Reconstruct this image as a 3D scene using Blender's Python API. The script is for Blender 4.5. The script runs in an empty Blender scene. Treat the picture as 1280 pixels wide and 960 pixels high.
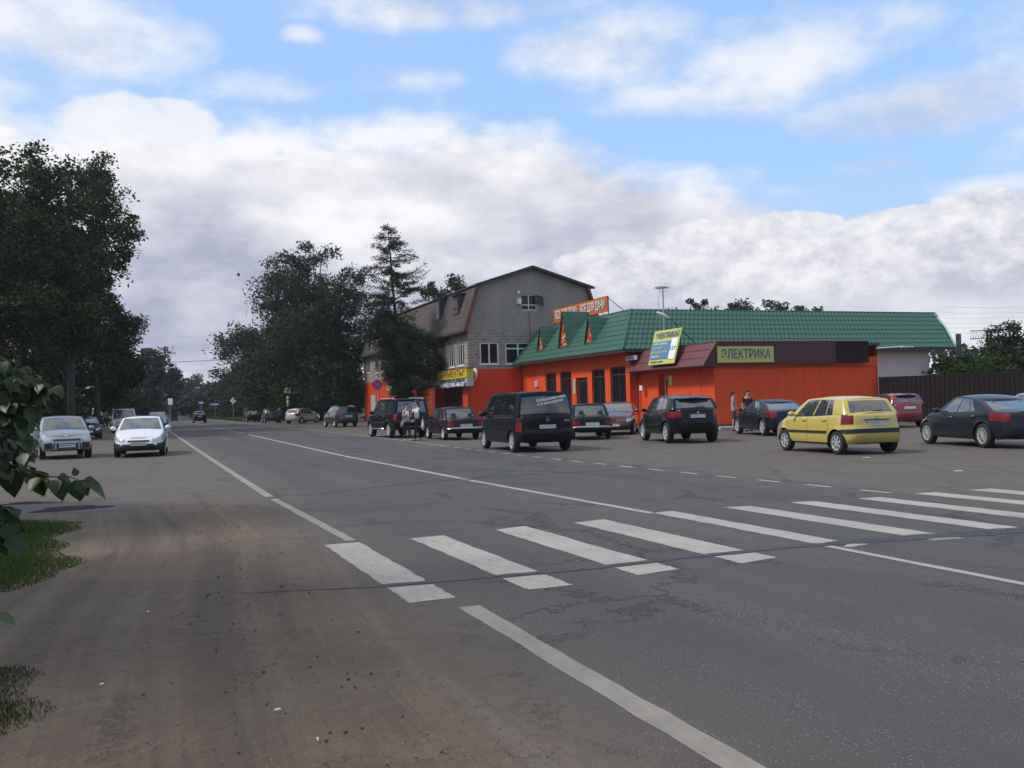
import bpy, math, random
import numpy as np
from mathutils import Vector, Matrix
rnd = random.Random(7)
scn = bpy.context.scene
COL = scn.collection
YAW = 0.37                      # the road runs 21 degrees left of straight ahead
CY, SY = math.cos(YAW), math.sin(YAW)
S = 1.55 / 1.45
EYE = 1.55

# ---------------------------------------------------------------- camera
FPX, PITCH, ROLL = 1200.0, 0.0192, 0.027
cam_d = bpy.data.cameras.new('camera')
cam = bpy.data.objects.new('camera', cam_d); COL.objects.link(cam); scn.camera = cam
cam_d.sensor_width = 36.0; cam_d.lens = FPX / 1280 * 36; cam_d.clip_end = 6000; cam_d.clip_start = 0.05
_F = Vector((0, math.cos(PITCH), math.sin(PITCH)))
_r0 = Vector((1, 0, 0)); _u0 = Vector((0, -math.sin(PITCH), math.cos(PITCH)))
_R = _r0 * math.cos(ROLL) - _u0 * math.sin(ROLL)
_U = _r0 * math.sin(ROLL) + _u0 * math.cos(ROLL)
m = Matrix.Identity(4)
for i in range(3):
    m[i][0] = _R[i]; m[i][1] = _U[i]; m[i][2] = -_F[i]
m[2][3] = EYE
cam.matrix_world = m

# ---------------------------------------------------------------- colour management
vs = scn.view_settings
vs.view_transform = 'Standard'; vs.look = 'None'; vs.gamma = 1; vs.exposure = 0.6; vs.use_curve_mapping = False
scn.render.engine = 'CYCLES'

# ---------------------------------------------------------------- node helpers
class NV:
    def __init__(s, nt, k): s.nt = nt; s.k = k
    def _o(s, op, *a, clamp=False):
        n = s.nt.nodes.new('ShaderNodeMath'); n.operation = op; n.use_clamp = clamp
        for i, v in enumerate((s,) + a):
            if isinstance(v, NV): s.nt.links.new(v.k, n.inputs[i])
            else: n.inputs[i].default_value = float(v)
        return NV(s.nt, n.outputs[0])
    def __add__(s, o): return s._o('ADD', o)
    __radd__ = __add__
    def __sub__(s, o): return s._o('SUBTRACT', o)
    def __rsub__(s, o): return (s * -1) + o
    def __mul__(s, o): return s._o('MULTIPLY', o)
    __rmul__ = __mul__
    def __truediv__(s, o): return s._o('DIVIDE', o)
    def max(s, o): return s._o('MAXIMUM', o)
    def min(s, o): return s._o('MINIMUM', o)
    def clamp(s): return s._o('ADD', 0.0, clamp=True)
    def abs(s): return s._o('ABSOLUTE')
    def fract(s): return s._o('FRACT')
    def gt(s, o): return s._o('GREATER_THAN', o)
    def step(s, a, b):
        n = s.nt.nodes.new('ShaderNodeMapRange'); n.interpolation_type = 'SMOOTHSTEP'
        s.nt.links.new(s.k, n.inputs[0])
        n.inputs[1].default_value = a; n.inputs[2].default_value = b
        if a > b:
            n.inputs[1].default_value = b; n.inputs[2].default_value = a
            n.inputs[3].default_value = 1; n.inputs[4].default_value = 0
        return NV(s.nt, n.outputs[0])

def combine(nt, x, y, z):
    n = nt.nodes.new('ShaderNodeCombineXYZ')
    for i, v in enumerate((x, y, z)):
        if isinstance(v, NV): nt.links.new(v.k, n.inputs[i])
        else: n.inputs[i].default_value = v
    return n.outputs[0]
def separate(nt, sock):
    n = nt.nodes.new('ShaderNodeSeparateXYZ'); nt.links.new(sock, n.inputs[0])
    return [NV(nt, n.outputs[i]) for i in range(3)]
def noise(nt, vec, scale, detail=3, rough=0.5, dist=0.0):
    n = nt.nodes.new('ShaderNodeTexNoise'); nt.links.new(vec, n.inputs['Vector'])
    n.inputs['Scale'].default_value = scale; n.inputs['Detail'].default_value = detail
    n.inputs['Roughness'].default_value = rough; n.inputs['Distortion'].default_value = dist
    return NV(nt, n.outputs[0])
def voronoi(nt, vec, scale, out='Distance', feature='F1'):
    n = nt.nodes.new('ShaderNodeTexVoronoi'); nt.links.new(vec, n.inputs['Vector'])
    n.inputs['Scale'].default_value = scale; n.feature = feature
    return n.outputs[out]
def mixc(nt, f, a, b, mode='MIX'):
    n = nt.nodes.new('ShaderNodeMix'); n.data_type = 'RGBA'; n.blend_type = mode
    if isinstance(f, NV): nt.links.new(f.k, n.inputs[0])
    else: n.inputs[0].default_value = f
    for v, i in ((a, 6), (b, 7)):
        if isinstance(v, bpy.types.NodeSocket): nt.links.new(v, n.inputs[i])
        else: n.inputs[i].default_value = (v[0], v[1], v[2], 1)
    return n.outputs[2]
def scalec(nt, c, f):
    n = nt.nodes.new('ShaderNodeVectorMath'); n.operation = 'SCALE'
    if isinstance(c, bpy.types.NodeSocket): nt.links.new(c, n.inputs[0])
    else: n.inputs[0].default_value = c[:3]
    if isinstance(f, NV): nt.links.new(f.k, n.inputs['Scale'])
    else: n.inputs['Scale'].default_value = f
    return n.outputs[0]
def tex(nt, kind='Object'):
    n = nt.nodes.new('ShaderNodeTexCoord'); return n.outputs[kind]
def newmat(name):
    mt = bpy.data.materials.new(name); mt.use_nodes = True
    nt = mt.node_tree; b = nt.nodes['Principled BSDF']; return mt, nt, b
def bump(nt, b, h, strength, dist):
    n = nt.nodes.new('ShaderNodeBump'); n.inputs['Strength'].default_value = strength
    n.inputs['Distance'].default_value = dist
    nt.links.new(h.k if isinstance(h, NV) else h, n.inputs['Height'])
    nt.links.new(n.outputs[0], b.inputs['Normal'])

# ---------------------------------------------------------------- sky
SUN_DIR = Vector((-0.66, -0.20, 0.80)).normalized()
SUN_EL = math.asin(SUN_DIR.z); SUN_AZ = math.atan2(SUN_DIR.x, SUN_DIR.y)
w = bpy.data.worlds.new('World'); scn.world = w; w.use_nodes = True
nt = w.node_tree; bg = nt.nodes['Background']
sky = nt.nodes.new('ShaderNodeTexSky'); sky.sky_type = 'NISHITA'; sky.sun_disc = False
sky.sun_elevation = SUN_EL; sky.sun_rotation = SUN_AZ; sky.air_density = 1.0; sky.dust_density = 0.6; sky.ozone_density = 1.5
dirv = tex(nt, 'Generated')
X, Y, Z = separate(nt, dirv)
az = X._o('ARCTAN2', Y) * 57.2958
el = Z.min(1)._o('ARCSINE') * 57.2958
def ae(px, py):
    x = (px - 640) / FPX; y = (503 - 0.027 * (px - 640) - py) / FPX
    return math.degrees(math.atan(x)), math.degrees(math.atan(y / math.hypot(1, x)))
def blob(px, py, rx, ry):
    a0, e0 = ae(px, py); ra = rx / FPX * 57.3; re = ry / FPX * 57.3
    da = (az - a0) * (1 / ra); de = (el - e0) * (1 / re)
    return 1 - (da * da + de * de)
def curve(v, lo, hi, pts, ylo, yhi):
    n = nt.nodes.new('ShaderNodeFloatCurve'); t = (v - lo) * (1.0 / (hi - lo)); nt.links.new(t.k, n.inputs['Value'])
    c = n.mapping.curves[0]
    pts = [((p[0] - lo) / (hi - lo), (p[1] - ylo) / (yhi - ylo)) for p in pts]
    c.points[0].location = pts[0]; c.points[1].location = pts[-1]
    for p in pts[1:-1]: c.points.new(*p)
    n.mapping.update()
    return NV(nt, n.outputs[0]) * (yhi - ylo) + ylo
nvec = combine(nt, az * 0.1, el * 0.22, 0.0)
nvec2 = combine(nt, az * 0.1, el * 0.15, 3.7)
n1 = noise(nt, nvec, 1.1, 6, 0.55)
n2 = noise(nt, nvec2, 2.6, 7, 0.6)
n3 = noise(nt, nvec2, 0.7, 4, 0.5)
nb = noise(nt, nvec2, 5.5, 6, 0.62)
# the big soft bank: its top edge as an elevation over azimuth
edge = [ae(*p) for p in [(-900, 60), (0, 95), (60, 118), (110, 122), (240, 122), (300, 138), (420, 136), (560, 134), (680, 142), (760, 175), (860, 205), (960, 232), (1060, 246), (1160, 236), (1280, 232), (2200, 120)]]
edge = [(-180, 16)] + edge[0:] + [(180, 18)]
etop = curve(az, -180, 180, edge, 0, 40)
D1 = (etop - el) * 0.30 + (n1 - 0.5) * 2.0 + (n2 - .5) * 1.1
gap = blob(820, 300, 150, 18).max(blob(700, 312, 60, 16)) .max(0)
c1 = D1.step(-0.15, 0.8)
# cumulus in the right part, crisp tops
cum = blob(900, 355, 215, 62).max(blob(985, 296, 80, 32)).max(blob(890, 300, 70, 26)).max(blob(1130, 330, 120, 66)).max(blob(1245, 300, 110, 60)).max(blob(780, 335, 90, 32)).max(blob(1150, 272, 48, 16))
cumD = cum + (nb - 0.5) * 1.0 + (n2 - .5) * .5
c2 = cumD.step(-0.02, 0.25) * el.step(ae(1000, 400)[1], ae(1000, 345)[1])
cumL = (blob(185, 162, 105, 42).max(blob(215, 142, 44, 22)).max(blob(128, 146, 34, 20)) * 1.2).min(.5) + (nb - 0.5) * 1.0 + (n2 - .5) * .9
c3 = cumL.step(0.0, 0.45) * el.step(ae(180, 200)[1], ae(180, 150)[1])
# thin high wisps
wis = blob(90, 35, 190, 62).max(blob(560, 10, 220, 26) * .8).max(blob(770, 60, 140, 55) * .9).max(blob(980, 75, 140, 60) * .9).max(blob(860, 120, 150, 28) * .7).max(blob(1180, 130, 170, 45)).max(blob(330, 105, 90, 22) * .6).max(blob(500, 98, 90, 20) * .6).max(blob(390, 40, 34, 14) * .8).max(blob(1120, 203, 70, 10) * .6).max(blob(1260, 230, 90, 16) * .6).max(blob(1100, 30, 90, 30) * .5).max(blob(-500, 0, 500, 200)).max(blob(2000, 0, 500, 200)).max(-1)
wisD = wis * 0.85 + (n1 - 0.47) * 1.7 + (n2 - .5) * 1.2
c4 = wisD.step(-0.05, 1.05) * 0.85
high = el.step(24, 50)          # broken cloud added overhead, out of view, against blue fill light
c5 = ((n3 - 0.36) * 6 + (n2 - .5) * 2).clamp() * high
cover = c1.max(c4).max(c5)
# light and shade of the cloud
lum = ((n1 - 0.5) * 2.0 + (n3 - 0.5) * 2.0 + (n2 - .5) * 1.0 + 0.50 + (etop - el).step(4.0, .2) * .34 + blob(250, 230, 420, 120).max(0) * .25 + blob(650, 255, 330, 75).max(0) * .2 - blob(260, 330, 200, 60).max(0) * .30 - blob(330, 400, 900, 70).max(0) * .22 - blob(900, 250, 200, 40).max(0) * .1).clamp()
skyblue = scalec(nt, sky.outputs[0], 0.15)
skyblue = mixc(nt, 0.75, skyblue, (0.255, 0.405, 0.66))
cl = mixc(nt, lum, (0.29, 0.305, 0.40), (0.64, 0.64, 0.66))
cl = mixc(nt, el.step(28, 45), cl, mixc(nt, lum, (0.40, 0.375, 0.345), (0.56, 0.535, 0.50)))  # out-of-view cloud toned neutral to take blue out of the fill light
out = mixc(nt, cover, skyblue, cl)
whl = ((nb - 0.5) * 3.2 + (n1 - .5) * 1.2 + cum * .25 + 0.50 - blob(900, 365, 260, 26).max(0) * .2 - blob(1200, 340, 150, 60).max(0) * .4).clamp()
cl2 = mixc(nt, whl, (0.38, 0.385, 0.46), (0.62, 0.62, 0.64))
out = mixc(nt, c2 * .93, out, cl2)
out = mixc(nt, c3 * .75, out, (0.62, 0.62, 0.64))
wisc = mixc(nt, 0.5, (0.56, 0.58, 0.72), (0.7, 0.70, 0.80))
# ground half of the sphere is dull, as woods and fields beyond the horizon are
out = mixc(nt, el.step(-0.6, -3), out, (0.035, 0.035, 0.032))
nt.links.new(out, bg.inputs['Color']); bg.inputs['Strength'].default_value = 1.0

sun_d = bpy.data.lights.new('sun', 'SUN'); sun_d.energy = 1.8; sun_d.angle = math.radians(10); sun_d.color = (1, 0.93, 0.83)
sun = bpy.data.objects.new('sun', sun_d); COL.objects.link(sun)
sun.rotation_euler = SUN_DIR.to_track_quat('Z', 'Y').to_euler(); sun.location = (-30, -10, 40)

# ---------------------------------------------------------------- placing: road frame and sight lines
def W(u, v, z=0.0): return Vector((u * CY - v * SY, u * SY + v * CY, z))
def ray(px, py):
    a = (px - 640) / FPX; b = (480 - py) / FPX
    return _F + _R * a + _U * b
def gp(px, py, z=0.0):
    d = ray(px, py); t = (z - EYE) / d.z; return Vector((d.x * t, d.y * t, z))
def uv_of(p): return p.x * CY + p.y * SY, -p.x * SY + p.y * CY
def on_u(px, py, u):            # -> (v, z) on the vertical plane u
    d = ray(px, py); t = u / (d.x * CY + d.y * SY); return (-d.x * SY + d.y * CY) * t, EYE + d.z * t
def on_v(px, py, v):
    d = ray(px, py); t = v / (-d.x * SY + d.y * CY); return (d.x * CY + d.y * SY) * t, EYE + d.z * t
def at(px, py, Yd):
    d = ray(px, py); t = Yd / d.y; return Vector((d.x * t, Yd, EYE + d.z * t))

# ---------------------------------------------------------------- mesh building
def link(name, me, parent=None):
    o = bpy.data.objects.new(name, me); COL.objects.link(o)
    if parent is not None: o.parent = parent
    return o
def tag(o, label=None, cat=None, group=None, kind=None):
    if label: o['label'] = label
    if cat: o['category'] = cat
    if group: o['group'] = group
    if kind: o['kind'] = kind
    return o
def thing(name, label, cat, loc=(0, 0, 0), rz=0.0, group=None):
    o = link(name, None); o.location = loc; o.rotation_euler = (0, 0, rz); return tag(o, label, cat, group)
class MB:
    def __init__(s): s.v = []; s.f = []; s.mi = []; s.cur = 0
    def add(s, vs, fs):
        n = len(s.v); s.v += [tuple(p) for p in vs]
        for f in fs: s.f.append([n + i for i in f]); s.mi.append(s.cur)
        return s
    def box(s, x0, x1, y0, y1, z0, z1):
        return s.add([(x, y, z) for z in (z0, z1) for y in (y0, y1) for x in (x0, x1)],
                     [(0, 2, 3, 1), (4, 5, 7, 6), (0, 1, 5, 4), (2, 6, 7, 3), (0, 4, 6, 2), (1, 3, 7, 5)])
    def rbox(s, c, ax, ay, az_):
        c = Vector(c); vs = []
        for k in (-1, 1):
            for j in (-1, 1):
                for i in (-1, 1): vs.append(c + Vector(ax) * i + Vector(ay) * j + Vector(az_) * k)
        return s.add(vs, [(0, 2, 3, 1), (4, 5, 7, 6), (0, 1, 5, 4), (2, 6, 7, 3), (0, 4, 6, 2), (1, 3, 7, 5)])
    def poly(s, pts): return s.add(pts, [tuple(range(len(pts)))])
    def slab(s, pts, n):        # polygon given thickness along n
        k = len(pts); a = [Vector(p) for p in pts]; b = [p + Vector(n) for p in a]
        return s.add(a + b, [tuple(range(k))[::-1], tuple(range(k, 2 * k))] + [(i, (i + 1) % k, k + (i + 1) % k, k + i) for i in range(k)])
    def tube(s, pts, rad, n=8, cap=True):
        pts = [Vector(p) for p in pts]
        if not isinstance(rad, (list, tuple)): rad = [rad] * len(pts)
        vs = []; 
        for i, p in enumerate(pts):
            d = (pts[min(i + 1, len(pts) - 1)] - pts[max(i - 1, 0)]).normalized()
            a = d.orthogonal().normalized() if abs(d.z) < .9 else Vector((1, 0, 0))
            a = (a - d * a.dot(d)).normalized()
            b = d.cross(a)
            for k in range(n):
                t = 2 * math.pi * k / n; vs.append(p + (a * math.cos(t) + b * math.sin(t)) * rad[i])
        fs = [(i * n + k, i * n + (k + 1) % n, (i + 1) * n + (k + 1) % n, (i + 1) * n + k) for i in range(len(pts) - 1) for k in range(n)]
        if cap: fs += [tuple(range(n))[::-1], tuple((len(pts) - 1) * n + k for k in range(n))]
        return s.add(vs, fs)
    def lathe(s, prof, axis='y', n=24, c=(0, 0, 0), close=False):
        vs = []; m_ = len(prof)
        for k in range(n):
            t = 2 * math.pi * k / n
            for h, r in prof:
                if axis == 'y': vs.append((c[0] + r * math.cos(t), c[1] + h, c[2] + r * math.sin(t)))
                elif axis == 'z': vs.append((c[0] + r * math.cos(t), c[1] + r * math.sin(t), c[2] + h))
                else: vs.append((c[0] + h, c[1] + r * math.cos(t), c[2] + r * math.sin(t)))
        fs = []
        for k in range(n):
            k2 = (k + 1) % n
            for i in range(m_ - (0 if close else 1)):
                i2 = (i + 1) % m_
                fs.append((k * m_ + i, k * m_ + i2, k2 * m_ + i2, k2 * m_ + i))
        return s.add(vs, fs)
    def ball(s, c, r, n=10, mm=7):
        vs = []; fs = []
        for j in range(mm + 1):
            ph = math.pi * j / mm
            for i in range(n):
                t = 2 * math.pi * i / n
                vs.append((c[0] + r[0] * math.sin(ph) * math.cos(t), c[1] + r[1] * math.sin(ph) * math.sin(t), c[2] + r[2] * math.cos(ph)))
        for j in range(mm):
            for i in range(n): fs.append((j * n + i, (j + 1) * n + i, (j + 1) * n + (i + 1) % n, j * n + (i + 1) % n))
        return s.add(vs, fs)
    def build(s, name, mats, parent=None, smooth=False, org=(0, 0, 0), scale=1.0):
        me = bpy.data.meshes.new(name)
        o_ = Vector(org)
        me.from_pydata([((Vector(p) - o_) * scale) for p in s.v], [], s.f)
        if not isinstance(mats, (list, tuple)): mats = [mats]
        for mt in mats: me.materials.append(mt)
        if len(mats) > 1: me.polygons.foreach_set('material_index', s.mi)
        if smooth: me.polygons.foreach_set('use_smooth', [True] * len(me.polygons))
        me.update(); me.validate()
        return link(name, me, parent)
def text_obj(name, body, size, mat, parent, loc, ax, up, extrude=0.004, width=None, align='CENTER', bold=0.0, shear=0.0):
    """writing as a mesh: ax = reading direction, up = up direction"""
    cu = bpy.data.curves.new(name, 'FONT'); cu.body = body; cu.size = size; cu.extrude = extrude
    cu.align_x = align; cu.align_y = 'CENTER'; cu.offset = bold; cu.shear = shear; cu.resolution_u = 3
    t = bpy.data.objects.new(name, cu); COL.objects.link(t)
    bpy.context.view_layer.update()
    dg = bpy.context.evaluated_depsgraph_get()
    me = bpy.data.meshes.new_from_object(t.evaluated_get(dg))
    bpy.data.objects.remove(t); bpy.data.curves.remove(cu)
    co = np.empty(len(me.vertices) * 3); me.vertices.foreach_get('co', co); co = co.reshape(-1, 3)
    ax = Vector(ax).normalized(); up = Vector(up).normalized(); nn = ax.cross(up)
    sx = 1.0
    if width and len(co): sx = width / max(1e-6, co[:, 0].max() - co[:, 0].min())
    M = np.array([ax, up, nn])
    co[:, 0] *= sx
    co = co @ M + np.array(loc); me.vertices.foreach_set('co', co.ravel()); me.update()
    me.materials.clear(); me.materials.append(mat)
    return link(name, me, parent)

# ---------------------------------------------------------------- materials
def plain(name, col, rough=0.6, metal=0.0, var=0.12, sc=3.0, bmp=0.0, coat=0.0, spec=0.5, bsc=40):
    mt, nt, b = newmat(name)
    o = tex(nt); n = noise(nt, o, sc, 4, 0.6)
    c = scalec(nt, col, 1 - var + n * (2 * var))
    nt.links.new(c, b.inputs['Base Color'])
    b.inputs['Roughness'].default_value = rough; b.inputs['Metallic'].default_value = metal
    b.inputs['Coat Weight'].default_value = coat; b.inputs['Coat Roughness'].default_value = 0.06
    b.inputs['Specular IOR Level'].default_value = spec
    if bmp: bump(nt, b, noise(nt, o, bsc, 4, .6), bmp, 0.01)
    return mt
def paint(name, col, metal=0.25, rough=0.32):
    dust = .08 if max(col) < .1 else .35; coatw = .28 if max(col) < .04 else .9
    mt, nt, b = newmat(name); o = tex(nt)
    X_, Y_, Z_ = separate(nt, o)
    # road dust on the lower body
    d = ((0.62 - Z_) * 1.3 + (noise(nt, o, 5, 4, .6) - .5) * .9).clamp() * dust
    base = mixc(nt, d, col, (0.16, 0.14, 0.12)); nt.links.new(base, b.inputs['Base Color'])
    r = d * 0.5 + rough; nt.links.new(r.k, b.inputs['Roughness'])
    b.inputs['Metallic'].default_value = metal; b.inputs['Specular IOR Level'].default_value = .15 if max(col) < .04 else .5
    cw = (1 - d * 1.5) * coatw; nt.links.new(cw.clamp().k, b.inputs['Coat Weight']); b.inputs['Coat Roughness'].default_value = 0.05
    return mt
M = {}
def mk(k, *a, **kw): M[k] = plain(k, *a, **kw)
mk('tyre', (0.018, 0.018, 0.019), 0.85, var=.25, sc=9)
mk('rim_silver', (0.66, 0.67, 0.69), 0.32, 0.5)
mk('hub_dark', (0.02, 0.02, 0.02), 0.7)
mk('car_black_trim', (0.02, 0.02, 0.022), 0.55)
mk('under_black', (0.006, 0.006, 0.006), 0.9)
mk('chrome', (0.6, 0.6, 0.62), 0.15, 1.0)
mk('red_lens', (0.17, 0.004, 0.006), 0.3, coat=.2, spec=.3, var=.7, sc=14)
mk('amber_lens', (0.55, 0.16, 0.03), 0.15, coat=1)
mk('clear_lens', (0.45, 0.48, 0.5), 0.08, 0.35, coat=1, var=.35, sc=22)
mk('plate_white', (0.62, 0.63, 0.62), 0.4)
mk('ink', (0.02, 0.02, 0.022), 0.5)
mk('white_paint', (0.75, 0.75, 0.74), 0.5)
mt, nt, b = newmat('car_glass'); M['glass'] = mt
b.inputs['Base Color'].default_value = (0.016, 0.019, 0.022, 1); b.inputs['Roughness'].default_value = 0.03
b.inputs['Specular IOR Level'].default_value = 0.9; b.inputs['Coat Weight'].default_value = 0.6; b.inputs['Coat Roughness'].default_value = 0.02
mt, nt, b = newmat('clear_car_glass'); M['glass_clear'] = mt
b.inputs['Base Color'].default_value = (0.05, 0.065, 0.08, 1); b.inputs['Roughness'].default_value = 0.03
b.inputs['IOR'].default_value = 1.9; b.inputs['Specular IOR Level'].default_value = .7; b.inputs['Coat Weight'].default_value = 1.0; b.inputs['Coat Roughness'].default_value = 0.02
trn = nt.nodes.new('ShaderNodeBsdfTransparent'); trn.inputs[0].default_value = (0.55, 0.62, 0.6, 1)
mx = nt.nodes.new('ShaderNodeMixShader'); mx.inputs[0].default_value = 0.14
nt.links.new(b.outputs[0], mx.inputs[1]); nt.links.new(trn.outputs[0], mx.inputs[2]); nt.links.new(mx.outputs[0], nt.nodes['Material Output'].inputs[0])
mt, nt, b = newmat('building_glass'); M['bglass'] = mt
o = tex(nt); n_ = noise(nt, o, 1.2, 3)
nt.links.new(mixc(nt, n_, (0.006, 0.007, 0.008), (0.02, 0.022, 0.028)), b.inputs['Base Color'])
b.inputs['Roughness'].default_value = 0.12; b.inputs['Specular IOR Level'].default_value = 0.35

# ================================================================ GROUND, ROAD AND MARKINGS
def ground_material():
    mt, nt, b = newmat('ground_surface')
    pos = nt.nodes.new('ShaderNodeNewGeometry').outputs['Position']
    X_, Y_, Z_ = separate(nt, pos)
    u = X_ * CY + Y_ * SY; v = Y_ * CY - X_ * SY
    p2 = combine(nt, u, v, 0.0)
    lng = combine(nt, u * 1.0, v * 0.07, 0.0)
    nA = noise(nt, p2, 0.35, 5, .55); nB = noise(nt, p2, 1.6, 5, .6); nC = noise(nt, p2, 9, 5, .65); nF = noise(nt, p2, 60, 3, .6)
    nL = noise(nt, lng, 1.7, 4, .6); nL2 = noise(nt, lng, 6.0, 3, .6)
    # asphalt: bluish grey, dusty, with stone chips showing in the wheel-free strips
    va = nt.nodes.new('ShaderNodeTexVoronoi'); va.inputs['Scale'].default_value = 62; nt.links.new(p2, va.inputs['Vector'])
    chip = NV(nt, va.outputs['Distance']).step(0.36, 0.20) * separate(nt, va.outputs['Color'])[0].step(.62, .9)
    vk = nt.nodes.new('ShaderNodeTexVoronoi'); vk.feature = 'DISTANCE_TO_EDGE'; vk.inputs['Scale'].default_value = .42
    wv = nt.nodes.new('ShaderNodeVectorMath'); wv.operation = 'ADD'; nt.links.new(p2, wv.inputs[0]); nt.links.new(combine(nt, (nC - .5) * .9, (nB - .5) * 1.6, 0.0), wv.inputs[1]); nt.links.new(wv.outputs[0], vk.inputs['Vector'])
    crack = NV(nt, vk.outputs['Distance'])
    vs_ = nt.nodes.new('ShaderNodeTexVoronoi'); vs_.inputs['Scale'].default_value = 1.1; nt.links.new(p2, vs_.inputs['Vector']); voro2 = NV(nt, vs_.outputs['Distance']).step(.30, .0) * nB.step(.48, .62)
    worn = ((nL - .5) * 2.2 + (nB - .5) * .8 + .55).clamp()
    asp = mixc(nt, worn, (0.064, 0.060, 0.060), (0.100, 0.091, 0.085))
    asp = mixc(nt, (nC - .5) * .8 + .25, asp, (0.055, 0.055, 0.062))
    asp = mixc(nt, (nA.step(.50, .72) * .5), asp, (0.062, 0.062, 0.068))
    asp = mixc(nt, (voro2.step(.16, .45)) * .15, asp, (0.045, 0.044, 0.046))
    tracks = ((u - 3.3) * (u - 3.3) * -3.5)._o('EXPONENT') + ((u - 5.1) * (u - 5.1) * -3.5)._o('EXPONENT') + ((u - 7.2) * (u - 7.2) * -3.5)._o('EXPONENT') + ((u - 8.9) * (u - 8.9) * -3.5)._o('EXPONENT')
    asp = mixc(nt, tracks * (.35 + (nL - .5) * .6), asp, (0.060, 0.060, 0.066))
    pat = (noise(nt, combine(nt, u * .8, v * .25, 7.0), .9, 2, .4)).step(.60, .64) * .18
    asp = mixc(nt, pat, asp, (0.055, 0.054, 0.058))
    crk = crack.step(.018, .004) * nA.step(.42, .55)
    asp = mixc(nt, crk * .28, asp, (0.022, 0.021, 0.022))
    asp = mixc(nt, chip * (worn * .9 + .25) * (1 - tracks * .5).clamp(), asp, (0.40, 0.39, 0.38))
    # trodden earth at the near verge
    dirt = mixc(nt, (nB - .5) * 1.3 + .5, (0.108, 0.080, 0.057), (0.185, 0.141, 0.102))
    rut = noise(nt, combine(nt, (u + (v * .35)._o('SINE') * .25) * 1.0, v * .03, 2.0), 4.2, 3, .55)
    dirt = mixc(nt, rut.step(.50, .62) * .45, dirt, (0.075, 0.056, 0.042))
    dirt = mixc(nt, rut.step(.44, .34) * .4, dirt, (0.20, 0.16, 0.125))
    dirt = mixc(nt, (nC - .45) * 1.2, dirt, (0.055, 0.045, 0.038))
    dirt = mixc(nt, nA.step(.45, .7) * .35, dirt, (0.105, 0.07, 0.052))
    vb = nt.nodes.new('ShaderNodeTexVoronoi'); vb.inputs['Scale'].default_value = 16; nt.links.new(p2, vb.inputs['Vector'])
    clod = NV(nt, vb.outputs['Distance']).step(0.22, 0.10) * separate(nt, vb.outputs['Color'])[1].step(.72, .85) * nB.step(.42, .6)
    dirt = mixc(nt, clod, dirt, (0.03, 0.024, 0.02))
    vc = nt.nodes.new('ShaderNodeTexVoronoi'); vc.inputs['Scale'].default_value = 22; nt.links.new(p2, vc.inputs['Vector'])
    peb = NV(nt, vc.outputs['Distance']).step(0.16, 0.09) * separate(nt, vc.outputs['Color'])[2].step(.88, .95)
    dirt = mixc(nt, peb * .6, dirt, (0.3, 0.28, 0.25))
    # dusty old asphalt of the lay-by and the car park
    lot = mixc(nt, (nB - .5) * 1.1 + (nA - .5) * 1.2 + .5, (0.088, 0.077, 0.065), (0.130, 0.112, 0.095))
    lot = mixc(nt, (nC - .5) * 1.0 + .15, lot, (0.085, 0.08, 0.076))
    lot = mixc(nt, nA.step(.56, .68) * .25, lot, (0.12, 0.085, 0.07))
    lot = mixc(nt, peb * .35, lot, (0.3, 0.29, 0.27))
    grass = mixc(nt, nC, (0.018, 0.030, 0.008), (0.045, 0.062, 0.018))
    gA = (u + (nB - .5) * .5 + (v - 10.2).min(0) * -.55).step(-.95, -1.3) * (v + (nB - .5)).step(8.4, 8.9) * (v + (nB - .5) * .8).step(15.9, 15.2)
    gB = (u + (nB - .5) * .3).step(-.70, -.95) * (v + (nB - .5) * .5).step(6.7, 6.3)
    near = (v + (nA - .5) * 7 + (nB - .5) * 2).step(20, 14)
    left = mixc(nt, near, lot, dirt)
    edgeL = (u + (nA - .5) * 1.1 + (nB - .5) * .8 + (nC - .5) * .25 - (v - 6).max(0).min(14) * .0).step(2.2, 1.25)
    edgeL2 = (u + (nB - .5) * 1.0 + (nL - .5) * 1.5).step(3.3, 1.5) * .6
    c = mixc(nt, edgeL2, asp, (0.125, 0.100, 0.080))
    c = mixc(nt, edgeL, c, left)
    edgeR = (u + (nA - .5) * .8 + (nB - .5) * .5).step(10.7, 11.3)
    edgeR2 = (u + (nB - .5) * 1.0).step(9.6, 11.2) * .5
    c = mixc(nt, edgeR2, c, (0.095, 0.086, 0.076)); c = mixc(nt, edgeR, c, lot)
    g1 = (u + (nA - .5) * 2).step(-5.5, -6.6)
    g2 = (v + (nA - .5) * 8).step(128, 133) * (u + (nA - .5) * 1.5).step(12.0, 12.9)
    g3 = (v + (nA - .5) * 8).step(150, 156) * (u + (nA - .5) * 1.5).step(1.2, 0.3)
    g4 = u.step(48, 52).max((v + (nB - .5) * 6).step(186, 192))
    c = mixc(nt, g1.max(g2).max(g3).max(g4).max(gA).max(gB), c, grass)
    nt.links.new(c, b.inputs['Base Color'])
    b.inputs['Roughness'].default_value = 0.82; b.inputs['Specular IOR Level'].default_value = 0.35
    dm = edgeL * near
    h = nF * (dm * .6 + .5) + nC * dm * 5.0 + chip * .5 - clod * dm * -1.5 + nL2 * dm * 3.0 + rut * dm * 9.0 - crk * 2.0
    bump(nt, b, h, 0.75, 0.012)
    return mt
M['ground'] = ground_material()
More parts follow.
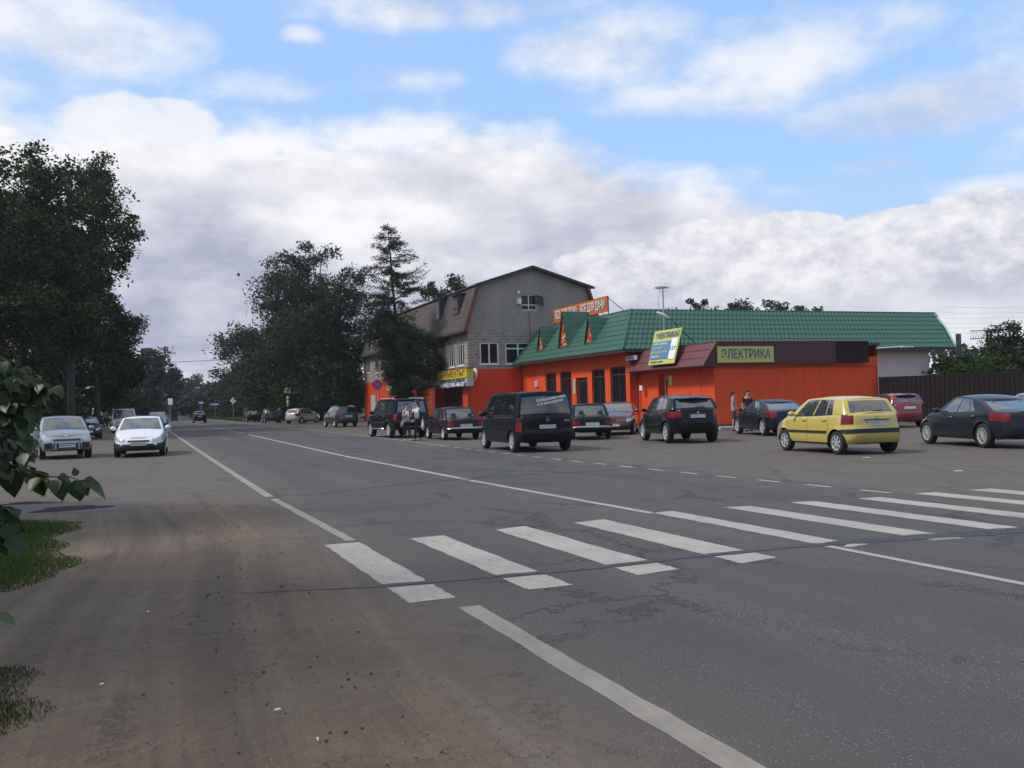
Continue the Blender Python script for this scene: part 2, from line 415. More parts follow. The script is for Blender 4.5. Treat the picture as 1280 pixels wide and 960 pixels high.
def sheet(name, u0, u1, v0, v1, z, mt, org=(0, 0), cell=None):
    b = MB(); b.poly([(u0 - org[0], v0 - org[1], 0), (u1 - org[0], v0 - org[1], 0), (u1 - org[0], v1 - org[1], 0), (u0 - org[0], v1 - org[1], 0)])
    o = b.build(name, mt); o.location = W(org[0], org[1], z); o.rotation_euler = (0, 0, YAW); return tag(o, kind='structure')
sheet('ground', -1500, 1500, -1500, 2500, 0.0, M['ground'])
sheet('parking_lot', 9.0, 48, -40, 128, 0.0012, M['ground'])
sheet('road_shoulder', -5.5, 3.0, 2, 150, 0.0012, M['ground'])
sheet('road', 0.2, 11.6, -60, 188, 0.0024, M['ground'])

def marking_material(name, col, wear):
    mt, nt, b = newmat(name)
    pos = nt.nodes.new('ShaderNodeNewGeometry').outputs['Position']
    X_, Y_, Z_ = separate(nt, pos)
    u = X_ * CY + Y_ * SY; v = Y_ * CY - X_ * SY
    p2 = combine(nt, u, v, 0.0); ps = combine(nt, u, v * .25, 0.0)
    n1 = noise(nt, ps, 14, 5, .7); n2 = noise(nt, p2, 1.2, 3, .5); n3 = noise(nt, p2, 70, 2, .5)
    c = mixc(nt, (n1 - .5) * 1.4 + (n2 - .5) * .8 + .4, col, tuple(x * .52 for x in col))
    nt.links.new(c, b.inputs['Base Color']); b.inputs['Roughness'].default_value = 0.75
    hole = ((n1 - .5) * 2 + (n2 - .5) * 1.4 + (n3 - .5) * 1.2).step(wear, wear + .18)
    tr = nt.nodes.new('ShaderNodeBsdfTransparent'); mx = nt.nodes.new('ShaderNodeMixShader')
    nt.links.new(hole.k, mx.inputs[0]); nt.links.new(b.outputs[0], mx.inputs[1]); nt.links.new(tr.outputs[0], mx.inputs[2])
    nt.links.new(mx.outputs[0], nt.nodes['Material Output'].inputs[0]); return mt
M['mark'] = marking_material('crosswalk_paint', (0.42, 0.395, 0.36), .50)
M['mark_old'] = marking_material('old_line_paint', (0.31, 0.285, 0.25), .48)
M['mark_faint'] = marking_material('faded_line_paint', (0.26, 0.25, 0.235), .30)
def flat_poly(name, pts, mt, z=0.0048, label=None):
    c = sum((Vector(p) for p in pts), Vector()) / len(pts); c.z = z
    b = MB(); b.poly([(p[0] - c.x, p[1] - c.y, 0) for p in pts]); o = b.build(name, mt); o.location = c
    return tag(o, kind='structure')
def rough_quad(a, b_, c, d, amp=.012, seg=16):      # a->b long side, c->d long side back, slightly uneven edges
    out = []
    for p, q, n in ((a, b_, seg), (b_, c, 4), (c, d, seg), (d, a, 4)):
        p = Vector(p); q = Vector(q); nrm = Vector((-(q - p).y, (q - p).x, 0)).normalized()
        for i in range(n): out.append(p + (q - p) * (i / n) + nrm * rnd.uniform(-amp, amp))
    return out
FLp = [(405.9,681.6),(513.6,673.4),(618.8,662.5),(718.1,653.8),(815.6,641.3),(905,634.4),(987.8,628.4),(1070.6,623.4),(1142.5,617.2),(1211,612.8)]
FRp = [(448.8,678.3),(554,669.5),(656.3,657.8),(754.7,649.4),(840.6,639),(937.8,632.8),(1017.5,626.6),(1100,621.6),(1169,615.6),(1237.8,610.9)]
NLp = [(511.7,754.3),(660.7,737.6),(796.9,719.4),(926.6,704.7)]
NRp = [(570.5,747.5),(715.4,731.6),(849,711.9),(971.9,697.5)]
dl = sum((gp(*NLp[i]) - gp(*FLp[i]) for i in range(4)), Vector()) / 4
seamA = [gp(*p) for p in ((300, 742), (472, 734), (600, 723.5), (740, 711), (866, 696.5), (1000, 683.5), (1099, 675.5), (1280, 663), (1500, 650))]
def cross_t(a, b_):   # where the tar seam cuts the segment a-b
    for p, q in zip(seamA, seamA[1:]):
        r = b_ - a; s_ = q - p; den = r.x * s_.y - r.y * s_.x
        if abs(den) < 1e-9: continue
        t = ((p.x - a.x) * s_.y - (p.y - a.y) * s_.x) / den; k = ((p.x - a.x) * r.y - (p.y - a.y) * r.x) / den
        if 0 <= k <= 1 and 0 < t < 1: return t
    return None
for i in range(11):
    if i < 10: a, b_ = gp(*FLp[i]), gp(*FRp[i])
    else:
        a = gp(*FLp[9]) + (gp(*FLp[9]) - gp(*FLp[4])) / 5; b_ = a + (gp(*FRp[9]) - gp(*FLp[9]))
    d, c = (gp(*NLp[i]), gp(*NRp[i])) if i < 4 else (a + dl, b_ + dl)
    ta, tb = cross_t(a, d), cross_t(b_, c)
    g = 0.09
    if ta and tb and i < 5:
        L1 = (d - a).length; e = g / L1
        flat_poly('crosswalk_stripe', rough_quad(a, a + (d - a) * (ta - e), b_ + (c - b_) * (tb - e), b_), M['mark'])
        if i == 4: flat_poly('crosswalk_stripe', rough_quad(gp(1055, 684), gp(1062, 684.5), gp(1088, 680.5), gp(1062, 680)), M['mark'], 0.0062)
        else: flat_poly('crosswalk_stripe', rough_quad(a + (d - a) * (ta + e), d, c, b_ + (c - b_) * (tb + e)), M['mark'])
    elif ta and tb:
        flat_poly('crosswalk_stripe', rough_quad(a, a + (d - a) * (ta - .02), b_ + (c - b_) * (tb - .02), b_), M['mark'])
        flat_poly('crosswalk_stripe', rough_quad(a + (d - a) * (ta + .07), d, c, b_ + (c - b_) * (tb + .07)), M['mark_faint'])
    else: flat_poly('crosswalk_stripe', rough_quad(a, d, c, b_), M['mark'])
def line_strip(name, u0, v0, u1, v1, wd, mt, z=.0048, step=1.2, amp=.008):
    n = max(1, int(abs(v1 - v0) / step)); L_, R_ = [], []
    for i in range(n + 1):
        t = i / n; uu = u0 + (u1 - u0) * t; vv = v0 + (v1 - v0) * t
        a_ = amp
        L_.append((uu - wd / 2 + rnd.uniform(-a_, a_), vv)); R_.append((uu + wd / 2 + rnd.uniform(-a_, a_), vv))
    b = MB(); b.v = [(p[0] - u0, p[1] - v0, 0) for p in L_ + R_]; b.f = [(i, n + 1 + i, n + 2 + i, i + 1) for i in range(n)]; b.mi = [0] * n
    o = b.build(name, mt); o.location = W(u0, v0, z); o.rotation_euler = (0, 0, YAW); return tag(o, kind='structure')
uvp = lambda px, py: uv_of(gp(px, py))
# near edge line
eu, ev = uvp(586, 758.5); line_strip('road_edge_line', 2.31, -3, eu, ev, .165, M['mark_old'], step=.25)
e1 = uvp(439, 676); e2 = uvp(342, 624); line_strip('road_edge_line', e1[0], e1[1], e2[0], e2[1], .13, M['mark_old'], step=.3)
e3 = uvp(338, 622); e4 = uvp(270, 578); line_strip('road_edge_line', e3[0], e3[1] + .12, e4[0], e4[1], .15, M['mark_old'], step=.4)
e5 = uvp(212, 537); line_strip('road_edge_line', e4[0], e4[1] + .05, 2.15, 84, .16, M['mark_old'])
line_strip('road_edge_line', 2.15, 84.1, 2.3, 187, .17, M['mark_old'], step=6)
# centre line
c0 = uvp(1035, 683); line_strip('road_centre_line', 6.52, -3, c0[0], c0[1], .10, M['mark'], step=.3)
c1_ = uvp(816, 641.8); c2_ = uvp(587, 600.5); line_strip('road_centre_line', c1_[0], c1_[1], c2_[0], c2_[1], .12, M['mark'], step=.4)
c3_ = uvp(583, 599.5); line_strip('road_centre_line', c3_[0], c3_[1], 5.98, 28.3 * S, .14, M['mark'], step=.6)
line_strip('road_centre_line', 5.98, 28.4 * S, 6.22, 57.5 * S, .14, M['mark'])
line_strip('road_centre_line', 6.25, 61 * S, 6.3, 74 * S, .13, M['mark_faint'])
line_strip('road_centre_line', 6.3, 78 * S, 6.7, 187, .14, M['mark_old'], step=6)
# far edge: short dashes along the car park mouth, then solid
vv = uvp(1115, 616.2)[1]
uend, vend = uvp(560, 558)
while vv < vend - 1:
    t = (vv - 11) / (vend - 11); uu = uvp(1115, 616.2)[0] * (1 - t) + uend * t - math.sin(t * math.pi) * .28
    line_strip('road_edge_dash', uu, vv, uu - .02, vv + .62, .10, M['mark'], step=.2, amp=.005); vv += 1.28
line_strip('road_edge_line', uend, vend, 11.05, 50 * S, .14, M['mark_old'], step=1)
line_strip('road_edge_line', 11.05, 50.2 * S, 11.0, 64 * S, .13, M['mark_faint'])
line_strip('road_edge_line', 11.0, 84, 11.2, 187, .14, M['mark_old'], step=6)
# tar seams across the carriageway
mt, nt, b = newmat('tar'); M['tar'] = mt
pos = nt.nodes.new('ShaderNodeNewGeometry').outputs['Position']
n_ = noise(nt, pos, 4, 5, .7); nt.links.new(mixc(nt, n_, (0.035, 0.037, 0.05), (0.075, 0.077, 0.09)), b.inputs['Base Color']); b.inputs['Roughness'].default_value = .7
tr = nt.nodes.new('ShaderNodeBsdfTransparent'); mx = nt.nodes.new('ShaderNodeMixShader')
f_ = noise(nt, pos, 9, 4, .7).step(.30, .5) * .85; nt.links.new(f_.k, mx.inputs[0]); nt.links.new(tr.outputs[0], mx.inputs[1]); nt.links.new(b.outputs[0], mx.inputs[2]); nt.links.new(mx.outputs[0], nt.nodes['Material Output'].inputs[0])
def ribbon(name, pts, wds, mt, z):
    P_ = []; 
    for k, (p, q) in enumerate(zip(pts, pts[1:])):
        for i in range(12): P_.append((p + (q - p) * (i / 12), wds[k] + (wds[k + 1] - wds[k]) * i / 12))
    P_.append((pts[-1], wds[-1])); c = pts[len(pts) // 2].copy(); c.z = 0
    b = MB(); n = len(P_)
    for i, (p, wd) in enumerate(P_):
        d = (P_[min(i + 1, n - 1)][0] - P_[max(0, i - 1)][0]).normalized(); nn = Vector((-d.y, d.x, 0))
        b.v += [tuple(p - c - nn * wd * rnd.uniform(.35, .65)), tuple(p - c + nn * wd * rnd.uniform(.35, .65))]
    b.f = [(2 * i, 2 * i + 2, 2 * i + 3, 2 * i + 1) for i in range(n - 1)]; b.mi = [0] * (n - 1)
    o = b.build(name, mt); o.location = (c.x, c.y, z); return tag(o, kind='structure')
ribbon('tar_seam', seamA, [.03, .05, .08, .11, .12, .14, .30, .35, .3], M['tar'], .0074)
ribbon('tar_seam', [gp(*p) for p in ((345, 620), (397, 618), (475, 608.5), (583, 598), (670, 592.5), (790, 586.5), (900, 583))], [.03, .06, .08, .12, .12, .12, .05], M['tar'], .0074)

# kerb and pavement slab below the shop extension
mk('concrete', (0.33, 0.32, 0.31), 0.85, var=.2, sc=1.5, bmp=.3, bsc=25)
# puddle
mt, nt, b = newmat('puddle_water'); b.inputs['Base Color'].default_value = (0.10, 0.095, 0.09, 1); b.inputs['Roughness'].default_value = 0.06
pts = []
for k in range(26):
    t = 2 * math.pi * k / 26; c = gp(88, 636); r = 1 + .18 * math.sin(3 * t + 1) + .12 * math.sin(5 * t)
    pts.append(Vector((c.x + math.cos(t) * .52 * r + math.sin(t) * .1, c.y + math.sin(t) * .50 * r, 0)))
flat_poly('puddle', pts, mt, .006)
pts = []
for k in range(20):
    t = 2 * math.pi * k / 20; c = gp(40, 629); r = 1 + .2 * math.sin(3 * t + 2)
    pts.append(Vector((c.x + math.cos(t) * .5 * r, c.y + math.sin(t) * .25 * r, 0)))
flat_poly('puddle', pts, mt, .006)
mt, nt, b = newmat('wet_mud'); pos = nt.nodes.new('ShaderNodeNewGeometry').outputs['Position']
nt.links.new(mixc(nt, noise(nt, pos, 3, 5, .6), (0.04, 0.033, 0.027), (0.075, 0.062, 0.052)), b.inputs['Base Color']); b.inputs['Roughness'].default_value = .55
bump(nt, b, noise(nt, pos, 12, 4, .6), .6, .03)
pts = []
for k in range(60):
    t = 2 * math.pi * k / 60; c = gp(70, 637); r = 1 + .16 * math.sin(3 * t + 1) + .12 * math.sin(7 * t) + .07 * math.sin(13 * t)
    pts.append(Vector((c.x + math.cos(t) * 1.5 * r + math.sin(t) * .3, c.y + math.sin(t) * .85 * r, 0)))
flat_poly('mud', pts, mt, .004)

# loose clods and pebbles on the bare earth, a few bits of litter
mk('clod', (0.085, 0.066, 0.052), 0.95, var=.3)
b = MB(); r2 = random.Random(3)
for k in range(700):
    u_ = r2.gauss(.75, .35) + .25 * math.sin(k * .01) if k % 3 else r2.uniform(-3, 1.7); v_ = r2.uniform(3, 17)
    if u_ < -.6 and (v_ > 8.5 or v_ < 6.6): continue
    if u_ > 1.75: continue
    s_ = abs(r2.gauss(0, .0042)) + .0018
    p = W(u_, v_, .006); b.ball((p.x, p.y, p.z + s_ * .3), (s_, s_ * r2.uniform(.6, 1.2), s_ * .6), 5, 3)
tag(b.build('loose_soil', M['clod']), 'dark crumbs of soil scattered over the bare verge', 'soil', kind='stuff')

# ================================================================ CARS
mk('seat_cloth', (0.09, 0.09, 0.095), 0.9)
def car_body(P):
    """returns face groups {key: [faces]} over a shared vertex list"""
    L, Wd, H = P['L'], P['W'], P['H']; a, b_ = L / 2, Wd / 2; wb, Rt = P['wb'], P['R']
    xf = P.get('xf', wb / 2 + (L - wb) / 2 * 0 ) if False else P['xfw']; xr = xf - wb
    zw = Rt; Ra = Rt + P.get('arch', .055)
    zb = P.get('zb', .22)
    nf, nr = P.get('nf', 5), P.get('nr', 7)
    belt = P['belt']                         # [(x, z)] front to rear
    def zB(x):
        pts = belt
        if x >= pts[0][0]: return pts[0][1]
        for p, q in zip(pts, pts[1:]):
            if q[0] <= x <= p[0]:
                t = (p[0] - x) / (p[0] - q[0]); t = t * t * (3 - 2 * t) * .5 + t * .5
                return p[1] + (q[1] - p[1]) * t
        return pts[-1][1]
    fr = P.get('rows') or [0, .07, .16, .26, .34, .42, .5, .58, .66, .74, .82, .90, .96, 1.0]
    insF = P.get('insF', [.10, .04, .01, 0, 0, .0, .01, .02, .035, .05, .075, .11, .15, .22])
    insR = P.get('insR', [.10, .05, .02, 0, 0, .0, .01, .02, .03, .035, .04, .05, .06, .10])
    insW = P.get('insW', [.05, .02, .005, 0, 0, 0, 0, .004, .008, .015, .022, .035, .05, .085])
    yf = [0, .15, .3, .42, .52, .62, .70, .78, .86, .92, .96]
    cols = []                                # (x, y, region, yfrac)
    for y in yf: cols.append((a * (1 - y ** nf) ** (1 / nf), y * b_, 'F', y))
    xs0 = cols[-1][0]
    rc = [(a * (1 - y ** nr) ** (1 / nr), y) for y in yf]
    xs1 = -rc[-1][0]
    xs = set()
    n = int((xs0 - xs1) / .09)
    for i in range(1, n): xs.add(round(xs0 + (xs1 - xs0) * i / n, 4))
    for xw in (xf, xr):
        for k in range(0, 19):
            xx = xw + (Ra - .002) * math.cos(math.pi * k / 18)
            if xs1 + .01 < xx < xs0 - .01: xs.add(round(xx, 4))
    seams = []
    for x0 in P.get('seams', []):
        seams.append((x0 - .006, x0 + .006)); xs = {x for x in xs if abs(x - x0) > .02}; xs |= {round(x0 - .006, 4), round(x0 + .006, 4)}
    xs = sorted(xs, reverse=True)
    for x in xs:
        nn = nf if x > 0 else nr
        cols.append((x, b_ * (1 - (abs(x) / a) ** nn) ** (1 / nn), 'S', 1))
    for x, y in reversed(rc): cols.append((-x, y * b_, 'R', y))
    V, F = [], {}
    nc, nrw = len(cols), len(fr)
    def vid(i, j, side): return (i * nrw + j) * 2 + side
    def xin(x, j, reg):
        k = (abs(x) / a) ** 5
        return x - (insF[j] if x > 0 else -insR[j]) * k
    pts = []
    for i, (x, y, reg, fy) in enumerate(cols):
        zm = 0
        if reg == 'S' or fy > .8:
            for xw in (xf, xr):
                if abs(x - xw) < Ra: zm = max(zm, zw + math.sqrt(Ra * Ra - (x - xw) ** 2))
        zbb = zb + (.05 * (max(0, abs(x) / a - .7) / .3) ** 2)
        zt_ = zB(x) + (0)
        for j, f in enumerate(fr):
            z = zbb + f * (zt_ - zbb); 
            if z < zm: z = zm + j * .0004
            flare = 0
            if reg == 'S' and zm > 0 and z < zm + .05: flare = P.get('flare', .012)
            xx = xin(x, j, reg); yy = y * (1 - insW[j] / b_) + flare
            pts.append((xx, yy, z)); 
            V.append((xx, yy, z)); V.append((xx, -yy, z))
    key = P['key']
    def addf(k, *f): F.setdefault(k, []).append(f)
    for i in range(nc - 1):
        c0, c1 = cols[i], cols[i + 1]
        xm = (c0[0] + c1[0]) / 2; reg = c0[2] if c0[2] == c1[2] else ('F' if 'F' in (c0[2], c1[2]) else 'R'); fy = (c0[3] + c1[3]) / 2
        sm = any(s0 - .001 < xm < s1 + .001 for s0, s1 in seams)
        for j in range(nrw - 1):
            fm = (fr[j] + fr[j + 1]) / 2
            zc = (V[vid(i, j, 0)][2] + V[vid(i + 1, j + 1, 0)][2]) / 2
            for side in (0, 1):
                k = key(reg, xm, fy, fm, zc, side)
                if sm and .07 < fm < .95: k = 'seam'
                q = (vid(i, j, side), vid(i + 1, j, side), vid(i + 1, j + 1, side), vid(i, j + 1, side))
                addf(k, *(q if side else q[::-1]))
    # top cap: bonnet, deck
    ys = [1, .9, .7, .4, 0, -.4, -.7, -.9, -1]; cr = P.get('crown', .05)
    base = len(V)
    for i, (x, y, reg, fy) in enumerate(cols):
        X0, Y0, Z0 = V[vid(i, nrw - 1, 0)]
        edge = min(1.0, Y0 / (b_ * .6))
        for t in ys: V.append((X0 + (0.0), Y0 * t, Z0 + cr * (1 - t * t) * edge))
    for i in range(nc - 1):
        xm = (cols[i][0] + cols[i + 1][0]) / 2
        k = 'bonnet' if xm > P['cowl'] else ('boot_lid' if P.get('sedan') and xm < P['rearbase'] else 'body')
        for t in range(len(ys) - 1):
            addf(k, base + i * 9 + t, base + i * 9 + t + 1, base + (i + 1) * 9 + t + 1, base + (i + 1) * 9 + t)
    # wheel-arch liners
    for xw in (xf, xr):
        for sd in (1, -1):
            ring = []
            for k in range(13):
                t = math.pi * k / 12
                yy = b_ - .02
                ring.append((xw + Ra * math.cos(t), zw + Ra * math.sin(t)))
            n0 = len(V)
            for (x, z) in ring: V.append((x, sd * (b_ - .03), z)); V.append((x, sd * (b_ - .30), z))
            for k in range(12): addf('liner', n0 + 2 * k, n0 + 2 * k + 2, n0 + 2 * k + 3, n0 + 2 * k + 1)
            n0 = len(V)
            for (x, z) in ring: V.append((x, sd * (b_ - .30), z))
            F.setdefault('liner', []).append(tuple(range(n0, n0 + 13)))
    # ---- greenhouse
    cx, rx = P['cowl'], P['rearbase']; tx, ux = P['rooff'], P['roofr']
    hb, ht = b_ * P.get('gb', .915), b_ * P.get('gt', .74)
    gr = [0, .05, .2, .4, .6, .8, .88, .94, 1.0]
    gy = [0, .25, .5, .7, .82, .90, 1.0]
    wins = P['wins']
    ss = sorted(set([0, 1] + [round(x, 3) for wn in wins for x in wn] + [round(i / 16, 3) for i in range(1, 16)]))
    gc = [('F', y) for y in gy] + [('S', s) for s in ss[1:-1]] + [('R', y) for y in reversed(gy)]
    gbase = len(V); ng = len(gr)
    bowf, bowr = P.get('bowf', .14), P.get('bowr', .06)
    sag = P.get('sag', .05)
    def gpt(reg, t, g):
        ge = math.sin(g * math.pi / 2) * .25 + g * .75       # roof edge rolls in
        def bb(x): return zB(x) + .0
        if reg == 'F':
            x0 = cx - bowf * t * t; x1 = tx - bowf * .6 * t * t; y0 = hb * t; y1 = ht * t
        elif reg == 'R':
            x0 = rx + bowr * t * t; x1 = ux + bowr * t * t; y0 = hb * t; y1 = ht * t
        else:
            x0 = (cx - bowf) + ((rx + bowr) - (cx - bowf)) * t; x1 = (tx - bowf * .6) + ((ux + bowr) - (tx - bowf * .6)) * t
            y0 = hb + .012 * math.sin(math.pi * t); y1 = ht + .02 * math.sin(math.pi * t)
        xm_ = (tx + ux) / 2; rl = (tx - ux) / 2
        zt = H - .045 - sag * (abs(x1 - xm_ - P.get('peak', .1)) / rl) ** 2.2 - (.02 * abs(t) if reg != 'S' else .02)
        z0 = bb(x0) - .015 + (P.get('crown', .05) * (1 - t * t) if reg != 'S' else 0)
        x = x0 + (x1 - x0) * g; y = y0 + (y1 - y0) * (g ** 1.15 if g > 0 else 0); z = z0 + (zt - z0) * (1 - (1 - g) ** 1.12 if g < 1 else 1)
        return x, y, z
    for reg, t in gc:
        for g in gr:
            x, y, z = gpt(reg, t, g)
            V.append((x, y, z)); V.append((x, -y, z))
    gv = lambda i, j, s: gbase + (i * ng + j) * 2 + s
    for i in range(len(gc) - 1):
        (r0, t0), (r1, t1) = gc[i], gc[i + 1]
        reg = r0 if r0 == r1 else 'S'
        if r0 == 'F' and r1 == 'S': t0 = 0
        if r0 == 'S' and r1 == 'R': t1 = 1
        tm = (t0 + t1) / 2
        for j in range(ng - 1):
            gm = (gr[j] + gr[j + 1]) / 2
            for side in (0, 1):
                k = 'body'
                if reg == 'F':
                    k = 'windscreen' if (tm < .9 and .0 < gm < .94) else 'body'
                    if gm < .05 and tm < .9: k = 'seam'
                elif reg == 'R':
                    lo, hi, wy = P.get('rearwin', (.05, .88, .82))
                    k = 'rear_window' if (tm < wy and lo < gm < hi) else 'body'
                else:
                    for wi, (s0, s1) in enumerate(wins):
                        if s0 - 1e-4 < tm < s1 + 1e-4 and .05 < gm < .88: k = 'side_window%d%d' % (side, wi)
                    if k == 'body' and gm > .0 and gm < .05 and wins[0][0] < tm < wins[-1][1]: k = 'seam'
                    if k == 'body' and P.get('darkB') and .05 < gm < .88 and wins[0][0] < tm < wins[-1][1]: k = 'seam'
                q = (gv(i, j, side), gv(i + 1, j, side), gv(i + 1, j + 1, side), gv(i, j + 1, side))
                addf(k, *(q if side else q[::-1]))
    rb = len(V)
    for i in range(len(gc)):
        X0, Y0, Z0 = V[gv(i, ng - 1, 0)]
        e = min(1.0, Y0 / (ht * .6))
        for t in ys: V.append((X0, Y0 * t, Z0 + .05 * (1 - t * t) * e))
    for i in range(len(gc) - 1):
        for t in range(8): addf('roof', rb + i * 9 + t, rb + i * 9 + t + 1, rb + (i + 1) * 9 + t + 1, rb + (i + 1) * 9 + t)
    # floor pan
    n0 = len(V)
    ins = b_ - .31
    for x in (a - .18, -a + .18):
        for y in (ins, -ins):
            for z in (zb + .02, zb + .30): V.append((x, y, z))
    for f in ((0, 2, 3, 1), (4, 5, 7, 6), (0, 1, 5, 4), (2, 6, 7, 3), (0, 4, 6, 2), (1, 3, 7, 5)): F.setdefault('liner', []).append(tuple(n0 + k for k in f))
    info = dict(zB=zB, a=a, b=b_, xf=xf, xr=xr, gpt=gpt, cols=cols, V=V, vid=vid, nrw=nrw, fr=fr)
    return V, F, info
def faces_obj(name, V, faces, mt, parent, smooth=True, push=0.0):
    used = sorted({i for f in faces for i in f}); mp = {k: n for n, k in enumerate(used)}
    me = bpy.data.meshes.new(name)
    vv = [Vector(V[i]) for i in used]
    me.from_pydata(vv, [], [[mp[i] for i in f] for f in faces]); me.materials.append(mt)
    if push:
        me.update()
        nn = [Vector(v.normal) for v in me.vertices]
        c = sum(vv, Vector()) / len(vv)
        for v, n in zip(me.vertices, nn):
            if n.dot(v.co - Vector((0, 0, .6))) < 0: n = -n
            v.co += n * push
    me.polygons.foreach_set('use_smooth', [smooth] * len(me.polygons)); me.update(); me.validate()
    return link(name, me, parent)
WHEEL_CACHE = {}
def wheel(parent, x, y, R, wd, style, rimmat):
    key = (round(R, 3), round(wd, 3), style, rimmat.name)
    sgn = 1 if y > 0 else -1
    if key not in WHEEL_CACHE:
        r = R * .66; h = wd / 2
        hub = MB(); hub.lathe([(-h * .8, .01), (-h * .8, r * .98), (h * .35, r * .98), (h * .35, .01)], 'y', 20)
        me_h = hub.build('wheel', M['hub_dark'], None, True); 
        ty = MB(); ty.lathe([(-h, r), (-h, R * .86), (-h * .82, R * .975), (-h * .4, R), (h * .4, R), (h * .82, R * .975), (h, R * .86), (h * .98, r * 1.03), (h * .8, r), (-h, r)], 'y', 36)
        me_t = ty.build('tyre', M['tyre'], None, True)
        ri = MB(); ri.lathe([(h * .78, r * 1.01), (h * .98, r * 1.0), (h * .98, r * .93), (h * .6, r * .88), (h * .5, r * .90), (h * .5, r * 1.01)], 'y', 36)
        ri.lathe([(h * .45, r * .26), (h * .85, r * .22), (h * .95, r * .10), (h * .95, .005)], 'y', 20)
        nsp = {'five': 5, 'seven': 7, 'multi': 12, 'steel': 0, 'six': 6}[style]
        if style == 'steel':
            ri.lathe([(h * .5, r * .9), (h * .62, r * .7), (h * .45, r * .5), (h * .7, r * .25)], 'y', 30)
        for k in range(nsp):
            t = 2 * math.pi * k / nsp; d = Vector((math.cos(t), 0, math.sin(t))); s_ = Vector((-math.sin(t), 0, math.cos(t)))
            wsp = r * (.17 if nsp == 5 else .12 if nsp < 8 else .05)
            i0, i1 = r * .15, r * .93
            vs = []
            for rr, ww, yo in ((i0, wsp * .8, h * .92), (i1, wsp * 1.25, h * .86)):
                for sg in (-1, 1):
                    for dy in (0, -h * .25): vs.append(d * rr + s_ * ww * sg + Vector((0, yo + dy, 0)))
            ri.add(vs, [(0, 2, 6, 4), (1, 5, 7, 3), (0, 4, 5, 1), (2, 3, 7, 6), (4, 6, 7, 5)])
        me_r = ri.build('rim', rimmat, None, False)
        WHEEL_CACHE[key] = (me_h, me_t, me_r)
        o, t_, r_ = me_h, me_t, me_r; t_.parent = o; r_.parent = o
    else:
        src = WHEEL_CACHE[key]; o = src[0].copy(); COL.objects.link(o)
        for s_ in src[1:]:
            c = s_.copy(); COL.objects.link(c); c.parent = o
    o.parent = parent; o.location = (x, y - sgn * wd / 2, R); o.rotation_euler = (0, rnd.uniform(0, 3), 0 if sgn > 0 else math.pi)
    return o
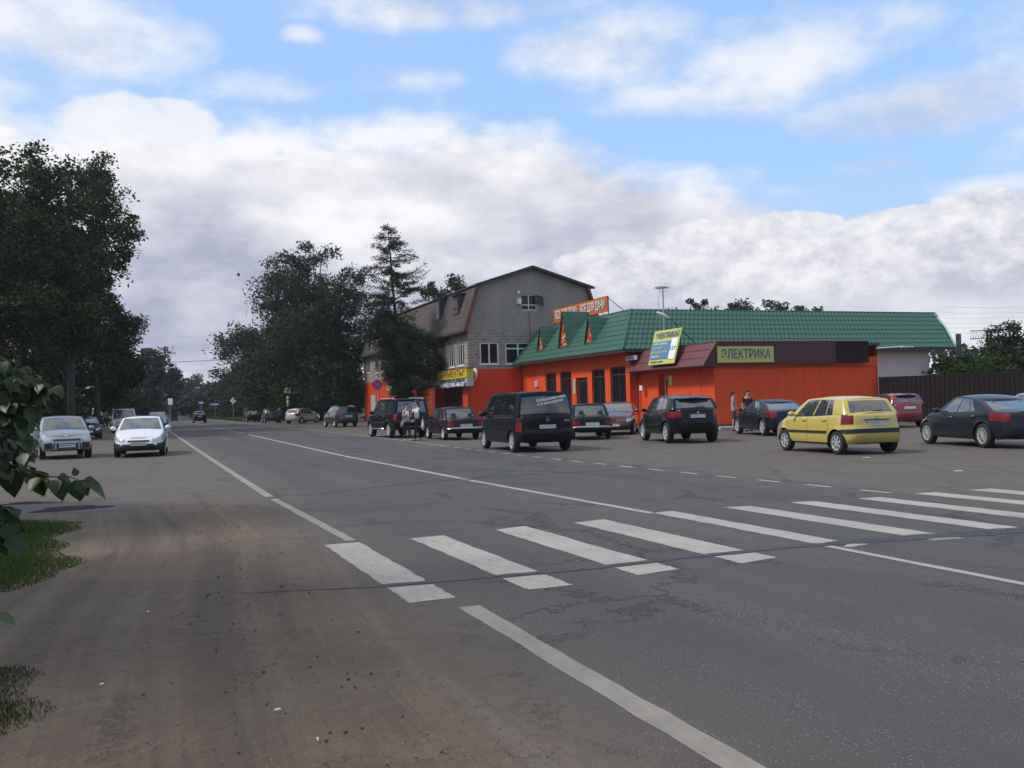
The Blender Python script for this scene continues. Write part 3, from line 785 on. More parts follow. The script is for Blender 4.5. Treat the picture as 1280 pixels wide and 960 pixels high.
def build_car(name, label, cat, P, X, Yp, yaw, paintm, group=None, plate=None, detail=2):
    root = thing(name, label, cat, (X, Yp, 0.008), math.radians(yaw), group)
    V, F, I = car_body(P)
    a, b_ = I['a'], I['b']; zB = I['zB']; H = P['H']
    glass = M['glass_clear'] if P.get('see') else M['glass']
    bm = P.get('bumpmat') or paintm
    mats = {'body': paintm, 'roof': P.get('roofmat') or paintm, 'bonnet': paintm, 'boot_lid': paintm, 'tailgate': paintm, 'bumper_f': bm, 'bumper_r': bm, 'windscreen': glass, 'rear_window': P.get('rglass') or glass, 'head_f0': M['clear_lens'], 'head_f1': M['clear_lens'],
            'tail0': M['red_lens'], 'tail1': M['red_lens'], 'tailc0': M['clear_lens'], 'tailc1': M['clear_lens'], 'ind0': M['amber_lens'], 'ind1': M['amber_lens'], 'seam': M['car_black_trim'], 'liner': M['under_black'], 'grille': M['car_black_trim'], 'sill': P.get('sillmat') or M['car_black_trim'], 'intake': M['car_black_trim'], 'band': M['car_black_trim'], 'trimlow': M['car_black_trim'], 'garnish': M['chrome']}
    names = {'bumper_f': 'bumper', 'bumper_r': 'bumper', 'head_f0': 'headlight', 'head_f1': 'headlight', 'tail0': 'tail_light', 'tail1': 'tail_light', 'tailc0': 'reversing_light', 'tailc1': 'reversing_light', 'ind0': 'indicator', 'ind1': 'indicator', 'seam': 'seal', 'liner': 'underbody', 'intake': 'air_intake', 'band': 'bumper_strip', 'trimlow': 'lower_cladding', 'garnish': 'chrome_strip'}
    for k, fs in F.items():
        if k.startswith('side_window'): o = faces_obj('side_window', V, fs, P.get('sglass') or glass, root)
        elif k.startswith('door'): o = faces_obj('door', V, fs, paintm, root)
        else:
            push = .008 if k[:4] in ('head', 'tail', 'ind0', 'ind1') and k != 'tailgate' else (.004 if k in ('band',) else 0)
            faces_obj(names.get(k, k), V, fs, mats[k], root, k not in ('liner',), push)
    wd = P.get('tw', .2)
    for sx in (I['xf'], I['xr']):
        for sy in (1, -1): wheel(root, sx, sy * (b_ - .015), P['R'], wd, P.get('rim', 'five'), P.get('rimmat') or M['rim_silver'])
    # licence plates
    V0 = I['V']
    def endx(z, front):
        i = 0 if front else len(I['cols']) - 1
        best = None
        for j in range(I['nrw'] - 1):
            p, q = V0[I['vid'](i, j, 0)], V0[I['vid'](i, j + 1, 0)]
            if p[2] <= z <= q[2]: t = (z - p[2]) / max(1e-6, q[2] - p[2]); return p[0] + (q[0] - p[0]) * t
        return V0[I['vid'](i, 5, 0)][0]
    for front, zz in ((True, P.get('pf')), (False, P.get('pr'))):
        if zz is None: continue
        if detail < 1 : continue
        sg = 1 if front else -1
        x = max(endx(zz - .05, front) * sg, endx(zz + .05, front) * sg) * sg + sg * .012
        pb = MB(); pb.box(x - .008, x + .008, -.26, .26, zz - .056, zz + .056)
        pl = pb.build('licence_plate', M['plate_white'], root)
        if plate and detail > 1:
            text_obj('plate_writing', plate[0], .098, M['ink'], pl, (x + sg * .009, sg * -.06, zz), (0, sg, 0), (0, 0, 1), .001, .34)
            text_obj('plate_writing', plate[1], .065, M['ink'], pl, (x + sg * .009, sg * .205, zz + .01), (0, sg, 0), (0, 0, 1), .001)
            fb = MB(); fb.box(x + sg * .0082 - .001, x + sg * .0082 + .001, sg * .145 - .003, sg * .145 + .003, zz - .056, zz + .056); fb.build('plate_divider', M['ink'], pl)
    # mirrors
    for sg in (1, -1):
        mx_, my_ = P['cowl'] - P.get('mirx', .42), sg * (b_ + .07); mz = zB(mx_) + .07
        mb = MB(); s_ = P.get('mirs', 1.0)
        mb.ball((mx_, my_, mz), (.07 * s_, .10 * s_, .075 * s_), 10, 6); mb.tube([(mx_, sg * (b_ * .93), mz - .04), (mx_, my_, mz - .03)], .022, 6)
        mb.build('door_mirror', P.get('mirmat') or paintm, root, True)
    if detail > 0:
        for hx in P.get('handles', []):
            for sg in (1, -1):
                z = P.get('hz', zB(hx) - .12); yb = b_ * (1 - .01)
                h = MB(); h.tube([(hx + .09, sg * (yb - .01), z), (hx + .07, sg * (yb + .022), z), (hx - .07, sg * (yb + .022), z), (hx - .09, sg * (yb - .01), z)], .014, 6)
                h.build('door_handle', P.get('hmat') or paintm, root, True)
    if P.get('moulding'):
        z0, x0, x1 = P['moulding']
        for sg in (1, -1):
            for (p, q) in ((x0, P['seams'][1] + .01), (P['seams'][1] - .01, x1)):
                mb = MB(); mb.rbox(((p + q) / 2, sg * (b_ + .004), z0), ((p - q) / 2, 0, 0), (0, .012, 0), (0, 0, .032)); mb.build('side_moulding', M['car_black_trim'], root)
    # wipers and cowl
    mb = MB(); x0, y0, z0 = I['gpt']('F', .5, .06)
    for yy in (-.28, .25):
        mb.tube([(I['gpt']('F', abs(yy) / b_, 0)[0] + .02, yy, zB(P['cowl']) + .05), (I['gpt']('F', .2, .12)[0] + .03, yy + .5, I['gpt']('F', .5, .07)[2] + .012)], .008, 5)
    mb.build('wiper', M['car_black_trim'], root)
    if P.get('rwiper'):
        mb = MB(); p0 = I['gpt']('R', 0, .08); p1 = I['gpt']('R', .3, .2)
        mb.tube([(p0[0] - .03, 0, p0[2]), (p1[0] - .03, -.32, p1[2] - .02)], .009, 5); mb.build('wiper', M['car_black_trim'], root)
    if P.get('spoiler'):
        p = I['gpt']('R', 0, 1); q = I['gpt']('R', .8, 1)
        mb = MB(); mb.slab([(p[0] + .12, -q[1], q[2] + .012), (p[0] + .12, q[1], q[2] + .012), (q[0] - .14, q[1] * .95, q[2] - .03), (p[0] - .20, 0, p[2] - .015), (q[0] - .14, -q[1] * .95, q[2] - .03)], (0, 0, .035))
        mb.build('roof_spoiler', paintm, root, False)
    if P.get('antenna'):
        p = I['gpt']('S', P['antenna'], 1); mb = MB(); mb.tube([(p[0], 0, H - .01), (p[0] - .12, 0, H + .22)], [.008, .004], 5); mb.ball((p[0], 0, H - .005), (.04, .025, .02), 8, 4); mb.build('antenna', M['car_black_trim'], root)
    if P.get('rails'):
        for sg in (1, -1):
            pts = [(I['gpt']('S', s, 1)[0], sg * (I['gpt']('S', s, 1)[1] - .02), I['gpt']('S', s, 1)[2] + (.02 if s in (.12, .92) else .065)) for s in (.12, .17, .5, .87, .92)]
            mb = MB(); mb.tube(pts, .018, 6); mb.build('roof_rail', P.get('railmat') or M['rim_silver'], root, True)
    # seats seen through the glass
    if P.get('see'):
        mb = MB(); mb.box(P['rearbase'] + .15, P['cowl'] - .25, -b_ * .80, b_ * .80, zB(0) - .42, zB(0) - .36); 
        mb.box(P['cowl'] - .5, P['cowl'] - .15, -b_ * .82, b_ * .82, zB(P['cowl']) - .25, zB(P['cowl']) - .03); mb.build('dashboard', M['seat_cloth'], root)
        sx0 = P['cowl'] - 1.25
        for sx, yy in ((sx0, .36), (sx0, -.36), (sx0 - .9, .38), (sx0 - .9, -.38)):
            mb = MB(); mb.ball((sx, yy, zB(0) - .12), (.10, .25, .30), 12, 8); mb.ball((sx - .06, yy, zB(0) + .20), (.05, .12, .08), 10, 6); mb.build('seat', M['seat_cloth'], root, True)
    if P.get('extra'): P['extra'](root, I)
    return root

def keyfn(hl=(.60, .90, .55, .22), tl=(.60, .92, .74, .18), bt=.50, brt=None, doors=(), grille=(.62, .80, .5), intake=(.16, .36, .55), band=None, sill=.10, tailgate=.80, seamsx=(), low=None, tailc=None, a=2.0, ind=None):
    brt = brt or bt
    def key(reg, x, fy, f, z, side):
        s = str(side)
        if reg == 'F' or (reg == 'S' and x > a - .42):
            if hl and hl[0] < f < hl[1] and ((reg == 'F' and fy > hl[2]) or (reg == 'S' and x > a - hl[3] - .2)): return 'head_f' + s
            if reg == 'F' and grille and grille[0] < f < grille[1] and fy < grille[2]: return 'grille'
            if reg == 'F' and intake and intake[0] < f < intake[1] and fy < intake[2]: return 'intake'
            if f < bt and (reg == 'F' or x > a - .36): return 'bumper_f'
            return 'body'
        if reg == 'R' or (reg == 'S' and x < -a + .42):
            if tl and tl[0] < f < tl[1] and ((reg == 'R' and fy > tl[2]) or (reg == 'S' and x < -a + tl[3] + .08)):
                if tailc and tailc[0] < f < tailc[1] and (reg == 'R' and fy < tailc[2]): return 'tailc' + s
                return 'tail' + s
            if band and band[0] < f < band[1]: return 'band'
            if f < brt and (reg == 'R' or x < -a + .36): return 'bumper_r'
            if reg == 'R' and fy < tailgate: return 'tailgate'
            return 'body'
        if low and f < low: return 'trimlow'
        if f < sill: return 'sill'
        for k, (x1, x0) in enumerate(doors):
            if x0 < x < x1: return 'door%d%d' % (side, k)
        return 'body'
    return key

def params(L, Wd, H, wb, R, xfw, belt, cowl, rearbase, rooff, roofr, wins, seams, **kw):
    P = dict(L=L, W=Wd, H=H, wb=wb, R=R, xfw=xfw, belt=belt, cowl=cowl, rearbase=rearbase, rooff=rooff, roofr=roofr, wins=wins, seams=seams)
    kk = kw.pop('k', {})
    P.update(kw)
    doors = [(seams[i], seams[i + 1]) for i in range(len(seams) - 1)]
    P['key'] = keyfn(a=L / 2, doors=doors, **kk)
    return P

BOXI = dict(insF=[.08, .03, .01, 0, 0, 0, .0, .005, .01, .012, .016, .02, .03, .05], insR=[.08, .03, .01, 0, 0, 0, 0, .003, .006, .01, .012, .015, .02, .035], insW=[.06, .03, .01, .003, 0, 0, 0, .003, .006, .01, .016, .022, .03, .05], nf=14, nr=14)
PM = {}
PM['yellow'] = paint('yellow_paint', (0.52, 0.41, 0.085), .0, .32)
PM['slate'] = paint('slate_paint', (0.018, 0.024, 0.032), .3)
PM['black'] = paint('black_paint', (0.008, 0.008, 0.010), .2)
PM['vanblack'] = paint('van_black_paint', (0.008, 0.008, 0.010), .1, .4)
PM['brown'] = paint('brown_paint', (0.028, 0.019, 0.023), .2)
PM['navy'] = paint('dark_blue_paint', (0.010, 0.014, 0.026), .3)
PM['green'] = paint('dark_green_paint', (0.010, 0.018, 0.020), .2)
PM['maroon'] = paint('maroon_paint', (0.055, 0.007, 0.012), .3)
PM['red'] = paint('red_paint', (0.20, 0.010, 0.018), .2)
PM['white'] = paint('white_car_paint', (0.72, 0.74, 0.76), .0)
PM['iceblue'] = paint('ice_blue_paint', (0.27, 0.30, 0.345), .5)
PM['beige'] = paint('silver_beige_paint', (0.50, 0.48, 0.44), .4)
PM['silver'] = paint('silver_paint', (0.40, 0.42, 0.45), .5)
PM['graphite'] = paint('graphite_paint', (0.03, 0.033, 0.04), .3)
PM['blue'] = paint('blue_paint', (0.06, 0.13, 0.32), .4)
T = {}
T['getz'] = params(3.82, 1.66, 1.50, 2.455, .295, 1.14, [(1.91, .70), (1.6, .80), (1.0, .95), (0, .97), (-1.4, 1.02), (-1.91, 1.02)], 1.02, -1.72, .22, -1.48, [(.10, .43), (.455, .67), (.685, .79)], [.98, -.02, -.98], zb=.24, insR=[.10, .05, .02, 0, 0, 0, 0, .02, .03, .035, .04, .05, .06, .10],
    k=dict(tl=(.66, .97, .74, .10), band=(.34, .50), bt=.5, brt=.34, tailgate=.74, hl=(.6, .92, .55, .16), tailc=(.60, .97, .80)), pf=.42, pr=.78, handles=[.12, -.82], hz=.87, moulding=(.56, .96, -.94), rim='seven', see=True, antenna=None, rwiper=True, hmat=PM['yellow'], bowr=.05, sag=.05, gt=.77, rearwin=(.04, .9, .86), tw=.18)
T['sedan'] = params(4.58, 1.80, 1.43, 2.72, .325, 1.40, [(2.29, .62), (1.9, .74), (1.1, .92), (0, .93), (-1.5, .98), (-2.29, .93)], 1.12, -1.68, .28, -.98, [(.10, .40), (.425, .66), (.68, .76)], [1.05, -.05, -1.12], zb=.22, sedan=True, nf=4, nr=5,
    k=dict(tl=(.68, .93, .68, .06), bt=.5, brt=.55, tailgate=.56, hl=(.6, .9, .5, .2)), pf=.38, pr=.72, handles=[.10, -.95], rim='multi', see=True, bowr=.12, bowf=.2, sag=.07, gt=.72, peak=.25, hmat=M['chrome'], moulding=None)
T['cruze'] = dict(T['sedan']); T['cruze'].update(rim='five', R=.335)
T['lada'] = params(4.13, 1.62, 1.44, 2.42, .29, 1.27, [(2.06, .80), (1.2, .88), (.8, .90), (0, .90), (-1.4, .90), (-2.06, .86)], .80, -1.32, .34, -.92, [(.08, .40), (.425, .68), (.70, .82)], [.86, 0, -.95], zb=.26, sedan=True, gb=.93, gt=.80, sag=.02, bowf=.06, bowr=.03, crown=.03,
    k=dict(tl=(.46, .80, .62, -.1), bt=.32, brt=.30, tailgate=.6, hl=(.5, .85, .5, -.1), grille=(.5, .85, .5), intake=None), pf=.5, pr=.62, handles=[.12, -.85], rim='steel', see=True, hmat=M['chrome'], tw=.17, **BOXI)
T['van'] = params(4.75, 1.90, 1.90, 3.1, .325, 1.50, [(2.37, .82), (2.15, .98), (1.75, 1.12), (1, 1.12), (-1.5, 1.14), (-2.37, 1.12)], 1.72, -2.26, 1.02, -2.18, [(.09, .27), (.30, .60), (.62, .90)], [1.42, .45, -.75], zb=.27, gb=.955, gt=.84, sag=.03, bowf=.16, bowr=.06, nr=10,
    k=dict(tl=(.42, .72, .86, -.05), bt=.42, brt=.34, tailgate=.88, hl=(.5, .8, .5, .1)), pf=.42, pr=.78, handles=[.6], hz=.95, rim='five', rearwin=(.08, .84, .9), see=False, darkB=False, R_=0, mirs=1.35, mirmat=M['car_black_trim'], insR=[.10, .04, .0, -.02, -.02, -.01, 0, 0, 0, 0, .005, .01, .015, .04])
T['ix35'] = params(4.41, 1.82, 1.66, 2.64, .355, 1.32, [(2.2, .84), (1.9, .94), (1.2, 1.06), (.3, 1.07), (-1.2, 1.16), (-2.2, 1.16)], 1.22, -1.98, .45, -1.74, [(.10, .38), (.405, .62), (.64, .80)], [1.12, .02, -.98], zb=.30, nf=4, nr=4.5, arch=.07, flare=.02,
    k=dict(tl=(.68, .90, .60, .16), bt=.46, brt=.44, tailgate=.72, hl=(.6, .9, .5, .25), low=.14), pf=.5, pr=.92, handles=[.15, -.85], rim='five', see=True, spoiler=True, antenna=.9, bowr=.09, bowf=.18, sag=.06, peak=.3, gt=.79, rearwin=(.10, .82, .84), rwiper=True, hmat=M['chrome'], tw=.22)
T['suvbig'] = params(4.8, 1.88, 1.90, 2.79, .375, 1.45, [(2.4, .96), (2.1, 1.06), (1.3, 1.14), (.3, 1.15), (-2.4, 1.18)], 1.30, -2.16, .72, -2.05, [(.09, .36), (.385, .60), (.64, .92)], [1.2, .15, -.9], zb=.36, nf=6, nr=9, arch=.08, flare=.03, gb=.93, gt=.80,
    k=dict(tl=(.56, .98, .85, -.02), bt=.42, brt=.40, tailgate=.84, hl=(.6, .9, .5, .15), low=.16), pf=.6, pr=.80, handles=[.3, -.7], rim='six', see=True, rails=True, spoiler=True, bowr=.05, sag=.03, rearwin=(.10, .86, .84), hmat=M['chrome'], tw=.25, mirs=1.2)
T['fusion'] = params(4.02, 1.71, 1.53, 2.49, .305, 1.22, [(2.01, .78), (1.75, .87), (1.1, .98), (0, .99), (-1.4, 1.04), (-2.01, 1.04)], 1.08, -1.82, .32, -1.62, [(.10, .41), (.435, .66), (.68, .80)], [1.02, 0, -.98], zb=.26, nf=5.5,
    k=dict(tl=(.7, .99, .8, .05), bt=.5, brt=.45, tailgate=.78, hl=(.66, .90, .62, .18), grille=(.66, .86, .50), intake=(.12, .52, .56)), pf=.46, pr=.78, handles=[.12, -.85], rim='seven', see=True, bowr=.05, sag=.04, gt=.76, rails=False)
T['avensis'] = params(4.5, 1.71, 1.43, 2.63, .31, 1.36, [(2.25, .66), (1.9, .76), (1.15, .92), (0, .93), (-1.5, .97), (-2.25, .95)], 1.12, -1.7, .25, -1.1, [(.10, .40), (.425, .66), (.68, .76)], [1.05, -.05, -1.12], zb=.20, sedan=True, nf=4.5, nr=5,
    k=dict(tl=(.58, .9, .6, .2), bt=.52, brt=.5, tailgate=.56, hl=(.62, .88, .50, .14), grille=(.66, .84, .40), intake=(.10, .26, .5)), pf=.46, pr=.72, handles=[.1, -.95], rim='steel', see=True, bowf=.2, bowr=.1, sag=.07, gt=.72, peak=.25, bumpmat=M['car_black_trim'], mirs=1.15)
T['mazda'] = params(4.40, 1.75, 1.46, 2.64, .32, 1.38, [(2.2, .68), (1.9, .80), (1.15, .96), (0, .97), (-1.5, 1.02), (-2.2, 1.02)], 1.15, -1.8, .25, -1.4, [(.10, .40), (.425, .66), (.68, .78)], [1.05, -.05, -1.05], zb=.20, nf=3.6, nr=5,
    k=dict(tl=(.62, .9, .62, .2), bt=.55, brt=.5, tailgate=.7, hl=(.64, .88, .60, .30), grille=(.60, .70, .42), intake=(.12, .34, .5)), pf=.44, pr=.75, handles=[.1, -.95], rim='five', see=True, bowf=.22, sag=.07, gt=.73)
T['smallhatch'] = params(3.62, 1.63, 1.52, 2.4, .29, 1.10, [(1.81, .76), (1.5, .86), (1.0, .97), (0, .98), (-1.3, 1.04), (-1.81, 1.04)], 1.02, -1.66, .3, -1.48, [(.10, .43), (.455, .70), (.72, .80)], [.95, -.05, -.95], zb=.24, nr=5,
    k=dict(tl=(.60, .97, .84, .0), bt=.5, brt=.42, tailgate=.8), pf=.42, pr=.86, handles=[.1, -.8], rim='seven', see=True, spoiler=True, bowr=.06, rearwin=(.08, .86, .84), tw=.17, antenna=.3)
T['wagon'] = params(4.50, 1.78, 1.62, 2.6, .33, 1.35, [(2.25, .80), (1.9, .9), (1.2, 1.0), (0, 1.0), (-2.25, 1.06)], 1.2, -2.0, .4, -1.85, [(.10, .36), (.385, .62), (.65, .90)], [1.1, 0, -1.0], zb=.28, nr=8,
    k=dict(tl=(.58, .95, .80, .1), bt=.5, brt=.46, tailgate=.8, low=.12), pf=.46, pr=.84, handles=[.1, -.85], rim='five', see=False, rails=True, bowr=.06, sag=.04, rearwin=(.08, .86, .86))
T['sx4'] = params(4.12, 1.73, 1.57, 2.5, .31, 1.22, [(2.06, .78), (1.75, .88), (1.15, 1.0), (0, 1.0), (-1.4, 1.06), (-2.06, 1.04)], 1.18, -1.85, .35, -1.5, [(.12, .42), (.445, .68), (.70, .82)], [1.02, 0, -1.0], zb=.26, nr=5,
    k=dict(tl=(.64, .97, .72, .12), bt=.5, brt=.42, tailgate=.74), pf=.46, pr=.80, handles=[.1, -.85], rim='five', see=True, bowr=.08, bowf=.2, sag=.07, rearwin=(.06, .86, .86))

def extra_van(root, I):
    a = I['a']; xb = -a - .002
    p = I['gpt']('R', 0, .42); q = I['gpt']('R', 0, .62)
    gl = M['white_paint']
    n = Vector((p[2] - q[2], 0, 0))
    up = Vector((q[0] - p[0], 0, q[2] - p[2])).normalized(); 
    rd = (Vector((0, -1, 0)) * math.cos(math.radians(9)) + up * math.sin(math.radians(9))).normalized(); u2 = (up * math.cos(math.radians(9)) - Vector((0, -1, 0)) * math.sin(math.radians(9)))
    win = [o for o in root.children if o.name.startswith('rear_window')][0]
    text_obj('window_writing', 'Служба доставки и сервис', .115, gl, win, (q[0] - .03, -.18, q[2] + .045), rd, u2, .003, .98, bold=.003)
    text_obj('window_writing', 'не за деньги работаем', .115, gl, win, (q[0] - .035, -.15, q[2] - .075), rd, u2, .003, .88, bold=.003)
    b = MB(); b.lathe([(0, .048), (0, .058), (-.008, .058), (-.008, .048)], 'x', 18, (xb - .006, 0, .99), True)
    for k in range(3):
        t = math.pi / 2 + 2 * math.pi * k / 3; b.rbox((xb - .008, math.cos(t) * .024, .99 + math.sin(t) * .024), (.004, 0, 0), (0, math.cos(t) * .025, math.sin(t) * .025), (0, -math.sin(t) * .005, math.cos(t) * .005))
    b.build('emblem', M['chrome'], root)
    b = MB(); b.rbox((xb - .004, -.62, .95), (.004, 0, 0), (0, .09, 0), (0, 0, .018)); b.build('badge', M['chrome'], root)
def extra_lada(chrome_z=.50, sticker=False):
    def f(root, I):
        a, b_ = I['a'], I['b']
        for sg in (1, -1):
            b = MB(); b.tube([(sg * (a - .25), -b_ - .01, chrome_z), (sg * (a + .02), -b_ + .01, chrome_z), (sg * (a + .07), -b_ * .8, chrome_z), (sg * (a + .07), b_ * .8, chrome_z), (sg * (a + .02), b_ - .01, chrome_z), (sg * (a - .25), b_ + .01, chrome_z)], .045, 8)
            b.build('bumper', M['chrome'], root, True)
        if sticker:
            p = I['gpt']('R', .5, .2); b = MB(); b.rbox((p[0] - .02, -.42, p[2]), (.004, 0, .004), (0, .15, 0), (-.02, 0, .045))
            b.build('window_sticker', M['white_paint'], root)
    return f
def extra_getz(root, I):
    b = MB(); b.lathe([(0, .02), (0, .04), (-.01, .04), (-.01, .02)], 'x', 14, (-I['a'] + .02, 0, .92), True); b.rbox((-I['a'] + .015, 0, .92), (.006, 0, 0), (0, .03, 0), (0, 0, .006)); b.build('emblem', M['chrome'], root)
    b = MB(); b.box(-I['a'] - .006, -I['a'] + .06, -.36, .36, .868, .885); b.build('plate_recess', M['car_black_trim'], root)
def extra_mazda(root, I):
    b = MB(); b.lathe([(0, .055), (0, .075), (.012, .075), (.012, .055)], 'x', 18, (I['a'] - .03, 0, .66), True); b.rbox((I['a'] - .02, 0, .66), (.006, 0, 0), (0, .05, .015), (0, -.004, .008)); b.rbox((I['a'] - .02, .03, .67), (.006, 0, 0), (0, .03, .02), (0, -.004, .008)); b.build('emblem', M['chrome'], root)
def extra_fusion(root, I):
    b = MB(); b.ball((I['a'] - .02, 0, .80), (.02, .07, .03), 12, 6); b.build('emblem', M['chrome'], root, True)
    for yy in (.37, -.37):
        b = MB(); b.rbox((I['a'] + .0, yy, .46), (.02, 0, 0), (0, .035, 0), (0, 0, .13)); b.build('bumper_guard', PM['iceblue'], root)
    for sg in (1, -1):
        b = MB(); b.rbox((I['a'] - .03, sg * .60, .47), (.02, 0, 0), (0, .12, 0), (0, 0, .10)); b.build('fog_light_recess', M['car_black_trim'], root)
def extra_avensis(root, I):
    b = MB(); b.rbox((I['a'] - .02, 0, .655), (.012, 0, 0), (0, .26, 0), (0, 0, .008)); b.build('grille_trim', M['chrome'], root)
    for sg in (1, -1):
        b = MB(); b.ball((I['a'] - .04, sg * .55, .42), (.03, .05, .04), 8, 6); b.build('fog_light', M['clear_lens'], root, True)
def extra_suv(root, I):
    a, b_ = I['a'], I['b']
    for sg in (1, -1):
        b = MB(); b.tube([(.95, sg * (b_ + .02), .42), (-.85, sg * (b_ + .02), .42)], .045, 6); b.build('running_board', M['chrome'], root, True)
        b = MB(); b.rbox((0.1, sg * (b_ + .002), .74), (1.0, 0, 0), (0, .008, 0), (0, 0, .035)); b.build('side_moulding', M['chrome'], root)
    b = MB(); b.rbox((-a - .01, 0, .52), (.02, 0, 0), (0, .5, 0), (0, 0, .03)); b.build('bumper_strip', M['chrome'], root)
def extra_ix(root, I):
    b = MB(); b.ball((-I['a'] + .02, 0, 1.03), (.015, .05, .028), 12, 6); b.build('emblem', M['chrome'], root, True)
def car(T_, pm, **kw):
    P = dict(T[T_]); P.update(kw); return P
g = 'cars parked in front of the shops'; g2 = 'cars parked along the left shoulder'
def PL(key_, name, label, cat, T_, pm, X, Yp, yaw, group, plate, detail=2, **kw):
    P = dict(T[T_]); P.update(kw); return build_car(name, label, cat, P, X, Yp, yaw, PM[pm], group, plate, detail)
PL(0, 'hatchback_car', 'small bright yellow hatchback parked in the forecourt with black side mouldings', 'car', 'getz', 'yellow', 8.62, 25.86, 104.8, g, ('Т507ЕС', '97'), extra=extra_getz)
PL(0, 'sedan_car', 'dark slate saloon car cut by the right edge, chrome door handles', 'car', 'sedan', 'slate', 13.15, 26.90, 96.4, g, ('К284НА', '90'))
PL(0, 'minivan', 'black panel minivan with slanting white writing on its rear window', 'van', 'van', 'vanblack', 0.33, 31.55, 107.8, g, ('А653УВ', '150'), extra=extra_van)
PL(0, 'boxy_sedan_car', 'old boxy brown saloon with chrome bumper, behind the two women', 'car', 'lada', 'brown', -2.72, 42.86, 110.8, g, ('Е720МР', '50'), extra=extra_lada(.50, True))
PL(0, 'crossover_car', 'black crossover with red tail lights parked beside the orange kiosk door', 'car', 'ix35', 'black', 5.90, 34.57, 99.3, g, ('С418ТУ', '190'), extra=extra_ix)
PL(0, 'sedan_car', 'dark blue saloon half hidden behind the yellow hatchback', 'car', 'cruze', 'navy', 10.27, 38.32, 97, g, ('Н132АУ', '50'), 1)
PL(0, 'off_road_car', 'tall black off-road car with chrome running boards and silver roof rails', 'car', 'suvbig', 'black', -5.75, 47.61, 116.2, g, ('В905КЕ', '77'), extra=extra_suv)
PL(0, 'boxy_sedan_car', 'old dark green boxy saloon mostly hidden by the black minivan', 'car', 'lada', 'green', 3.03, 39.51, 92, g, ('О361СМ', '50'), extra=extra_lada(.50))
PL(0, 'hatchback_car', 'maroon car facing the road with round chrome emblem, left of the black crossover', 'car', 'mazda', 'maroon', 4.75, 43.6, -101, g, ('Р077ЕН', '199'), extra=extra_mazda)
PL(0, 'hatchback_car', 'dark red small hatchback behind the yellow one by the brown fence', 'car', 'smallhatch', 'red', 16.9, 43.2, 98, g, ('М555ОК', '50'), 1)
PL(0, 'sedan_car', 'pale silver saloon, only its roof shows beyond the slate one', 'car', 'avensis', 'silver', 19.9, 36.5, 100, g, None, 0)
PL(0, 'sedan_car', 'white saloon with black front bumper standing nearest the road edge', 'car', 'avensis', 'white', -13.6, 35.2, -72, g2, ('Х594КА', '97'), extra=extra_avensis, mirs=1.05)
PL(0, 'hatchback_car', 'pale blue hatchback with chunky front bumper, beside the white saloon', 'car', 'fusion', 'iceblue', -16.45, 35.0, -60, g2, ('Н893КВ', '199'), extra=extra_fusion)
PL(0, 'sedan_car', 'black saloon in the shade of the left trees', 'car', 'avensis', 'black', -26.9, 60.4, -62, g2, ('У218ОР', '90'), 1)
PL(0, 'off_road_car', 'silver off-road car parked behind the white saloon', 'car', 'suvbig', 'silver', -30.6, 75.5, -66, g2, ('К440ММ', '50'), 1)
PL(0, 'hatchback_car', 'light blue car farthest back on the left shoulder', 'car', 'sx4', 'blue', -32.4, 87.5, -68, g2, None, 0)
PL(0, 'hatchback_car', 'silver car almost hidden behind the leafy lilac twigs', 'car', 'sx4', 'silver', -26.6, 50.5, -40, g2, None, 0)
PL(0, 'estate_car', 'graphite estate car with roof rails at the end of the building', 'car', 'wagon', 'graphite', -13.53, 75.28, 116.9, g, ('С204МУ', '50'), 1, rim='steel')
PL(0, 'hatchback_car', 'silver beige hatchback parked side-on under the big willows', 'car', 'sx4', 'beige', -21.39, 97.76, 64.5, g, ('Т119НК', '50'), 1)
PL(0, 'crossover_car', 'grey crossover with a man beside it near the bus stop sign', 'car', 'ix35', 'graphite', -26.94, 107.06, 110.4, g, None, 0)
PL(0, 'boxy_sedan_car', 'dark green saloon farthest along the right verge', 'car', 'lada', 'green', -31.86, 117.04, 113.9, g, None, 0)
PL(0, 'off_road_car', 'black off-road car in the shade behind the farthest parked saloon', 'car', 'suvbig', 'black', -30.9, 126.5, 112, g, None, 0)
PL(0, 'hatchback_car', 'black hatchback driving away down the middle of the road', 'car', 'smallhatch', 'black', -40.36, 123.59, 112, None, ('А301ХО', '50'), 1)

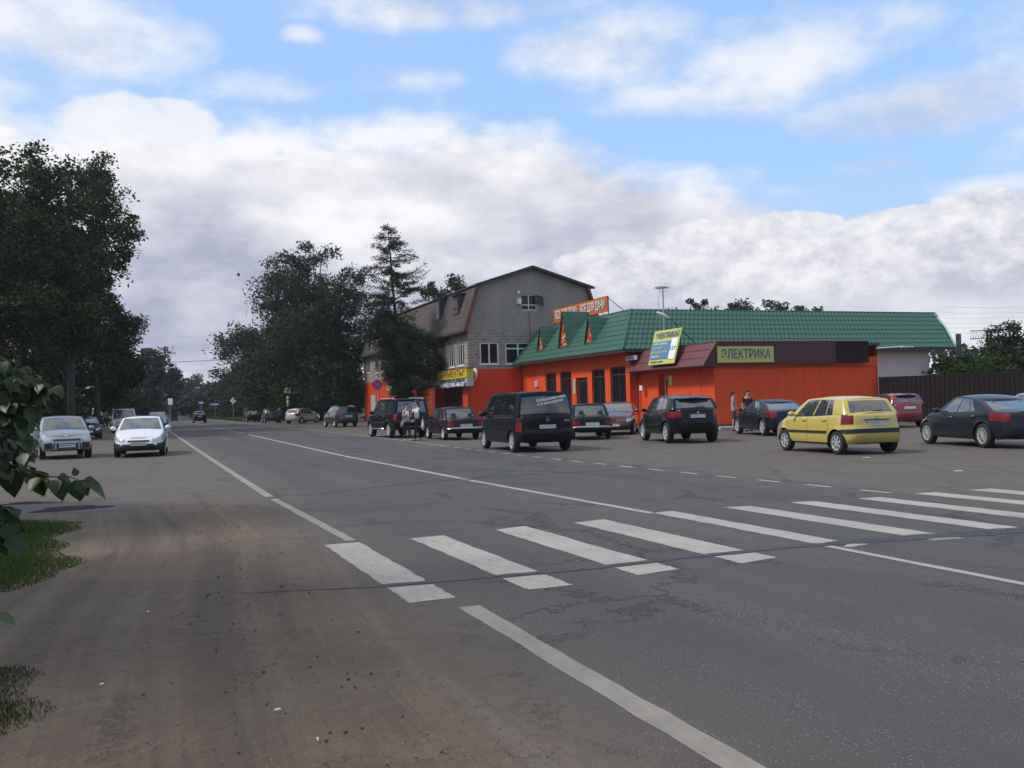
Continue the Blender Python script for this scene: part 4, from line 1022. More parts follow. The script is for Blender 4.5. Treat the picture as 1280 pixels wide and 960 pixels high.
# ================================================================ BUILDINGS (absolute road-frame coordinates u, v, z)
def facade_mat(name, col, rough=.85, var=.12, streak=.25, kind=None, tint=None):
    mt, nt, b = newmat(name); o = tex(nt); X_, Y_, Z_ = separate(nt, o)
    n1 = noise(nt, o, .6, 4, .6); n2 = noise(nt, o, 4, 5, .65)
    st = noise(nt, combine(nt, X_ * 3 + Y_ * 3, 0.0, Z_ * .25), 1.2, 4, .6)
    c = scalec(nt, col, 1 + (n1 - .5) * (2 * var) + (n2 - .5) * var + (st - .5) * -streak)
    h = n2
    along = X_ + Y_
    if kind == 'block':
        br = nt.nodes.new('ShaderNodeTexBrick'); nt.links.new(combine(nt, along, Z_, 0.0), br.inputs['Vector'])
        br.inputs['Scale'].default_value = 1; br.inputs['Brick Width'].default_value = .42; br.inputs['Row Height'].default_value = .21; br.inputs['Mortar Size'].default_value = .016
        br.inputs['Color1'].default_value = (.72, .72, .72, 1); br.inputs['Color2'].default_value = (1.12, 1.12, 1.12, 1); br.inputs['Mortar'].default_value = (1.55, 1.5, 1.42, 1); br.inputs['Bias'].default_value = -.1
        c = mixc(nt, 1.0, c, br.outputs['Color'], 'MULTIPLY')
    if kind == 'siding':
        f = (Z_ * (1 / .19)).fract(); ln = f.step(.10, .0)
        c = mixc(nt, ln * .75, c, tuple(x * .25 for x in col)); h = f
    if kind == 'ribs':
        f = (along * (1 / .16)).fract(); ln = (f - .5).abs().step(.30, .5)
        c = mixc(nt, ln * .5, c, tuple(x * .3 for x in col)); h = (f - .5).abs()
    if kind == 'shingle':
        br = nt.nodes.new('ShaderNodeTexBrick'); nt.links.new(combine(nt, along, Z_, 0.0), br.inputs['Vector'])
        br.inputs['Scale'].default_value = 1; br.inputs['Brick Width'].default_value = .75; br.inputs['Row Height'].default_value = .42; br.inputs['Mortar Size'].default_value = .02
        br.inputs['Color1'].default_value = (.8, .8, .8, 1); br.inputs['Color2'].default_value = (1.15, 1.15, 1.15, 1); br.inputs['Mortar'].default_value = (.35, .35, .35, 1)
        c = mixc(nt, 1.0, c, br.outputs['Color'], 'MULTIPLY')
    sp = ((0.42 - Z_) * 2.2 + (n2 - .5) * 1.6 + (st - .5) * 1.2).clamp() * .55
    if kind != 'shingle': c = mixc(nt, sp, c, (0.09, 0.075, 0.062))
    nt.links.new(c, b.inputs['Base Color']); b.inputs['Roughness'].default_value = rough
    bump(nt, b, h, .5, .02 if kind in ('siding', 'ribs') else .012)
    return mt
M['block'] = facade_mat('grey_blockwork', (0.27, 0.24, 0.205), kind='block')
M['plaster'] = facade_mat('rough_grey_plaster', (0.28, 0.25, 0.215), var=.40)
M['siding'] = facade_mat('orange_siding', (0.60, 0.052, 0.006), .6, kind='siding')
M['orange'] = facade_mat('orange_render', (0.68, 0.070, 0.006), .8, var=.14, streak=.45)
M['shingle'] = facade_mat('grey_brown_roofing', (0.085, 0.066, 0.058), .8, kind='shingle')
M['brownroof'] = facade_mat('dark_brown_metal', (0.045, 0.032, 0.030), .5)
M['redtrim'] = facade_mat('dark_red_trim', (0.15, 0.030, 0.025), .6)
M['greenroof'] = facade_mat('green_metal_tile', (0.020, 0.092, 0.062), .55, var=.10, streak=.3)
M['maroonroof'] = facade_mat('maroon_metal_sheet', (0.115, 0.022, 0.030), .45, var=.12)
M['maroonflat'] = facade_mat('maroon_fascia', (0.075, 0.014, 0.016), .5, kind='ribs')
M['fence'] = facade_mat('dark_brown_sheet_fence', (0.014, 0.006, 0.004), .9, kind='ribs')
M['pink'] = facade_mat('pale_render', (0.58, 0.48, 0.42), .85)
mk('frame_white', (0.7, 0.7, 0.7), .5); mk('frame_dark', (0.03, 0.028, 0.026), .5); mk('galv', (0.35, 0.36, 0.37), .5, .5); mk('steel_dark', (0.04, 0.042, 0.045), .5, .3)
mk('sign_yellow', (0.50, 0.50, 0.13), .5, var=.08); mk('sign_yellow2', (0.58, 0.46, 0.03), .5, var=.1); mk('sign_blue', (0.07, 0.20, 0.36), .5, var=.1); mk('letter_blue', (0.03, 0.09, 0.20), .5)
mk('sign_orange', (0.60, 0.13, 0.02), .5, var=.1); mk('letter_white', (0.78, 0.78, 0.76), .5); mk('letter_red', (0.25, 0.03, 0.02), .5); mk('letter_dark', (0.02, 0.03, 0.06), .5); mk('sign_grey', (0.38, 0.42, 0.44), .5, var=.3, sc=6); mk('letter_yellow', (.6, .6, .2), .5)
mk('bitumen', (0.06, 0.06, 0.062), .9)
mk('grey_door', (0.40, 0.40, 0.38), .6)

def broot(name, label, cat, u, v, group=None):
    p = W(u, v, 0); r = thing(name, label, cat, p, YAW, group); r['_o'] = (u, v); return r
def bb(mb, name, mats, root, smooth=False):
    o = root
    while o.parent is not None: o = o.parent
    u, v = o['_o']
    return mb.build(name, mats, root, smooth, (u, v, 0))
def P3(plane, c, a, z): return (c, a, z) if plane == 'u' else (a, c, z)
def wall(mb, plane, c, a0, a1, z0, z1, holes=(), d=.16):
    As = sorted({a0, a1} | {h[0] for h in holes} | {h[1] for h in holes}); Zs = sorted({z0, z1} | {h[2] for h in holes} | {h[3] for h in holes})
    for i in range(len(As) - 1):
        for j in range(len(Zs) - 1):
            am, zm = (As[i] + As[i + 1]) / 2, (Zs[j] + Zs[j + 1]) / 2
            if any(h[0] < am < h[1] and h[2] < zm < h[3] for h in holes): continue
            mb.poly([P3(plane, c, As[i], Zs[j]), P3(plane, c, As[i + 1], Zs[j]), P3(plane, c, As[i + 1], Zs[j + 1]), P3(plane, c, As[i], Zs[j + 1])])
    for h in holes:
        x0, x1, y0, y1 = h[:4]
        for (p, q) in (((x0, y0), (x1, y0)), ((x1, y0), (x1, y1)), ((x1, y1), (x0, y1)), ((x0, y1), (x0, y0))):
            mb.poly([P3(plane, c, *p), P3(plane, c, *q), P3(plane, c + d, *q), P3(plane, c + d, *p)])
def bar(mb, plane, c0, c1, a0, a1, z0, z1):
    if plane == 'u': mb.box(c0, c1, a0, a1, z0, z1)
    else: mb.box(a0, a1, c0, c1, z0, z1)
def window(root, plane, c, h, mat, nv=1, trans=None, d=.16, fw=.07, sill=None, name='window', gm=None):
    x0, x1, z0, z1 = h[:4]; f = MB(); c0, c1 = c + d * .35, c + d * .8
    bar(f, plane, c0, c1, x0, x1, z0, z0 + fw); bar(f, plane, c0, c1, x0, x1, z1 - fw, z1); bar(f, plane, c0, c1, x0, x0 + fw, z0 + fw, z1 - fw); bar(f, plane, c0, c1, x1 - fw, x1, z0 + fw, z1 - fw)
    for k in range(nv):
        xm = x0 + (x1 - x0) * (k + 1) / (nv + 1); bar(f, plane, c0 + .005, c1 - .005, xm - fw * .5, xm + fw * .5, z0 + fw, z1 - fw)
    if trans: bar(f, plane, c0 + .008, c1 - .008, x0 + fw, x1 - fw, trans - fw * .5, trans + fw * .5)
    o = bb(f, name, mat, root)
    g_ = MB(); bar(g_, plane, c + d * .55, c + d * .6, x0 + .01, x1 - .01, z0 + .01, z1 - .01); bb(g_, 'pane', gm or M['bglass'], o)
    if sill:
        s_ = MB(); bar(s_, plane, c - .06, c + .10, x0 - .06, x1 + .06, z0 - .05, z0 - .002); bb(s_, 'sill', M['frame_white'], o)
    return o
def hole_u(c, pxl, pyt, pxr, pyb):     # pixel box seen on a wall of constant u -> (v0, v1, z0, z1)
    v0, zt = on_u(pxl, pyt, c); v1, zb_ = on_u(pxr, pyb, c); va, vb = sorted((v0, v1)); return (va, vb, zb_, zt)
def hole_v(c, pxl, pyt, pxr, pyb):
    u0, zt = on_v(pxl, pyt, c); u1, zb_ = on_v(pxr, pyb, c); return (u0, u1, zb_, zt)

# ---------------- the grey block building with the gambrel roof
U1, V1, WG, VE = 21.17, 62.86, 9.95, 95.9
ZE, ZBK, ZP, ZO = 6.63, 9.72, 11.05, 3.92
gb = broot('grey_building', 'unfinished grey blockwork building with gambrel roof and orange clad ground floor', 'building', U1, V1)
gw1 = hole_v(V1, 599.5, 428, 624, 455.5); gw2 = hole_v(V1, 631.5, 428, 664, 455)
sw = [hole_u(U1, 560, 432.5, 568.4, 459), hole_u(U1, 571, 430.5, 580.3, 457)]
fw_ = [hole_u(U1, 458, 452, 462.5, 466), hole_u(U1, 469, 451, 473.5, 466), hole_u(U1, 476.2, 450, 480.2, 465), hole_u(U1, 484, 449, 488.5, 464), (88.0 - 14, 89.2 - 14, sw[0][2], sw[0][3]), (71.5, 73.2, sw[0][2], sw[0][3])]
fw_ = [(h[0], h[1], max(h[2], ZO + .4), h[3]) for h in fw_]
b = MB(); wall(b, 'v', V1, U1, U1 + WG, ZO, ZE, [gw1, gw2]); wall(b, 'u', U1, V1, VE, ZO, ZE, sw + fw_)
b.poly([(U1 + WG, V1, 0), (U1 + WG, VE, 0), (U1 + WG, VE, ZE), (U1 + WG, V1, ZE)]); b.poly([(U1, VE, 0), (U1 + WG, VE, 0), (U1 + WG, VE, ZE), (U1, VE, ZE)])
bb(b, 'wall', M['block'], gb)
ent = hole_u(U1, 530, 484, 579, 505); ent = (ent[0], ent[1], 0.02, ent[3])
b = MB(); wall(b, 'u', U1 - .02, V1 - .02, VE, 0.0, ZO, [ent], 1.8); wall(b, 'v', V1 - .02, U1 - .02, U1 + WG, 0.0, ZO); b.poly([(U1 - .02, V1 - .02, ZO), (U1 + .2, V1 - .02, ZO), (U1 + .2, VE, ZO), (U1 - .02, VE, ZO)])
bb(b, 'ground_floor_cladding', M['siding'], gb)
b = MB(); b.box(U1 + 1.7, U1 + 1.78, ent[0], ent[1], 0, ent[3]); bb(b, 'entrance_back', M['brownroof'], gb)
b = MB(); b.box(U1 + 1.6, U1 + 1.69, ent[0] + 2, ent[0] + 3.2, 0.02, 2.2); dr = bb(b, 'door', M['frame_dark'], gb)
# gable above the eaves, with its barred window
iw = 1.0; bl, brr, um = U1 + .75, U1 + WG - .75, U1 + WG / 2 - .1
uw = hole_v(V1, 651, 368, 671.5, 388)
b = MB(); u0, u1, z0, z1 = uw
yy = V1 + .01
tL = ZBK + (u0 - bl) / (um - bl) * (ZP - ZBK); tR = ZBK + (u1 - bl) / (um - bl) * (ZP - ZBK) if u1 < um else ZP - (u1 - um) / (brr - um) * (ZP - ZBK)
b.poly([(U1, yy, ZE), (u0, yy, ZE), (u0, yy, tL), (bl, yy, ZBK)])
b.poly([(u1, yy, ZE), (U1 + WG, yy, ZE), (brr, yy, ZBK)] + ([(um, yy, ZP)] if u1 < um else []) + [(u1, yy, tR)])
b.poly([(u0, yy, ZE), (u1, yy, ZE), (u1, yy, z0), (u0, yy, z0)])
b.poly([(u0, yy, z1), (u1, yy, z1), (u1, yy, tR)] + ([(um, yy, ZP)] if u0 < um < u1 else []) + [(u0, yy, tL)])
for (p, q) in (((u0, z0), (u1, z0)), ((u1, z0), (u1, z1)), ((u1, z1), (u0, z1)), ((u0, z1), (u0, z0))): b.poly([(p[0], yy, p[1]), (q[0], yy, q[1]), (q[0], yy + .2, q[1]), (p[0], yy + .2, p[1])])
bb(b, 'gable_wall', M['plaster'], gb)
window(gb, 'v', V1 + .03, uw, M['frame_white'], 1, z0 + (z1 - z0) * .35, d=.2, fw=.06)
b = MB(); b.slab([(u1 - .25, V1 - .02, z0 + .6), (u1 + .35, V1 - .35, z0 + .25), (u1 + .35, V1 - .35, z1 - .2), (u1 - .1, V1 - .02, z1)], (.0, .03, 0)); bb(b, 'shutter', M['frame_dark'], gb)
window(gb, 'v', V1, gw1, M['frame_white'], 1, fw=.10, sill=True); window(gb, 'v', V1, gw2, M['frame_white'], 1, gw2[2] + (gw2[3] - gw2[2]) * .72, fw=.10, sill=True)
for h in sw: window(gb, 'u', U1, h, M['frame_white'], 2, sill=True, fw=.09)
for h in fw_: window(gb, 'u', U1, h, M['frame_white'], 1, sill=True, fw=.08)
b = MB(); bar(b, 'v', V1 - .30, V1 - .02, *[hole_v(V1, 645.5, 373.5, 650, 380)[i] for i in (0, 1)], *[hole_v(V1, 645.5, 373.5, 650, 380)[i] for i in (2, 3)]); bb(b, 'air_conditioner', M['white_paint'], gb)
uu, zz = on_v(646.5, 367, V1); b = MB(); b.tube([(uu, V1, zz - .2), (uu, V1 - .25, zz - .1), (uu - .05, V1 - .35, zz)], .03, 6); b.ball((uu - .05, V1 - .38, zz + .03), (.1, .14, .12), 8, 6); bb(b, 'floodlight', M['white_paint'], gb)
uu, zz = on_v(661, 390, V1); b = MB(); b.tube([(uu, V1 - .03, zz), (uu + .05, V1 - .03, ZE - .4), (uu + .02, V1 - .03, ZO + .3)], .018, 5); bb(b, 'cable', M['ink'], gb)
# roof: lower slopes, upper slopes, eaves
b = MB(); ov = .35
b.slab([(U1 - .35, V1 - ov, ZE - .10), (U1 - .35, VE, ZE - .10), (bl - .05, VE, ZBK), (bl - .05, V1 - ov, ZBK)], (-.05, 0, .03))
b.slab([(U1 + WG + .35, V1 - ov, ZE - .10), (U1 + WG + .35, VE, ZE - .10), (brr + .05, VE, ZBK), (brr + .05, V1 - ov, ZBK)], (.05, 0, .03))
bb(b, 'roof', M['shingle'], gb)
b = MB()
b.slab([(bl - .25, V1 - ov - .05, ZBK - .02), (bl - .25, VE, ZBK - .02), (um, VE, ZP + .05), (um, V1 - ov - .05, ZP + .05)], (0, 0, .09))
b.slab([(brr + .45, V1 - ov - .05, ZBK - .06), (brr + .45, VE, ZBK - .06), (um + .002, VE, ZP + .05), (um + .002, V1 - ov - .05, ZP + .05)], (0, 0, .09))
bb(b, 'roof', M['shingle'], gb)
b = MB()
b.slab([(bl - .25, V1 - ov - .08, ZBK + .08), (um, V1 - ov - .08, ZP + .15), (um, V1 - ov - .08, ZP - .05), (bl - .25, V1 - ov - .08, ZBK - .12)], (0, .05, 0))
b.slab([(brr + .47, V1 - ov - .08, ZBK + .05), (um, V1 - ov - .08, ZP + .15), (um, V1 - ov - .08, ZP - .05), (brr + .47, V1 - ov - .08, ZBK - .15)], (0, .05, 0))
bb(b, 'barge_board', M['steel_dark'], gb)
b = MB()
for sgn, e0, e1 in ((1, U1 - .40, bl - .08), (-1, U1 + WG + .40, brr + .08)):
    b = MB(); b.slab([(e0, V1 - ov - .06, ZE - .1), (e1, V1 - ov - .06, ZBK - .02), (e1 + .22 * sgn, V1 - ov - .06, ZBK - .02), (e0 + .22 * sgn, V1 - ov - .06, ZE - .1)], (0, .05, 0)); bb(b, 'verge_trim', M['redtrim'], gb)
b = MB(); b.box(U1 - .5, U1 - .35, V1 - ov, VE, ZE - .22, ZE - .08); b.box(U1 - .35, U1 + .02, V1 - ov, VE, ZE - .16, ZE - .12); bb(b, 'gutter', M['steel_dark'], gb)
# dormers in the lower slope
for (xa, yt, xb, yb) in ((544, 376, 550.6, 401), (565.6, 371, 574, 394)):
    ud = U1 + .02; v_, z_ = on_u(xa, yt, ud); v2_, z2_ = on_u(xb, yb, ud); va, vb = sorted((v_, v2_))
    b = MB(); b.box(ud, ud + 1.0, va, vb, z2_, z_); d_ = bb(b, 'dormer', M['brownroof'], gb)
    b = MB(); b.box(ud - .04, ud - .01, va + .15, vb - .15, z2_ + .2, z_ - .2); bb(b, 'dormer_window', M['bglass'], d_)
    b = MB(); b.slab([(ud - .15, va - .1, z_), (ud - .15, vb + .1, z_), (ud + 1.1, vb + .1, z_ + .15), (ud + 1.1, va - .1, z_ + .15)], (0, 0, .06)); bb(b, 'dormer_roof', M['shingle'], d_)
# cross gable flush with the street side
ga, gz = on_u(464, 440, U1 - .03); gv0 = ga - 6.5; gm_ = (ga + gv0) / 2
b = MB(); h = hole_u(U1 - .03, 470, 404, 476.5, 422)
pk = ZBK + .3
b.poly([(U1 - .03, ga, ZE - .2), (U1 - .03, ga - .7, 9.0), (U1 - .03, gm_, pk), (U1 - .03, gv0 + .7, 9.0), (U1 - .03, gv0, ZE - .2)])
bb(b, 'gable_wall', M['plaster'], gb)
b = MB()
for p, q in (((ga + .15, ZE - .25), (ga - .6, 9.05)), ((ga - .6, 9.05), (gm_, pk + .1)), ((gm_, pk + .1), (gv0 + .6, 9.05)), ((gv0 + .6, 9.05), (gv0 - .15, ZE - .25))):
    b.slab([(U1 - .3, p[0], p[1]), (U1 - .3, q[0], q[1]), (U1 + 2.6, q[0], q[1]), (U1 + 2.6, p[0], p[1])], (0, 0, .07))
bb(b, 'dormer_roof', M['shingle'], gb)
b = MB(); b.box(U1 - .07, U1 - .05, h[0], h[1], h[2], h[3]); o_ = bb(b, 'window', M['frame_dark'], gb); b = MB(); b.box(U1 - .09, U1 - .075, h[0] + .1, h[1] - .1, h[2] + .1, h[3] - .1); bb(b, 'pane', M['bglass'], o_)

# signs of the tool shop
def panel_u(root, u, pxl, pyt, pxr, pyb, mat, name='board', th=.08):
    h = hole_u(u, pxl, pyt, pxr, pyb); b = MB(); b.box(u, u + th, *h); return bb(b, name, mat, root), h
def txt_u(parent, root, body, u, vc, z, size, mat, width=None, **kw):
    o = root['_o']; return text_obj('lettering', body, size, mat, parent, (u - o[0], vc - o[1], z), (0, -1, 0), (0, 0, 1), .006, width, **kw)
us = U1 - .55
vR, zT = on_u(583, 460.5, us); vL = on_u(514, 466, us)[0]; zB_ = on_u(583, 471.8, us)[1]
ts = broot('shop_sign', 'long yellow signboard of the tool shop with dark lettering', 'sign', us, vR)
b = MB(); b.box(us, us + .5, vR, vL, zB_, zT); o_ = bb(b, 'board', M['sign_yellow2'], ts)
b = MB(); b.box(us + .002, us + .5, vR - .05, vL + .05, zT, zT + .06); bb(b, 'top_trim', M['redtrim'], ts)
txt_u(o_, ts, 'МАГАЗИН "ИНСТРУМЕНТЫ"', us - .01, (vR + vL) / 2, (zB_ + zT) / 2, .62, M['letter_red'], (vL - vR) * .94, bold=.006)
zC = on_u(583, 482.5, us)[1]
ds = broot('shop_sign', 'grey and blue delivery banner under the yellow signboard', 'sign', us, vR)
b = MB(); b.box(us + .05, us + .5, vR, vL - .3, zC, zB_ - .004); o_ = bb(b, 'board', M['sign_grey'], ds)
b = MB(); b.box(us + .03, us + .046, vR + .2, vL - 1.2, zC + .02, zC + (zB_ - zC) * .42); bb(b, 'blue_band', M['letter_blue'], ds)
vw = vL - vR
txt_u(o_, ds, 'ДОСТАВКА', us + .03, vR + vw * .68, zC + (zB_ - zC) * .68, .46, M['letter_white'], vw * .30, bold=.01)
txt_u(o_, ds, '8(495) 545-48-07', us + .015, vR + vw * .24, zC + (zB_ - zC) * .24, .40, M['letter_white'], vw * .40, bold=.01)
txt_u(o_, ds, 'электро и бензо', us + .03, vR + vw * .24, zC + (zB_ - zC) * .82, .26, M['letter_dark'], vw * .40)
txt_u(o_, ds, 'инструмент', us + .03, vR + vw * .24, zC + (zB_ - zC) * .58, .26, M['letter_dark'], vw * .40)
txt_u(o_, ds, 'НАСОСЫ', us + .015, vR + vw * .68, zC + (zB_ - zC) * .24, .30, M['letter_yellow'], vw * .28)
for k in range(2):
    b = MB(); vv = vR + .4 + k * (vw - 1.2); b.tube([(us + .25, vv, 0), (us + .25, vv, zC)], .05, 6); bb(b, 'post', M['steel_dark'], ds)
# round white sign on the gable corner
uu, zz = on_v(592.5, 468, V1 - .4); rs = broot('round_sign', 'round white and red sign projecting from the orange corner', 'sign', uu, V1 - .3)
b = MB(); b.lathe([(-.06, .01), (-.06, .42), (.06, .42), (.06, .01)], 'x', 24, (uu, V1 - .5, zz)); bb(b, 'disc', M['letter_white'], rs)
b = MB(); b.lathe([(-.07, .12), (-.07, .26), (-.061, .26), (-.061, .12)], 'x', 24, (uu, V1 - .5, zz)); bb(b, 'ring', M['letter_red'], rs)
b = MB(); b.tube([(uu, V1 - .1, zz + .2), (uu, V1 + .0, zz + .2)], .03, 5); b.tube([(uu, V1 - .1, zz - .2), (uu, V1 + .0, zz - .2)], .03, 5); bb(b, 'bracket', M['steel_dark'], rs)
# red slanting boards with rows of writing by the entrance
h = hole_u(U1 - 1.6, 523, 487, 543, 506); sb = broot('advertising_board', 'dark red board with rows of lettering beside the entrance', 'sign', U1 - 1.6, h[0])
b = MB(); b.slab([(U1 - 1.6, h[0], .6), (U1 - 1.6, h[1], .6), (U1 - 1.6, h[1] + .2, h[3]), (U1 - 1.6, h[0] - .1, h[3])], (.06, 0, 0)); o_ = bb(b, 'board', M['letter_red'], sb)
for k, t_ in enumerate(('КРАСКИ', 'ЗАМКИ', 'ДРЕЛИ', 'ПИЛЫ', 'ГВОЗДИ')): txt_u(o_, sb, t_, U1 - 1.61, (h[0] + h[1]) / 2, h[3] - .28 - k * .36, .26, M['sign_orange'], (h[1] - h[0]) * (.8 - .06 * k))
b = MB(); b.tube([(U1 - 1.57, h[0], 0), (U1 - 1.57, h[0] - .1, h[3])], .04, 6); b.tube([(U1 - 1.57, h[1], 0), (U1 - 1.57, h[1] + .1, h[3])], .04, 6); bb(b, 'post', M['redtrim'], sb)
# blue and yellow posters left of the larch trunk
for (xa, ya, xb, yb, mm, lab, ll) in ((484, 468, 492, 482, 'sign_blue', 'blue poster with a yellow patch on the wall left of the larch trunk', 1), (484, 483, 492.5, 490, 'sign_yellow', 'small yellow notice under the blue poster', 0), (499, 470, 504, 488, 'sign_yellow', 'narrow pale poster right of the larch trunk', 0), (507, 474.5, 512.5, 480.5, 'sign_orange', 'small orange square sign near the yellow signboard', 0)):
    uq = U1 - .25; h = hole_u(uq, xa, ya, xb, yb); r_ = broot('poster', lab, 'poster', uq, h[0]); b = MB(); b.box(uq, uq + .2, *h); o_ = bb(b, 'board', M[mm], r_)
    if ll:
        b = MB(); b.box(uq - .012, uq - .002, h[0] + .2, h[0] + (h[1] - h[0]) * .55, h[2] + (h[3] - h[2]) * .4, h[3] - .2); bb(b, 'patch', M['sign_yellow'], r_)
    txt_u(o_, r_, 'СКИДКИ' if ll else 'ЦЕНЫ', uq - .02, (h[0] + h[1]) / 2, h[2] + (h[3] - h[2]) * .22, .25, M['letter_white'] if ll else M['letter_blue'], (h[1] - h[0]) * .8)
h = hole_u(U1 - .08, 463.5, 494, 469.5, 512); b = MB(); b.box(U1 - .08, U1 - .03, h[0], h[1], 0.1, h[3]); bb(b, 'door', M['grey_door'], gb)

# ---------------- the orange shop with the green mansard roof
EU, EV, EZ, TZ = 24.37, 46.07, 4.25, 6.70
WU, WV = 25.12, 46.85
sh = broot('orange_shop', 'low orange shop with green metal tile mansard roof facing the forecourt', 'shop', WU, WV)
VL_ = 62.75; UR = 47.6
wins_ = [hole_u(WU, 682, 467, 696, 505), hole_u(WU, 700, 465.5, 715, 505), hole_u(WU, 720, 472.5, 735, 505), hole_u(WU, 739.5, 462.3, 757, 505), hole_u(WU, 762.5, 459.3, 783, 505)]
wins_ = [(h[0], h[1], [.9, .9, .06, .5, .5][i], h[3]) for i, h in enumerate(wins_)]
b = MB(); wall(b, 'u', WU, WV, VL_ - .1, 0, EZ + .15, wins_, .3)
b.poly([(WU, VL_ - .1, 0), (UR, VL_ - .1, 0), (UR, VL_ - .1, EZ), (WU, VL_ - .1, EZ)])
b.poly([(WU, WV, 0), (35.5, WV, 0), (35.5, WV, EZ + .15), (WU, WV, EZ + .15)])
bb(b, 'wall', M['orange'], sh)
b = MB(); b.poly([(35.5, WV, 0), (UR - 1.2, WV, 0), (UR - 1.2, WV, EZ + .1), (35.5, WV, EZ + .1)]); b.poly([(UR - 1.2, WV, 0), (UR - 1.2, VL_, 0), (UR - 1.2, VL_, EZ + .1), (UR - 1.2, WV, EZ + .1)]); bb(b, 'rear_wall', M['pink'], sh)
for i, h in enumerate(wins_):
    if i == 2:
        b = MB(); b.box(WU + .14, WU + .24, h[0], h[1], h[2], h[3]); d_ = bb(b, 'door', M['frame_dark'], sh)
        b = MB(); b.box(WU + .12, WU + .138, h[0] + .25, h[1] - .25, .5, h[3] - .25); bb(b, 'pane', M['bglass'], d_)
        b = MB(); b.tube([(WU + .08, h[0] + .15, .9), (WU + .08, h[0] + .15, 1.3)], .02, 6); bb(b, 'handle', M['chrome'], d_)
    else: window(sh, 'u', WU, h, M['frame_dark'], 0 if i < 2 else 1, h[3] - .45, d=.3, fw=.10)
def tiles(mb, bl_, br_, tr_, tl_, n, out, lift=.035, wave=.02, per=.19):
    bl_, br_, tr_, tl_ = map(Vector, (bl_, br_, tr_, tl_)); out = Vector(out).normalized()
    L_ = (br_ - bl_).length; nu = max(2, int(L_ / (per / 4)))
    for r_ in range(n):
        f0, f1 = r_ / n, (r_ + 1) / n
        rows = []
        for f, lf in ((f0, 0.0), (f0, lift), (f1, 0.004)):
            a_ = bl_ + (tl_ - bl_) * f; c_ = br_ + (tr_ - br_) * f
            rows.append([a_ + (c_ - a_) * (i / nu) + out * (lf + (wave * (.5 + .5 * math.sin(2 * math.pi * i / 4.0 + .4)) if lf else 0)) for i in range(nu + 1)])
        n0 = len(mb.v); mb.v += [tuple(p) for row in rows for p in row]
        for k in range(2):
            for i in range(nu): mb.f.append([n0 + k * (nu + 1) + i, n0 + k * (nu + 1) + i + 1, n0 + (k + 1) * (nu + 1) + i + 1, n0 + (k + 1) * (nu + 1) + i]); mb.mi.append(0)
TU, TV = EU + 2.15, EV + 3.0
VLt = 62.6
b = MB()
tiles(b, (EU, VLt, EZ), (EU, EV, EZ), (TU, TV, TZ), (TU, VLt, TZ), 8, (-1, 0, .88), .028, .02, .30)
bb(b, 'roof', M['greenroof'], sh, False)
b = MB()
tiles(b, (EU, EV, EZ), (UR + .2, EV, EZ), (UR + 1.7, TV, TZ), (TU, TV, TZ), 8, (0, -1, 1.1), .030, .045, .30)
bb(b, 'roof', M['greenroof'], sh, False)
b = MB(); b.box(TU - .02, UR + 1.6, TV - .02, VLt, TZ - .12, TZ - .01); bb(b, 'flat_roof', M['bitumen'], sh)
b = MB(); b.tube([(EU - .02, EV - .02, EZ + .06), (TU, TV, TZ + .06)], .055, 6); b.tube([(TU, TV, TZ + .02), (TU, VLt, TZ + .02)], .05, 6); b.tube([(TU, TV, TZ + .02), (UR + 1.7, TV, TZ + .02)], .05, 6); bb(b, 'ridge_cap', M['greenroof'], sh, True)
mk('pale_green_trim', (0.25, 0.45, 0.38), .5)
b = MB(); b.tube([(UR + .2, EV, EZ + .05), (UR + .9, EV + 1.4, EZ + 1.35), (UR + 1.45, TV - .3, TZ - .25), (UR + 1.6, TV, TZ + .05)], .06, 6); bb(b, 'verge_trim', M['pale_green_trim'], sh, True)
b = MB(); b.poly([(UR + .2, EV, EZ), (UR + 1.7, TV, TZ), (UR + 1.7, VLt, TZ), (UR + .2, VLt, EZ)]); bb(b, 'roof_end', M['greenroof'], sh)
b = MB(); b.box(EU + .05, WU, EV + .7, VLt, EZ - .05, EZ - .02); b.box(EU + .05, UR, EV + .05, WV, EZ - .05, EZ - .02); b.slab([(EU, VLt, EZ - .16), (EU, EV, EZ - .16), (EU, EV, EZ - .01), (EU, VLt, EZ - .01)], (.03, 0, 0)); b.slab([(EU + .031, EV, EZ - .14), (UR + .2, EV, EZ - .14), (UR + .2, EV, EZ - .01), (EU + .031, EV, EZ - .01)], (0, .03, 0)); bb(b, 'soffit', M['brownroof'], sh)
# triangular dormers with pictures
def picture_mat(name):
    mt, nt, b = newmat(name); o = tex(nt)
    vn = nt.nodes.new('ShaderNodeTexVoronoi'); vn.inputs['Scale'].default_value = 6.5; nt.links.new(o, vn.inputs['Vector'])
    r = nt.nodes.new('ShaderNodeValToRGB'); sx = separate(nt, vn.outputs['Color']); nt.links.new(sx[0].k, r.inputs[0])
    els = r.color_ramp.elements; els[0].color = (.45, .06, .02, 1); els[1].position = .45; els[1].color = (.5, .12, .03, 1)
    for p_, c_ in ((.55, (.02, .02, .02, 1)), (.66, (.6, .55, .5, 1)), (.78, (.35, .03, .03, 1)), (.9, (.6, .45, .08, 1))): e = els.new(p_); e.color = c_
    r.color_ramp.interpolation = 'CONSTANT'; nt.links.new(r.outputs[0], b.inputs['Base Color']); return mt
M['picture'] = picture_mat('painted_goods_picture')
slope = (TZ - EZ) / (TU - EU)
